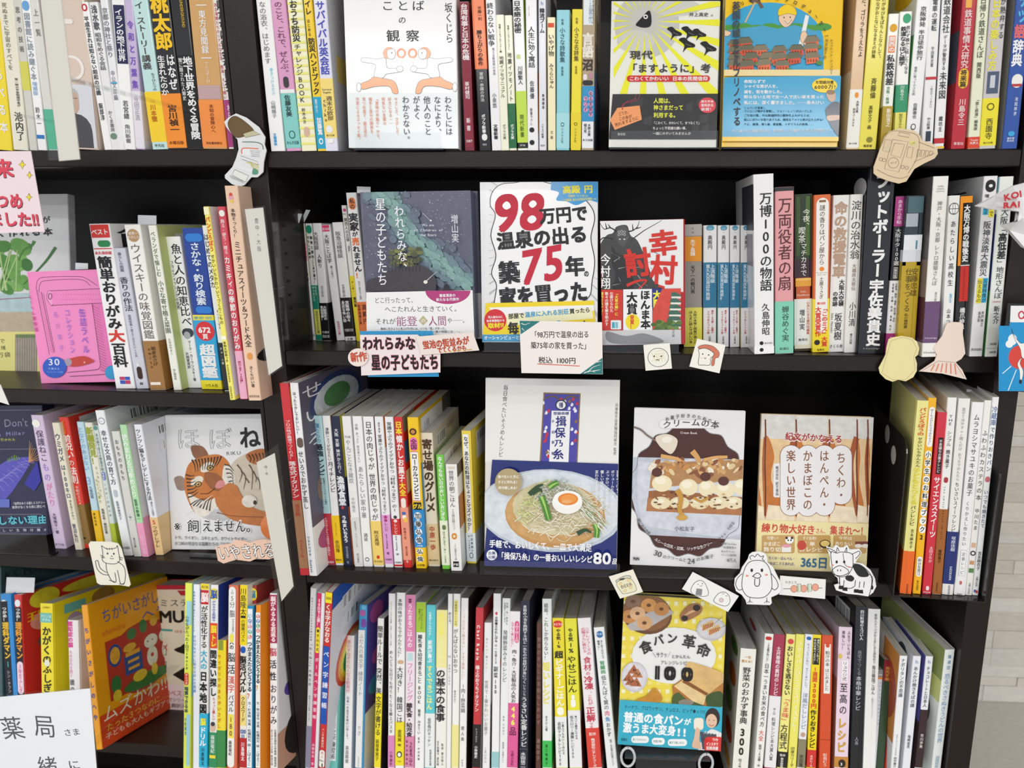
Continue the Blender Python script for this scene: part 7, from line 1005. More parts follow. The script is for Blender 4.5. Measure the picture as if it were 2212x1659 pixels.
def shoku(c):
    c.rect(900,260,1840,1600,'f2e27a')
    for i in range(14): c.rect(930+i*70,270,965+i*70,1200,'f0dc48')
    for j in range(14): c.line([(920,310+j*70),(1840,330+j*70)],34,'efd94a')
    for i in range(14):
        for j in range(7): c.rect(968+i*70,330+j*140,998+i*70,362+j*140,'f6f0c4')
    c.ell(1385,760,335,225,'ececea'); c.k='photo'
    c.ell(1170,430,200,160,'6a4428',a=10); c.ell(1170,418,188,146,'8a5c34',a=10); c.poly([(1010,520),(1290,350),(1385,420),(1150,560),(1040,560)],'b9b4b4')
    for x,y,c1 in ((1060,330,'8a6a54'),(1185,360,'d89a54'),(1285,390,'c88a4c'),(1030,450,'c88a4c'),(1095,425,'e0b48a'),(1150,500,'d8a674')): c.ell(x,y,62,54,c1); c.ell(x,y-4,50,42,c1); c.ell(x,y,18,14,'6a4020')
    c.curve([(1435,430),(1500,360),(1570,345),(1610,380),(1590,430),(1520,470),(1470,490),(1440,480)],0,'K',fill='a8734a',close=True)
    for i in range(4): c.curve([(1450+i*16,450-i*12),(1500+i*16,430-i*10),(1560+i*10,400)],6,'e0b488')
    c.ell(1565,380,30,26,'2c1a14'); c.ell(1470,462,26,22,'2c1a14')
    c.ell(1680,550,118,92,'c9c6cc'); c.ell(1680,545,104,80,'d8d5da')
    for x,y in ((1655,520),(1705,555)): c.curve([(x-45,y+24),(x+45,y-24)],48,'e0bc7c'); [c.line([(x-40+i*14,y+40-i*6),(x-30+i*14,y-i*4-4)],7,'a83a20') for i in range(6)]
    c.line([(1700,510),(1772,450)],3,'8a7a6a'); c.line([(1740,545),(1805,515)],3,'8a7a6a')
    c.ell(1070,930,105,120,'d0cdd6'); c.ell(1070,925,92,106,'e0dde4')
    rr=random.Random(3)
    for x,y in ((1060,870),(1020,930),(1090,900),(1080,970),(1040,960)): c.poly([(x-44,y+30),(x+8,y-40),(x+48,y+34)],rr.choice(('b4683c','c27a4a'))); [c.ell(x+rr.uniform(-24,26),y+rr.uniform(-8,24),4,5,'2c1c18',n=6) for _ in range(8)]
    c.curve([(1085,1110),(1160,1080),(1230,1015),(1290,1090),(1270,1125),(1180,1130)],0,'K',fill='c88a2c',close=True)
    c.poly([(1370,1000),(1445,945),(1640,1080),(1640,1160),(1380,1100)],'b8742c'); c.curve([(1480,840),(1520,810),(1740,880),(1790,930),(1770,1010),(1640,1080),(1450,960)],0,'K',fill='e0b878',close=True)
    c.poly([(1385,1000),(1440,960),(1640,1085),(1620,1150),(1560,1140)],'e8cc94'); c.poly([(1450,970),(1640,1075),(1660,1060),(1470,945)],'8a5424'); c.poly([(1640,1080),(1790,960),(1790,1060),(1670,1170)],'b87c38')
    c.curve([(1370,1090),(1420,1050),(1480,1100),(1560,1130),(1640,1170),(1400,1160)],0,'K',fill='4a5c2c',close=True); c.ell(1480,1130,60,26,'8a8278'); c.curve([(1640,1080),(1740,1040),(1780,1080),(1770,1160),(1660,1165)],0,'K',fill='3c5428',close=True)
    c.k='gloss'
    for t,x,y,a,s in (('食',1160,690,-22,105),('パ',1260,635,-12,90),('ン',1370,620,0,90),('革',1505,648,10,112),('命',1620,715,20,112)):
        r_=math.radians(a); c.ht(x-s/2*math.cos(r_),y-s/2*math.sin(r_),x+s/2*math.cos(r_),y+s/2*math.sin(r_),t,'33322c',s,w=.02)
    c.ht(1215,755,1360,750,'＼サクッ／','3c3a34',46,w=.008); c.ht(1365,765,1515,768,'とかんたん','3c3a34',32,w=.01); c.ht(1278,812,1488,818,'アレンジレシピ','3c3a34',34,w=.006)
    c.ht(1195,885,1560,905,'100','1c1b18',135,w=.06)
    c.poly([(950,1108),(1830,1172),(1780,1540),(920,1462)],'33aecb')
    c.ht(990,1162,1632,1205,'ドーナツ、クロワッサン、チュロス、ビッグ●ック!?','17383f',36,w=.014)
    c.ht(985,1240,1460,1275,'普通の食パン','f4f8fa',84,w=.03); c.ht(1465,1280,1520,1284,'が','f4f8fa',56,w=.03); c.ht(980,1325,1400,1355,'激うま大変身','f4f8fa',84,w=.03); c.ht(1400,1360,1490,1366,'!!','f4f8fa',84,w=.03)
    c.ht(962,1420,1015,1425,'宝島社','17383f',26)
    for x0,x1,y,t in ((1045,1185,1422,'安くてかんたん！'),(1208,1312,1436,'発想が神！'),(1335,1488,1446,'親子で楽しめる！')): c.rrect(x0,y-28,x1,y+28,26,'f2f6f6'); c.ht(x0+12,y,x1-12,y+2,t,'2a5a68',22,w=.01)
    c.curve([(1580,1480),(1640,1380),(1680,1340),(1740,1360),(1790,1400),(1800,1540),(1600,1540)],0,'K',fill='e6e6e8',close=True); c.poly([(1590,1360),(1720,1380),(1730,1500),(1610,1500)],'4a4c58')
    c.ell(1690,1250,58,78,'2c2220'); c.ell(1682,1275,44,56,'e6c0a4'); c.curve([(1640,1240),(1680,1205),(1725,1240),(1722,1215),(1680,1190),(1645,1210)],0,'K',fill='2c2220',close=True); c.curve([(1662,1302),(1682,1314),(1702,1304)],5,'b8444c'); c.ell(1665,1268,4,4,'2c2220'); c.ell(1700,1270,4,4,'2c2220')
    c.rrect(1542,1250,1618,1345,22,'f2ead8'); c.curve([(1530,1480),(1545,1400),(1560,1330),(1590,1345),(1585,1420),(1600,1490)],0,'K',fill='e2bca0',close=True)
    c.ht(1620,1365,1735,1372,'バタ子ママ','f4f4f4',28,w=.02)
    c.rrect(1625,1400,1775,1525,30,'d8302c')
    for t,y,x in (('TVや',1422,1690),('インスタで',1455,1640),('話題沸騰',1488,1640)): c.ht(x,y,1735,y+4,t,'fbf0ee',30,w=.02)
FB((1014,290),(1818,325),(1770,1530),(936,1462),.014,'f2e06a','yellow check toast recipe book on a clear stand, faced out on the bottom shelf',shoku,tilt=14,Y=.014,spine='L')
ROW['yaw']=0
S(1916, 2054, 712, 1850, 1972, 1655, 'f0eee6', 'thick white vegetable dictionary titled 野菜のおかず事典 300', [('v',765,790,'','K'),('h',765,788,'一生','c88a1c',.02),('h',798,820,'使える！','c88a1c',.02),('v',855,1310,'野菜のおかず事典','24241f',.48,.44,.012),('v',1335,1560,'300','24241f',.48,.5,.03),('v',1585,1655,'阪下千恵','6a6a62',.46,.2)], dep=.15, side=[('L',0,1,0,1,'cfccc0'),('L',.1,.5,.02,.12,'5a8a3c','ell'),('L',.1,.5,.2,.34,'d8702c','ell'),('L',.2,.6,.4,.55,'7aa04c','ell'),('L',.1,.5,.6,.74,'c8502c','ell'),('L',.1,.5,.8,.9,'e0a050','ell')], r=.005)
tile(1612, 1209)
S(150, 214, 592, 62, 142, 1655, 'f1f1ee', 'white rice book titled 日本一うまいお米の食べ方 with red seal', [('e',612,640,'c8342c',.1,.8),('v',655,820,'JA全農が炊いた！','3c3c3a',.5,.26),('v',825,1330,'日本一うまいお米の食べ方','33332f',.5,.48,.004),('v',1355,1445,'大全','dc5c48',.5,.52,.004),('v',1470,1650,'監修JA全農・米','5c5c58',.5,.3)], dep=.182, side=[('L',0,1,0,1,'e6e6e2'),('L',.3,.6,.06,.1,'c8344c','ell'),('L',.1,.9,.3,.9,'dadad4','ell')])
S(222, 310, 597, 146, 240, 1655, 'a83250', 'burgundy and white recipe book titled 素材のレシピ', [('v',690,1080,'土井善晴の素材のレシピ','f2dce2',.5,.36,.02),('b',1086,1655,'edecee'),('v',1180,1235,'第6回','7a7a7e',.5,.2),('v',1255,1600,'料理レシピ本大賞入賞','5c5c60',.5,.3)], dep=.182)
S(320, 392, 596, 246, 325, 1655, 'f3ec8c', 'pale yellow cookbook with red pot titled うま味方程式', [('e',630,672,'d8504c',.2,.84),('v',685,1080,'おいしさを逃さない','3c3a2c',.5,.56,.02),('v',1085,1305,'「うま味」','dc5c5c',.48,.7,.01),('v',1310,1510,'方程式','33312a',.46,.72,.012),('b',1530,1655,'1f1f1d'),('h',1545,1565,'監修','eeeeea'),('v',1575,1655,'東京慈恵','eeeeea',.46,.3)], dep=.182)
S(398, 464, 596, 330, 402, 1655, 'f0e96a', 'lemon yellow pan spice curry book with outlined title', [('v',650,1380,'フライパンひとつでスパイスカレー','fbf9e0',.46,.6,.01),('v',1490,1650,'印度カリー子','5c5628',.46,.42)], dep=.182)
S(470, 524, 596, 404, 478, 1655, 'eceef4', 'white Western stock soup book titled 洋風だしレシピ', [('e',612,640,'2f6ab8',.2,.8),('v',665,1030,'ちょっとていねい、すごくおいしい。','7c7e8c',.48,.3),('v',1060,1350,'洋風だしレシピ','8a92b0',.48,.6,.004),('e',1375,1412,'c8a08c',.2,.8),('b',1430,1655,'8a8468'),('v',1550,1650,'依田隆','33312a',.48,.44)], dep=.182)
S(529, 596, 599, 482, 560, 1655, 'f4dc1e', 'yellow weekly budget cooking book titled 3000円作りおき', [('r',625,835,'1f1f1c',.1,.84),('v',632,830,'週末にパパっと作って、','f4f0d8',.66,.26,.01),('v',632,830,'平日は食べるだけ！','f4f0d8',.3,.26,.01),('v',850,975,'1週間','e0602c',.46,.5,.03),('v',980,1185,'3000円','dc4c24',.46,.6,.03),('v',1195,1500,'作りおきレシピ','2c2a1c',.46,.62,.02),('b',1515,1655,'d4302c'),('v',1555,1650,'あおにーな','fbe0d8',.46,.3,.01)], dep=.182)
S(604, 688, 602, 580, 676, 1655, 'd8502a', 'vermilion sake lees soup book titled 粕汁の本', [('r',672,1065,'f0eeea',.24,.8),('e',665,700,'d8502a',.34,.7),('v',725,850,'粕汁の本','3c2c24',.52,.36,.01),('v',865,1045,'はじめました','3c2c24',.52,.34,.006),('r',1432,1436,'a83c1c',0,1),('v',1540,1650,'松鳥むう','f6dcd0',.5,.34,.01)], dep=.15)
S(737, 838, 537, 700, 822, 1655, 'ecd6e6', 'pale pink gold-lettered recipe book titled 至高のレシピ', [('v',565,790,'人生でいちばん','4c3c4c',.76,.2),('v',565,720,'美味しい！','4c3c4c',.36,.2),('r',800,970,'f6f0f4',.3,.76),('v',810,965,'リュウジ式','33282f',.53,.3),('v',975,1240,'至高の','2c2228',.5,.5,.006),('v',1255,1540,'レシピ','d0a03c',.46,.58,.03),('e',1590,1655,'2c2420',.3,.8),('h',1610,1640,'3','W',.02),('b',1570,1655,'c8883c'),('e',750,790,'e0c05c',.05,.3)], dep=.182, side=[('L',0,1,0,.3,'cdbcca'),('L',0,1,.3,1,'b0785c'),('L',.1,.8,.5,.9,'5a2c20','ell'),('L',.2,.6,.08,.16,'d8b0a4')], r=.004)
S(872, 956, 374, 826, 922, 1655, '181b22', 'glossy black Sichuan cookbook titled 本格中華レシピ', [('v',400,640,'四川料理のスゴい人','e6e6ea',.6,.3,.02),('v',720,920,'自宅でつくる','9a9ca4',.5,.34,0),('v',925,1200,'本格中華レシピ','c9cbd2',.5,.44,.006),('v',1410,1475,'人長','9a9ca4',.5,.3)], dep=.21, side=[('L',.1,.4,.04,.2,'dcdcdc','bar')], r=.004)
S(972, 1072, 394, 928, 1030, 1655, 'eeeeec', 'thick white Korean home cookbook titled 毎日韓国ごはん', [('v',430,830,'韓国人オッパが作る家にある調味料で','8a8a8a',.62,.2),('v',840,1075,'毎日韓国ごはん','4c4c4e',.6,.26,.006),('v',1100,1260,'韓国人オッパヒミ','c0c0c0',.58,.16)], dep=.21, r=.007, side=[('L',0,.5,0,1,'a9adb0')])
S(1052, 1096, 880, 1014, 1048, 1655, 'e6e9f0', 'thin white book with grey head and orange line', [('r',880,935,'8a8c92',0,1),('h',905,925,'NHK','e6e6e6'),('r',935,952,'ec8a2c',0,1),('v',965,1320,'コウケンテツカルビレシピ','7a9ac8',.5,.4)], dep=.148, Y=.012)
S(1100, 1165, 802, 1036, 1100, 1655, '2f4a34', 'dark green and wine barbecue notebook titled 焼肉手帳', [('r',802,968,'8a1f2c',0,1),('v',850,965,'焼肉手帳','d8a84c',.5,.5,.01)], dep=.13, Y=.01)
S(1168, 1222, 870, 1102, 1150, 1655, 'c82f24', 'red curry book with yellow brush lettering', [('e',960,1090,'b8242c',.1,.9),('v',1100,1200,'の','f4f0ea',.4,.5,.01),('v',1320,1520,'横浜','f2a22c',.5,.7,.03)], dep=.13, Y=.012)
S(1224, 1288, 766, 1152, 1214, 1655, 'f0f1f4', 'white paperback titled ナポリタンの不思議', [('v',785,1095,'ナポリタンの不思議','5c5e68',.46,.5,.004),('v',1390,1560,'日本ナポリタン学会会長','9a9ca4',.46,.18),('v',1570,1655,'田中健介','5c5e68',.46,.34)], dep=.105, side=[('L',0,.5,0,.6,'c8843c'),('L',0,.6,.1,.5,'a8482c','ell')], tb=4)
S(1330, 1398, 768, 1244, 1308, 1655, 'eceef4', 'white paperback on fried noodles titled あんかけ焼きそばの謎', [('h',790,830,'h','8aa0cc'),('v',850,1175,'あんかけ焼きそばの謎','4c4e58',.46,.46,.006),('v',1395,1500,'塩崎省吾','5c5e68',.46,.34)], dep=.105, side=[('L',0,1,0,1,'dcdfe6'),('L',.1,.5,.0,.3,'3c3e48','ell')], tb=4)
S(1432, 1495, 770, 1344, 1402, 1655, 'eceef4', 'white and dark brown paperback on chocolate titled チョコレートと日本人', [('h',790,830,'h','8aa0cc'),('v',850,1175,'チョコレートと日本人','4c4e58',.46,.46,.006),('b',1195,1655,'38262a'),('v',1385,1500,'市川歩美','e6dcd8',.5,.4,.01)], dep=.105, side=[('L',0,1,0,.45,'5c5ea8'),('L',0,1,.45,1,'38262a')], tb=4)
S(1588, 1668, 720, 1478, 1568, 1655, 'eaf0ee', 'white udon book with green patterned edge, last in the row', [('v',750,880,'麺通団','7a9ac0',.5,.3,.01),('v',905,1460,'恐るべきさぬきうどんの世界','8aa4cc',.48,.5,.0),('v',1560,1655,'田尾和俊','9ab0cc',.48,.36)], dep=.15, yaw=-9, side=[('L',0,1,0,.2,'8f9a5c'),('L',0,1,.2,.34,'c9cf86'),('L',.1,.5,.3,.6,'6a7c80','ell'),('L',0,1,.62,1,'dfe6e2')], tb=1)
# ================================================================== cards, cut-outs, stands and bookends
def arm(root, x, z, ln):
    m = MB(); m.box((x-.006, .0006, z-.0006), (x+.006, ln, z+.0006), mat('W', 'clear')); m.build('clear_arm', root)
tile(0, 0)
def stackart(c):
    c.curve([(1815,985),(1880,925),(2020,1035),(1960,1080),(1870,1090)],3,'3c2e1c',fill='6b5432',close=True); c.poly([(1935,1065),(2015,1040),(2075,1070),(1955,1095)],'c9c2a0'); c.line([(1935,1065),(2015,1040),(2075,1070),(1955,1095),(1935,1065)],3,'4a3a24')
    c.poly([(1930,1130),(2080,1150),(2098,1185),(1935,1175)],'e2e3e6'); c.curve([(1930,1130),(2030,1132),(2085,1150),(2098,1190)],7,'5c7a6c')
    c.poly([(1925,1180),(2070,1185),(2080,1250),(1925,1230)],'eceef0'); c.curve([(2060,1185),(1950,1180),(1925,1195),(1928,1225)],9,'dd7a5c')
    for i in range(7): c.line([(1990+i*2,1195+i*8),(2070,1200+i*8)],2,'4a4c50')
    c.poly([(1915,1240),(1935,1235),(2060,1280),(2055,1310),(1920,1265)],'e6e8ea'); c.line([(1915,1240),(2045,1285),(2058,1312),(1925,1268)],3,'4a4c50')
    for i in range(4): c.curve([(1960+i*12,1295-i*4),(2010,1300+i*10),(2062,1320+i*12)],6,('d8cf86','c9c070')[i%2])
    c.poly([(1890,1300),(2030,1355),(2020,1385),(1880,1335)],'e9ebee'); c.curve([(2020,1340),(2055,1360),(2050,1388),(2010,1385)],0,'K',fill='5c9a7c',close=True)
    c.poly([(1870,1350),(1980,1400),(1955,1450),(1850,1395)],'eceee6'); c.line([(1870,1350),(1980,1400),(1955,1450),(1850,1395),(1870,1350)],3,'4a4c50')
    for i in range(9): c.line([(1830+i*12,1395+i*5),(1845+i*12,1420+i*5)],2,'4a4c50')
card([(1785,970),(1820,935),(1880,903),(1960,935),(2060,1010),(2110,1090),(2105,1150),(2120,1200),(2100,1290),(2095,1370),(2050,1412),(2000,1412),(1945,1475),(1900,1488),(1845,1465),(1792,1420),(1790,1395),(1850,1330),(1880,1260),(1900,1190),(1890,1110),(1840,1060),(1800,1010)],-.006,'e6e8ea','paper_cutout','curved cut-out drawing of stacked books stuck on the case upright','cut-out',stackart,th=.0015,kind='gloss')
def welcome(c):
    for t,x0,x1,y,s in (('来',-50,105,1340,150),('つめ',-40,185,1600,130),('ました!!',-90,310,1745,120)):
        c.ht(x0+4,y+5,x1+4,y+5,t,'4a2a38',s,w=.035); c.ht(x0,y,x1,y,t,'e0485c',s,w=.025)
    for x,y,s in ((178,1312,30),(236,1395,24),(232,1570,26)):
        p=[(x,y-s*1.2),(x+s*.35,y-s*.3),(x+s,y),(x+s*.35,y+s*.3),(x,y+s*1.2),(x-s*.35,y+s*.3),(x-s,y),(x-s*.35,y-s*.3)]; c.poly(p,'f0dc3c'); c.line(p+[p[0]],3,'4a4440')
card([(-130,1205),(245,1203),(356,1845),(-130,1862)],-.05,'f2dfe6','hand_lettered_card','pink card with red hand lettering and yellow sparkles hanging under a shelf','card',welcome); arm(bpy.data.objects['hand_lettered_card'], .02, .075, .062)
card([(-40,3080),(2,3062),(72,3225),(-40,3190)],-.05,'eceae6','paper_corner','torn white paper corner at the edge of the left case','paper')
tile(1612, 0)
def train(c):
    b='7a6a54'
    def P(*p): c.line(list(p)+[p[0]],3,b)
    c.rrect(1090,1100,1160,1210,14,'dcc6a4'); P((1108,1110),(1160,1120),(1140,1210),(1085,1200)); P((1165,1110),(1290,1130),(1215,1370),(1100,1345))
    P((1180,1140),(1262,1150),(1228,1255),(1150,1235)); P((1290,1170),(1330,1175),(1315,1260),(1275,1250)); c.loop(1172,1297,42,42,3,b); c.ht(1145,1300,1200,1294,'ページ',b,22,w=.01)
    for x,y in ((1072,1268),(1098,1276),(1245,1330),(1278,1336)): c.loop(x,y,13,13,3,b)
    P((1218,1052),(1302,1068),(1294,1095),(1210,1080)); c.poly([(1305,1120),(1350,1130),(1342,1155),(1300,1150)],'e0dc7c'); c.ht(1308,1140,1344,1140,'上夙',b,18)
    c.curve([(1060,1190),(1130,1060),(1240,1045),(1370,1090),(1360,1250),(1290,1380)],3,b); c.curve([(1040,1350),(1140,1400),(1230,1420),(1290,1400)],3,b)
    for i in range(4): x=1365+i*33; P((x,1190+i*4),(x+24,1195+i*4),(x+14,1240-i*2),(x-8,1255-i*4))
    c.line([(1370,1130),(1500,1180)],3,b); c.line([(1335,1290),(1500,1220)],3,b)
card([(1140,1045),(1230,1022),(1340,1040),(1385,1080),(1400,1120),(1480,1140),(1520,1172),(1526,1225),(1500,1262),(1420,1300),(1340,1345),(1275,1445),(1215,1462),(1130,1440),(1050,1410),(1015,1380),(1015,1330),(1040,1260),(1070,1170),(1100,1090)],-.006,'e2cba8','paper_cutout','beige cut-out drawing of a commuter train on the top shelf edge','cut-out',train,th=.0015)
tile(0, 830)
def cat(c):
    k='3c3f4c'
    c.curve([(810,1285),(850,1310),(920,1305),(935,1285),(945,1340),(955,1400),(920,1430),(850,1425),(815,1400),(820,1350),(808,1285)],5,k); 
    for x,y in ((857,1348),(907,1350)): c.ell(x,y,7,8,k)
    c.ell(890,1370,6,4,k); c.curve([(875,1385),(892,1390),(908,1385)],4,k)
    for a,b in (((805,1375),(835,1385)),((800,1360),(832,1375)),((945,1375),(980,1385)),((948,1390),(975,1400))): c.line([a,b],5,k)
    for x in (850,870,890): c.line([(x,1302),(x+4,1320)],4,k)
    c.curve([(845,1425),(850,1480),(870,1530),(895,1570),(925,1570),(915,1500)],5,k); c.curve([(935,1410),(985,1450),(1000,1510),(990,1580),(960,1585),(945,1520),(935,1480)],5,k)
    c.curve([(870,1560),(920,1575)],5,k); c.curve([(760,1410),(775,1470),(815,1510),(870,1520)],5,k); c.curve([(760,1410),(780,1405),(800,1465),(850,1500)],5,k); c.curve([(950,1590),(985,1592),(992,1575)],5,k)
card([(705,1275),(720,1252),(880,1255),(940,1268),(968,1310),(1040,1595),(1028,1612),(960,1600),(800,1598),(772,1582)],-.012,'f3efe0','illustrated_card','cream rounded card with an ink drawing of a sitting cat','card',cat,M=FL)
def iyasare(c):
    c.ht(1735,1345,2190,1318,'いやされる','3c3230',125,w=.04); c.ht(1735,1345,2190,1318,'いやされる','f3efec',125,w=.012)
card([(1715,1300),(1760,1278),(1840,1270),(1870,1238),(1960,1250),(1990,1262),(2050,1240),(2110,1235),(2200,1250),(2215,1370),(2140,1395),(2040,1390),(1990,1412),(1880,1398),(1830,1412),(1780,1428),(1735,1405)],-.01,'eec9b4','paper_cutout','peach cut-out of white bubble letters below the tiger book','cut-out',iyasare,M=FL,th=.0012)
tile(540, 400)
card([(872,1163),(1455,1160),(1505,1525),(940,1527)],-.004,'2f96cc','backing_card','bright blue backing card showing round the novel’s hand-lettered card'.replace('’s',''),'card',th=.0005)
def warera(c):
    for t,x0,x1,y,s in (('われらみな',895,1320,1262,112),('星の子どもたち',965,1505,1412,132)):
        c.ht(x0,y,x1,y-4,t,'e07a90',s,w=.055); c.ht(x0,y,x1,y-4,t,'1c1a1c',s,w=.03)
card([(876,1192),(1335,1190),(1516,1345),(1516,1492),(886,1516)],-.006,'f0e4e6','hand_lettered_card','pinkish card reading 星の子どもたち in thick black brush letters','card',warera)
def hotaru(c):
    for t,x0,y0,x1,y1,s in (('蛍池の街並みが',1375,1275,1745,1235,68),('でてくるかも…',1490,1315,1765,1292,52)): c.ht(x0,y0,x1,y1,t,'7a2418',s,w=.035); c.ht(x0,y0,x1,y1,t,'d8522c',s,w=.008)
    c.line([(1530,1330),(1770,1308)],3,'e8c84c')
card([(1320,1206),(1776,1172),(1826,1316),(1366,1353)],-.008,'f0e2dc','hand_lettered_card','slanted pink card with orange-red letters over the brush lettered one','card',hotaru)
def shin(c): c.ht(800,1372,932,1362,'新作','7a2418',80,w=.035); c.ht(800,1372,932,1362,'新作','dd5a3c',80,w=.01)
card([(860+80*math.cos(t*.2618),1372+72*math.sin(t*.2618)) for t in range(24)],-.008,'f4e2dc','round_sticker','round cream sticker reading 新作 in orange brush letters','sticker',shin)
tile(1080, 400)
def kyuju(c):
    c.poly([(157,1080),(320,1083),(165,1188)],'2b7a7c'); c.poly([(640,1503),(816,1375),(817,1504)],'2b7a7c')
    for p in ([(170,1100),(200,1110),(240,1095)],[(175,1140),(195,1160)],[(700,1490),(740,1450),(800,1430)],[(670,1495),(720,1480),(760,1490)],[(770,1410),(810,1400)],[(740,1480),(800,1470)]): c.curve(p,7,'f0ece8',w2=2)
    c.ht(250,1190,710,1188,'「98万円で温泉の出る','26222a',58,w=.008); c.ht(245,1275,715,1280,'築75年の家を買った」','26222a',60,w=.008); c.ht(305,1392,605,1398,'税込 1100円','26222a',56,w=.008); c.line([(298,1423),(635,1440)],6,'d8584c')
card([(155,1078),(813,1092),(819,1506),(171,1496)],-.006,'f4ece8','hand_lettered_card','pale price card with teal corners reading 税込 1100円','card',kyuju)
def melon(c):
    c.ell(1260,1372,82,74,'f3f1ea'); c.loop(1260,1372,82,74,4,'3c3a38')
    for i in range(4): c.line([(1205+i*30,1330+i*4),(1245+i*26,1415-i*4)],3,'d8cf7c'); c.line([(1205+i*12,1400-i*26),(1300+i*6,1375-i*20)],3,'d8cf7c')
    c.ell(1228,1362,6,6,'K'); c.ell(1286,1362,6,6,'K'); c.curve([(1242,1386),(1250,1396),(1256,1386),(1264,1396),(1270,1386)],4,'3c3a38')
card([(1142,1273),(1352,1258),(1370,1460),(1160,1478)],-.004,'f5f2ea','illustrated_card','square cream card with a smiling round melon bun','card',melon)
def toast(c):
    c.curve([(1580,1300),(1590,1280),(1640,1270),(1700,1285),(1745,1330),(1740,1370),(1715,1380),(1705,1430),(1685,1432),(1690,1350),(1640,1305)],3,'5a3a30',fill='d27a64',close=True)
    c.curve([(1582,1310),(1640,1300),(1700,1335),(1695,1365),(1680,1375),(1672,1430),(1620,1432),(1580,1425),(1588,1345)],4,'3c3a38',fill='f5f2ea',close=True)
    c.ell(1615,1345,5,6,'K'); c.ell(1662,1352,5,6,'K'); c.curve([(1625,1372),(1634,1382),(1642,1373)],4,'3c3a38'); c.ell(1604,1378,8,5,'f0d0c8'); c.ell(1670,1386,8,5,'f0d0c8')
card([(1571,1222),(1796,1275),(1748,1498),(1508,1444)],-.004,'f5f2ea','illustrated_card','tilted white card with a smiling slice of toast','card',toast)
tile(1612, 400)
card([(1135,1225),(1170,1212),(1240,1200),(1320,1215),(1360,1245),(1378,1300),(1368,1350),(1345,1370),(1360,1420),(1358,1480),(1330,1530),(1270,1562),(1210,1550),(1165,1566),(1110,1545),(1065,1500),(1055,1455),(1085,1400),(1110,1350),(1118,1290)],-.006,'ece0a6','paper_cutout','plain pale yellow rounded cut-out hanging from the second shelf edge','cut-out',lambda c:c.line([(1150,1240),(1240,1212),(1320,1230),(1360,1300),(1335,1365),(1345,1470),(1270,1548),(1165,1550),(1080,1495),(1105,1400),(1135,1300),(1150,1240)],3,'b8a87c'),th=.0012)
card([(1600,1098),(1650,1090),(1705,1092),(1728,1105),(1725,1180),(1738,1280),(1745,1340),(1712,1385),(1668,1410),(1720,1470),(1756,1548),(1560,1500),(1378,1482),(1440,1440),(1500,1400),(1520,1350),(1490,1300),(1520,1255),(1560,1200),(1585,1130)],-.006,'efdccf','paper_cutout','plain pinkish bust-shaped cut-out beside the pale yellow one','cut-out',lambda c:([c.line([(1500+i*32,1415+abs(3-i)*4),(1470+i*40,1478+i*6)],9,'e0806c') for i in range(6)],c.line([(1400,1478),(1530,1400),(1660,1412),(1735,1530)],3,'9a7a84')),th=.0012)
def neon(c):
    c.rect(2010,1120,2500,1640,'1f93cf'); c.rect(2110,960,2460,1092,'efeff0'); c.poly([(2106,960),(2460,970),(2440,1095),(2100,1090)],'efeff0'); c.poly([(2098,1092),(2440,1096),(2372,1640),(2026,1622)],'1f93cf')
    c.ell(2180,1370,92,95,'d8463c'); c.ell(2120,1230,36,44,'f0f2f4'); c.ell(2095,1265,30,30,'f0f2f4')
    c.curve([(2215,1030),(2195,1005),(2170,1025),(2180,1060),(2215,1055)],12,'c83a4c'); c.curve([(2200,1060),(2240,1000)],10,'c83a4c')
    c.curve([(2110,1140),(2130,1190),(2165,1240),(2190,1260),(2250,1255),(2260,1330),(2230,1380),(2195,1370),(2180,1300),(2140,1230)],3,'3c3a44',fill='f2efec',close=True)
    c.curve([(2195,1370),(2180,1420),(2205,1480),(2195,1550),(2180,1560),(2175,1480),(2160,1420)],3,'3c3a44',fill='f2efec',close=True); c.ell(2183,1565,12,18,'2a2a34')
    for a,b in (((2040,1500),(2110,1440)),((2085,1635),(2150,1470)),((2290,1600),(2240,1470))): c.line([a,b],7,'e6f0f6')
card([(2085,940),(2480,955),(2400,1662),(1998,1632)],-.03,'23262b','illustrated_card','black-framed blue card with a red sun and white runner, at the edge','card',neon)
b = MB(); tile(1612, 400)
Pg = [(1835,165),(1990,85),(2170,2),(2300,-40),(2400,120),(2380,420),(2300,560),(2212,490),(2110,360),(2068,318),(2118,290),(2152,212),(2060,200),(1990,192)]
Mb = FC @ Matrix.Translation((0, -.06, 0)); rr = random.Random(11)
q = [hit(px(x), py(y), Mb) for x, y in Pg]; inner = [hit(px(x), py(y), Mb) for x, y in ((2000,140),(2110,120),(2230,80),(2220,240),(2300,260),(2240,400),(2170,260))]
from mathutils.geometry import delaunay_2d_cdt
V2 = [Vector((p.x, p.z)) for p in q+inner]
vv, _, ff, *_r = delaunay_2d_cdt(V2, [], [list(range(len(q)))], 1, 1e-6)
rt = empty('paper_bag', Mb, 'crumpled white bag with red letters beside the blue runner card', 'bag')
dy = [rr.uniform(-.012, .012) for _ in vv]
b.add([(p.x, dy[i], p.y) for i, p in enumerate(vv)]+[(p.x, dy[i]+.006, p.y) for i, p in enumerate(vv)], [list(f) for f in ff]+[[i+len(vv) for i in f[::-1]] for f in ff], mat('ebebed', 'paper')); b.build('bag_sheet', rt)
cb = Canvas(rt, Mb, y=-.014); cb.ht(1990,105,2130,70,'KOI','c22a34',70,w=.04); cb.ht(1985,165,2118,152,'RAI','c22a34',62,w=.05); cb.ht(1930,178,2120,185,'THE WOODEN BATHS OF OSAKA','c22a34',10); cb.done()
tile(1080, 1209)
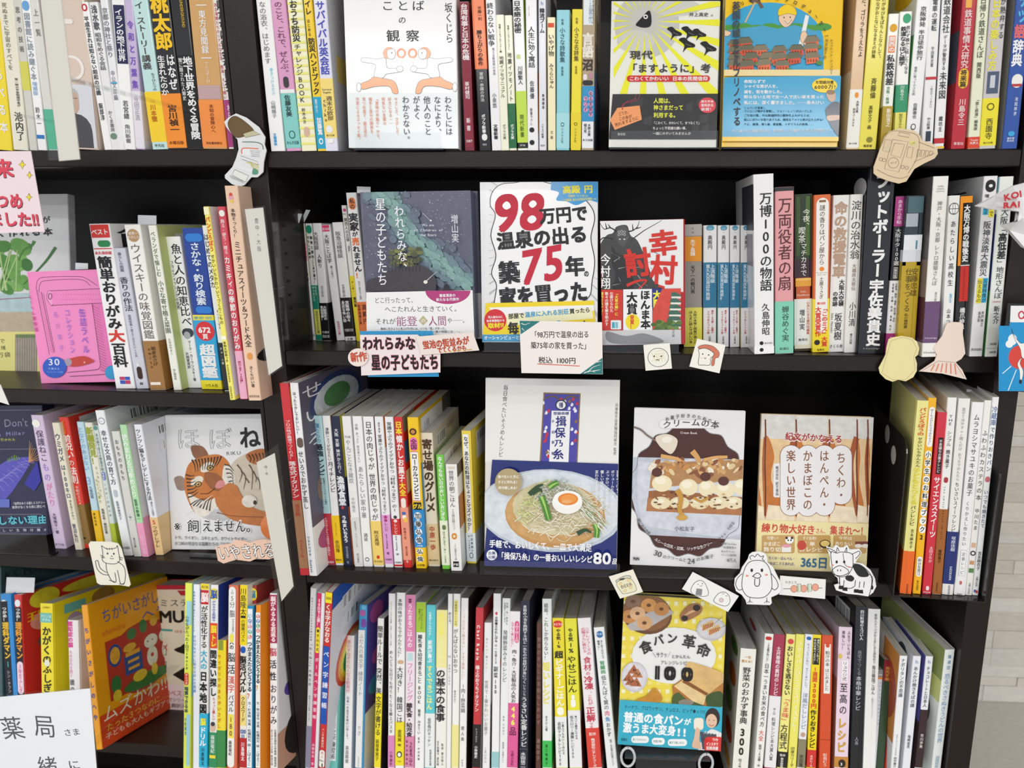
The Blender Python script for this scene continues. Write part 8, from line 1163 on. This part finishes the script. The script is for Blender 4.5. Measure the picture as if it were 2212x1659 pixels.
def beer(c):
    c.curve([(925,165),(990,130),(1035,128),(1038,150),(985,178),(935,182)],3,'3c3a30',fill='d2d3c4',close=True); c.curve([(930,182),(1036,150),(1088,235),(1040,262),(985,270),(970,262)],3,'3c3a30',fill='ece8c8',close=True)
    c.ell(972,155,24,8,'4a4c48',a=-12); c.ht(962,218,1055,190,'BEER','6a4a34',36,w=.0)
    for x,y in ((960,190),(1025,165),(1042,220),(998,245)): c.loop(x,y,10,9,4,'e8b44c')
card([(867,135),(1060,78),(1139,256),(956,310)],-.005,'f3eee0','illustrated_card','tilted cream card with a drawn beer can','card',beer)
def onigiri(c):
    c.curve([(1520,250),(1545,190),(1590,165),(1630,185),(1660,260),(1640,290),(1560,285)],4,'4a4a4c',fill='f4f4f2',close=True); c.poly([(1566,228),(1612,234),(1606,286),(1556,280)],'8c8e90'); c.ell(1578,196,4,4,'K'); c.ell(1612,190,4,4,'K'); c.curve([(1590,206),(1600,212),(1612,202)],3,'4a4a4c')
    c.curve([(1702,325),(1740,270),(1790,258),(1825,290),(1830,340),(1800,368),(1740,355)],4,'4a4a4c',fill='f4f4f2',close=True); c.loop(1763,322,16,15,4,'9a7a78'); c.ell(1763,322,12,11,'e8c8cc'); c.curve([(1768,275),(1778,268),(1788,276)],3,'4a4a4c'); c.curve([(1796,290),(1804,284),(1810,292)],3,'4a4a4c')
card([(1535,98),(1903,290),(1816,416),(1450,234)],-.005,'f3f2f0','illustrated_card','slanted white card with two drawn rice balls','card',onigiri)
def hen(c):
    k='26262a'
    c.curve([(2000,0),(1990,-20),(2010,-35),(2030,-22),(2050,-45),(2075,-25),(2100,-30),(2090,-5),(2110,10)],5,k); body=[(1985,20),(2045,5),(2110,20),(2150,80),(2165,170),(2160,240),(2110,295),(2040,305),(1970,290),(1930,230),(1930,150),(1950,70)]
    c.curve(body,5,k,close=True); c.curve([(1930,110),(1890,150),(1878,200),(1900,240),(1930,235)],5,k); c.curve([(2160,110),(2200,160),(2215,210),(2190,240),(2160,225)],5,k)
    for x in (2005,2086): c.ell(x,84,10,14,k)
    c.curve([(2015,130),(2050,105),(2078,130),(2050,148),(2015,132)],6,k,close=True); c.curve([(2030,150),(2030,200),(2050,212),(2066,195),(2068,150)],6,k)
    c.ell(1968,128,12,7,'eb8a78'); c.ell(2122,120,12,7,'eb8a78')
    for x in (1990,2125): c.line([(x,300),(x,325)],4,k); c.line([(x-20,345),(x,325),(x+22,342)],4,k); c.line([(x,325),(x,345)],4,k)
card([(1975,-5),(1985,-40),(2010,-58),(2060,-66),(2110,-52),(2128,-20),(2130,20),(2175,60),(2200,110),(2235,180),(2240,240),(2215,275),(2160,300),(2165,345),(2150,362),(1965,355),(1955,320),(1925,280),(1880,250),(1866,205),(1870,150),(1910,110),(1930,60)],-.008,'f4f4f4','paper_cutout','white cut-out drawing of a round hen with red cheeks','cut-out',hen,th=.0012)
tile(1612, 1209)
def yaki(c):
    c.line([(295,232),(605,225)],4,'4a4440'); c.ht(308,180,405,182,'やきとり','4a4440',26,w=-.004)
    for x,y in ((380,232),(458,230),(550,220)): c.ell(x,y,26,28,'f0a890'); c.loop(x,y,26,28,3,'8a5a4c')
    for x in (420,503): c.poly([(x-15,196),(x+15,192),(x+17,250),(x-13,258)],'e0e6d4'); c.line([(x-15,196),(x+15,192),(x+17,250),(x-13,258),(x-15,196)],4,'4a6a4c'); c.line([(x-6,205),(x-4,250)],3,'6a8a5c')
card([(270,128),(634,158),(628,313),(262,278)],-.005,'f2f0ee','illustrated_card','white card with a drawn chicken skewer between the hen and the cow','card',yaki)
tile(1612, 830)
def cow(c):
    k='232326'
    c.curve([(675,1335),(720,1345),(760,1335),(840,1350),(850,1400),(845,1460),(800,1525),(730,1530),(690,1490),(680,1420)],5,k,close=True); c.curve([(680,1345),(645,1305),(700,1325),(720,1345)],5,k); c.curve([(840,1355),(895,1330),(905,1350),(870,1390)],5,k)
    c.curve([(720,1335),(725,1300),(740,1330)],5,k); c.curve([(785,1335),(800,1300),(800,1338)],5,k); c.curve([(770,1345),(790,1440),(845,1460)],4,k)
    c.ell(720,1415,9,12,k); c.ell(780,1415,9,12,k); c.curve([(685,1480),(740,1445),(800,1470),(815,1500),(760,1525),(700,1515)],5,k,close=True); c.ell(728,1482,4,8,k); c.ell(752,1482,4,8,k); c.ell(688,1440,9,6,'eb8a78'); c.ell(818,1455,9,6,'eb8a78')
    c.curve([(850,1430),(910,1440),(980,1500),(1000,1560),(990,1640),(965,1720)],5,k); c.curve([(740,1530),(745,1600),(735,1620)],5,k); c.curve([(775,1620),(830,1625),(860,1610)],5,k)
    c.curve([(850,1440),(900,1435),(965,1490),(970,1530),(900,1530),(860,1480)],0,'K',fill='2c2c30',close=True); c.curve([(790,1535),(830,1520),(860,1545),(840,1570),(800,1560)],0,'K',fill='2c2c30',close=True)
    c.curve([(975,1510),(1005,1540),(1000,1610)],5,k); c.ell(1002,1618,10,18,k)
    for x,y in ((760,1612),(790,1625),(880,1640),(915,1645)): c.poly([(x-22,y-8),(x+14,y-8),(x+16,y+22),(x-24,y+18)],k)
    for x,y in ((745,1570),(780,1590),(870,1590),(905,1600),(940,1600)): c.line([(x,y-30),(x-6,y+20)],5,k)
card([(636,1290),(690,1308),(715,1278),(745,1300),(775,1300),(805,1280),(825,1318),(900,1312),(920,1340),(890,1385),(870,1420),(930,1430),(990,1480),(1025,1545),(1036,1610),(1010,1660),(970,1690),(900,1678),(800,1668),(715,1640),(700,1600),(735,1590),(728,1545),(690,1510),(665,1440),(668,1380)],-.008,'f5f5f5','paper_cutout','white cut-out drawing of a black-patched cow at the shelf edge','cut-out',cow,th=.0012)
tile(0, 1209)
def yakkyoku(c):
    k='55585f'
    c.ht(5,1345,190,1335,'薬','%s'%k,190,w=-.008); c.ht(265,1320,445,1330,'局','%s'%k,190,w=-.008); c.ht(505,1378,640,1368,'さま',k,60,w=-.002); c.ht(300,1640,460,1635,'緒',k,150,w=-.006); c.ht(540,1635,640,1630,'に',k,80,w=0); c.ht(705,1660,740,1655,'、',k,60)
Yc = -.16
card([(-80,1080),(722,1015),(790,1760),(-80,1760)],Yc+.002,'e8dcc8','card_sleeve','clear sleeve edge around the hand-written pharmacy card','sleeve',kind='clear')
card([(-80,1102),(716,1026),(776,1750),(-80,1750)],Yc,'eceef4','hand_written_card','large white card hand-written 薬局さま standing in the near corner','card',yakkyoku)
arm(bpy.data.objects['hand_written_card'], .03, -.03, .17)
# label strips in clear sleeves at the case uprights
def strip(pts, sl, Y, label, txt, name='label_strip'):
    r = card(pts, Y, 'e4e0d6', name, label, 'shelf label', txt)
    arm(r, 0, 0, -Y); c = Canvas(r, r.matrix_world, y=.0012); m = MB(); m.slab([c.L(*p) for p in sl], -.0022, -.0006, mat('W', 'clear')); m.build('clear_sleeve', r)
    return r
tile(0, 400)
strip([(1950,192),(2094,178),(2246,1440),(2140,1512)],[(1936,184),(2110,166),(2262,1448),(2135,1532)],-.035,'cream label strip reading 豊中・大阪 in a clear sleeve on the upright',lambda c:c.vt(2040,255,2068,535,'豊中・大阪','6a6a66',size=34,w=-.004))
tile(540, 830)
strip([(52,622),(196,548),(346,1610),(252,1728)],[(40,610),(230,470),(362,1620),(225,1760)],-.05,'cream label strip in a clear sleeve before the red cookbooks',lambda c:c.vt(125,645,135,725,'食・本','7a7a76',size=30,w=-.004))
tile(0, 0)
strip([(318,-60),(480,-60),(636,1268),(470,1282)],[(300,-60),(500,-60),(650,1262),(400,1275)],-.17,'blurred cream label strip close to the camera by the pinkish book',lambda c:None)
# clear fronts and black trays under the face-out books
def tray(x0, x1, y, M, zs, label, Y=0.0, lip=.02, d=.05, col='1b1b1f', group='display stands under the face-out books'):
    a, b_ = hitz(px(x0), py(y), M, zs), hitz(px(x1), py(y), M, zs) if zs < .05 else None
    return a, b_
def stand(x0, x1, yb, M, zs, label, Y=-.001, lip=.018, dep=.05, thick=.0016):
    Mq = M @ Matrix.Translation((0, Y, 0)); a = hit(px(x0), py(yb), Mq).x; b_ = hit(px(x1), py(yb), Mq).x
    r = empty('display_stand', M @ Matrix.Translation((a, Y, zs)), label, 'stand', 'display stands under the face-out books'); w = b_-a
    m = MB(); m.box((0, 0, .0001), (w, .011, thick), mat('1a1a1e', 'gloss')); m.build('base_plate', r)
    m = MB(); m.box((.002, -.0012, .0005), (w-.002, 0, lip), mat('W', 'clear')); m.build('clear_lip', r)
    return r
tile(540, 0); stand(830, 1540, 1185, FC, ZR[0], 'clear stand under the white runners book', Y=-.0055)
tile(1080, 0); stand(870, 1750, 1175, FC, ZR[0], 'clear stand under the sunburst book', Y=-.0075); stand(1775, 2700, 1175, FC, ZR[0], 'clear stand under the castle builder book', Y=-.0075)
tile(0, 830); stand(-100, 400, 1320, FL, ZL[2], 'clear stand under the dark fish book', Y=.0, lip=.03); stand(1510, 2100, 1375, FL, ZL[2], 'clear stand under the tiger book', Y=.012, lip=.022)
tile(540, 830); stand(1820, 2960, 1500, FC, ZR[2], 'black and clear stand under the noodle book')
tile(1080, 830); stand(1035, 1925, 1500, FC, ZR[2], 'black and clear stand under the dessert book')
tile(1612, 830); stand(60, 1060, 1540, FC, ZR[2], 'black and clear stand under the fish-cake book', lip=.02)
tile(540, 400); stand(1850, 2760, 1240, FC, ZR[1], 'clear stand under the huge 98 book', Y=.0, lip=.02)
tile(1080, 400); stand(740, 1440, 1275, FC, ZR[1], 'clear stand under the samurai paperback', Y=.002, lip=.02)
# looped clear easel under the toast book
tile(1080, 1209); Mq = FC @ Matrix.Translation((0, -.004, 0)); pa = hit(px(1020), py(1530), Mq); pb = hit(px(1640), py(1580), Mq)
r = empty('display_stand', FC @ Matrix.Translation((0, 0, 0)), 'clear easel with looped feet holding the toast recipe book', 'stand')
def tube(pts, rad, m, n=8):
    b2 = MB(); P = [Vector(p) for p in pts]; vs = []; fs = []
    for i, p in enumerate(P):
        t = (P[min(i+1, len(P)-1)]-P[max(i-1, 0)]).normalized(); u = t.cross(Vector((.3, .9, .2))).normalized(); v = t.cross(u)
        vs += [tuple(p+u*rad*math.cos(k*6.2832/n)+v*rad*math.sin(k*6.2832/n)) for k in range(n)]
    for i in range(len(P)-1):
        for k in range(n): fs.append((i*n+k, i*n+(k+1) % n, (i+1)*n+(k+1) % n, (i+1)*n+k))
    b2.add(vs, fs, m); return b2
for p in (pa, pb):
    loop_ = [(p.x+.0085*math.sin(a*math.pi/8), -.006-.003*math.cos(a*math.pi/8), p.z-.006-.016*math.cos((a-8)*math.pi/8)) for a in range(17)]
    tube(loop_, .0016, mat('cfd3d8', 'gloss')).build('looped_foot', r)
m = MB(); m.box((pa.x-.004, -.002, pa.z-.012), (pb.x+.006, .02, pa.z-.009), mat('3a3c40', 'gloss')); m.box((pa.x+.01, .01, ZR[3]), (pb.x-.01, .016, pa.z-.012), mat('2a2c30', 'gloss')); m.build('base_plate', r)
# metal bookends
tile(1612, 830)
Mbx = FC @ Matrix.Translation((0, -.026, 0)); A = hit(px(1160), py(1740), Mbx); B = hit(px(1846), py(1700), Mbx)
Mr = FC @ Matrix.Translation((A.x, -.026, ZR[2])) @ Matrix.Rotation(math.radians(-6), 4, 'Z')
r = empty('bookend', Mr, 'black metal bookend box with two oval holes holding the last cookbooks', 'bookend'); w = B.x-A.x+.004
m = MB(); hgt = .182; pr = []
for i in range(7): t = math.radians(90+15*i); pr.append((.020+.020*math.cos(t), hgt-.020+.020*math.sin(t)))
pr = [(.0, 0)]+pr[::-1]+[(.16, hgt), (.16, 0)]
n = len(pr); m.add([(0, y, z) for y, z in pr]+[(.0014, y, z) for y, z in pr], [list(range(n)), list(range(n, 2*n))[::-1]]+[(i, n+i, n+(i+1) % n, (i+1) % n) for i in range(n)], mat('26221f', 'gloss')); m.build('side_plate', r)
for yy, zz in ((.050, .150), (.085, .165)):
    m = MB(); m.add([(-.0002, yy+.011*math.cos(k*.3142), zz+.011*math.sin(k*.3142)) for k in range(20)], [list(range(20))], mat('a8a49c', 'matt')); m.build('finger_hole', r)
m = MB(); m.box((0, 0, -.0014), (w, .16, -.0002), mat('1c1a1a', 'gloss')); m.build('base_plate', r)
m = MB(); m.box((w-.0014, .0, 0), (w, .16, .150), mat('1c1c1d', 'gloss')); m.build('side_plate', r)
tile(540, 1209); Mq = FC @ Matrix.Translation((0, .002, 0)); A = hit(px(425), py(460), Mq)
r = empty('bookend', FC @ Matrix.Translation((A.x-.003, -.004, ZR[3])) @ Matrix.Rotation(math.radians(-12), 4, 'X'), 'black metal bookend at the start of the bottom cookbook row', 'bookend')
m = MB(); hh = A.z-ZR[3]; m.ext([(0, 0), (.003, .0), (.003, .12), (0, .12)], 0, hh, mat('1d1c1c', 'gloss')); m.build('side_plate', r)
m = MB(); m.box((.0045, .01, .0001), (.05, .11, .0008), mat('1d1c1c', 'gloss')); m.build('base_plate', r)
# clear divider beside the Osaka pocket books
r = empty('acrylic_divider', FC @ Matrix.Translation((-.3885, -.008, ZR[1]+.0005)), 'tall clear acrylic sheet against the upright beside the Osaka pocket books', 'divider')
m = MB(); m.box((0, 0, 0), (.0012, .014, .192), mat('W', 'clear')); m.build('clear_sheet', r)
# order slips peeping out of books
def slip(x0, x1, y0, y1, Y, M, label, lean=0):
    card([(x0+lean, y0), (x1+lean, y0+4), (x1, y1), (x0, y1+4)], Y, 'e3e6ea', 'order_slip', label, 'paper slip', th=.0003, M=M)
tile(540, 400)
slip(360, 392, 225, 300, .06, FC, 'white slip peeping above the pink-oval pocket book', 22); slip(396, 430, 195, 300, .075, FC, 'grey-white slip standing behind the green-disc pocket book', 50); slip(852, 960, 10, 60, .05, FC, 'pale slip folded above the unsold-house book')
tile(0, 400); slip(1098, 1245, 238, 330, .06, FL, 'white price slip above the whisky book'); slip(600, 700, 618, 668, .05, FL, 'rounded white slip above the pink tin book')
tile(0, 1209); slip(45, 270, 140, 262, .05, FL, 'white stock slip sticking out above the blue science comic', 8)
tile(1612, 830); slip(1755, 1800, 40, 100, .03, FC, 'white hook slip above the sweets books')
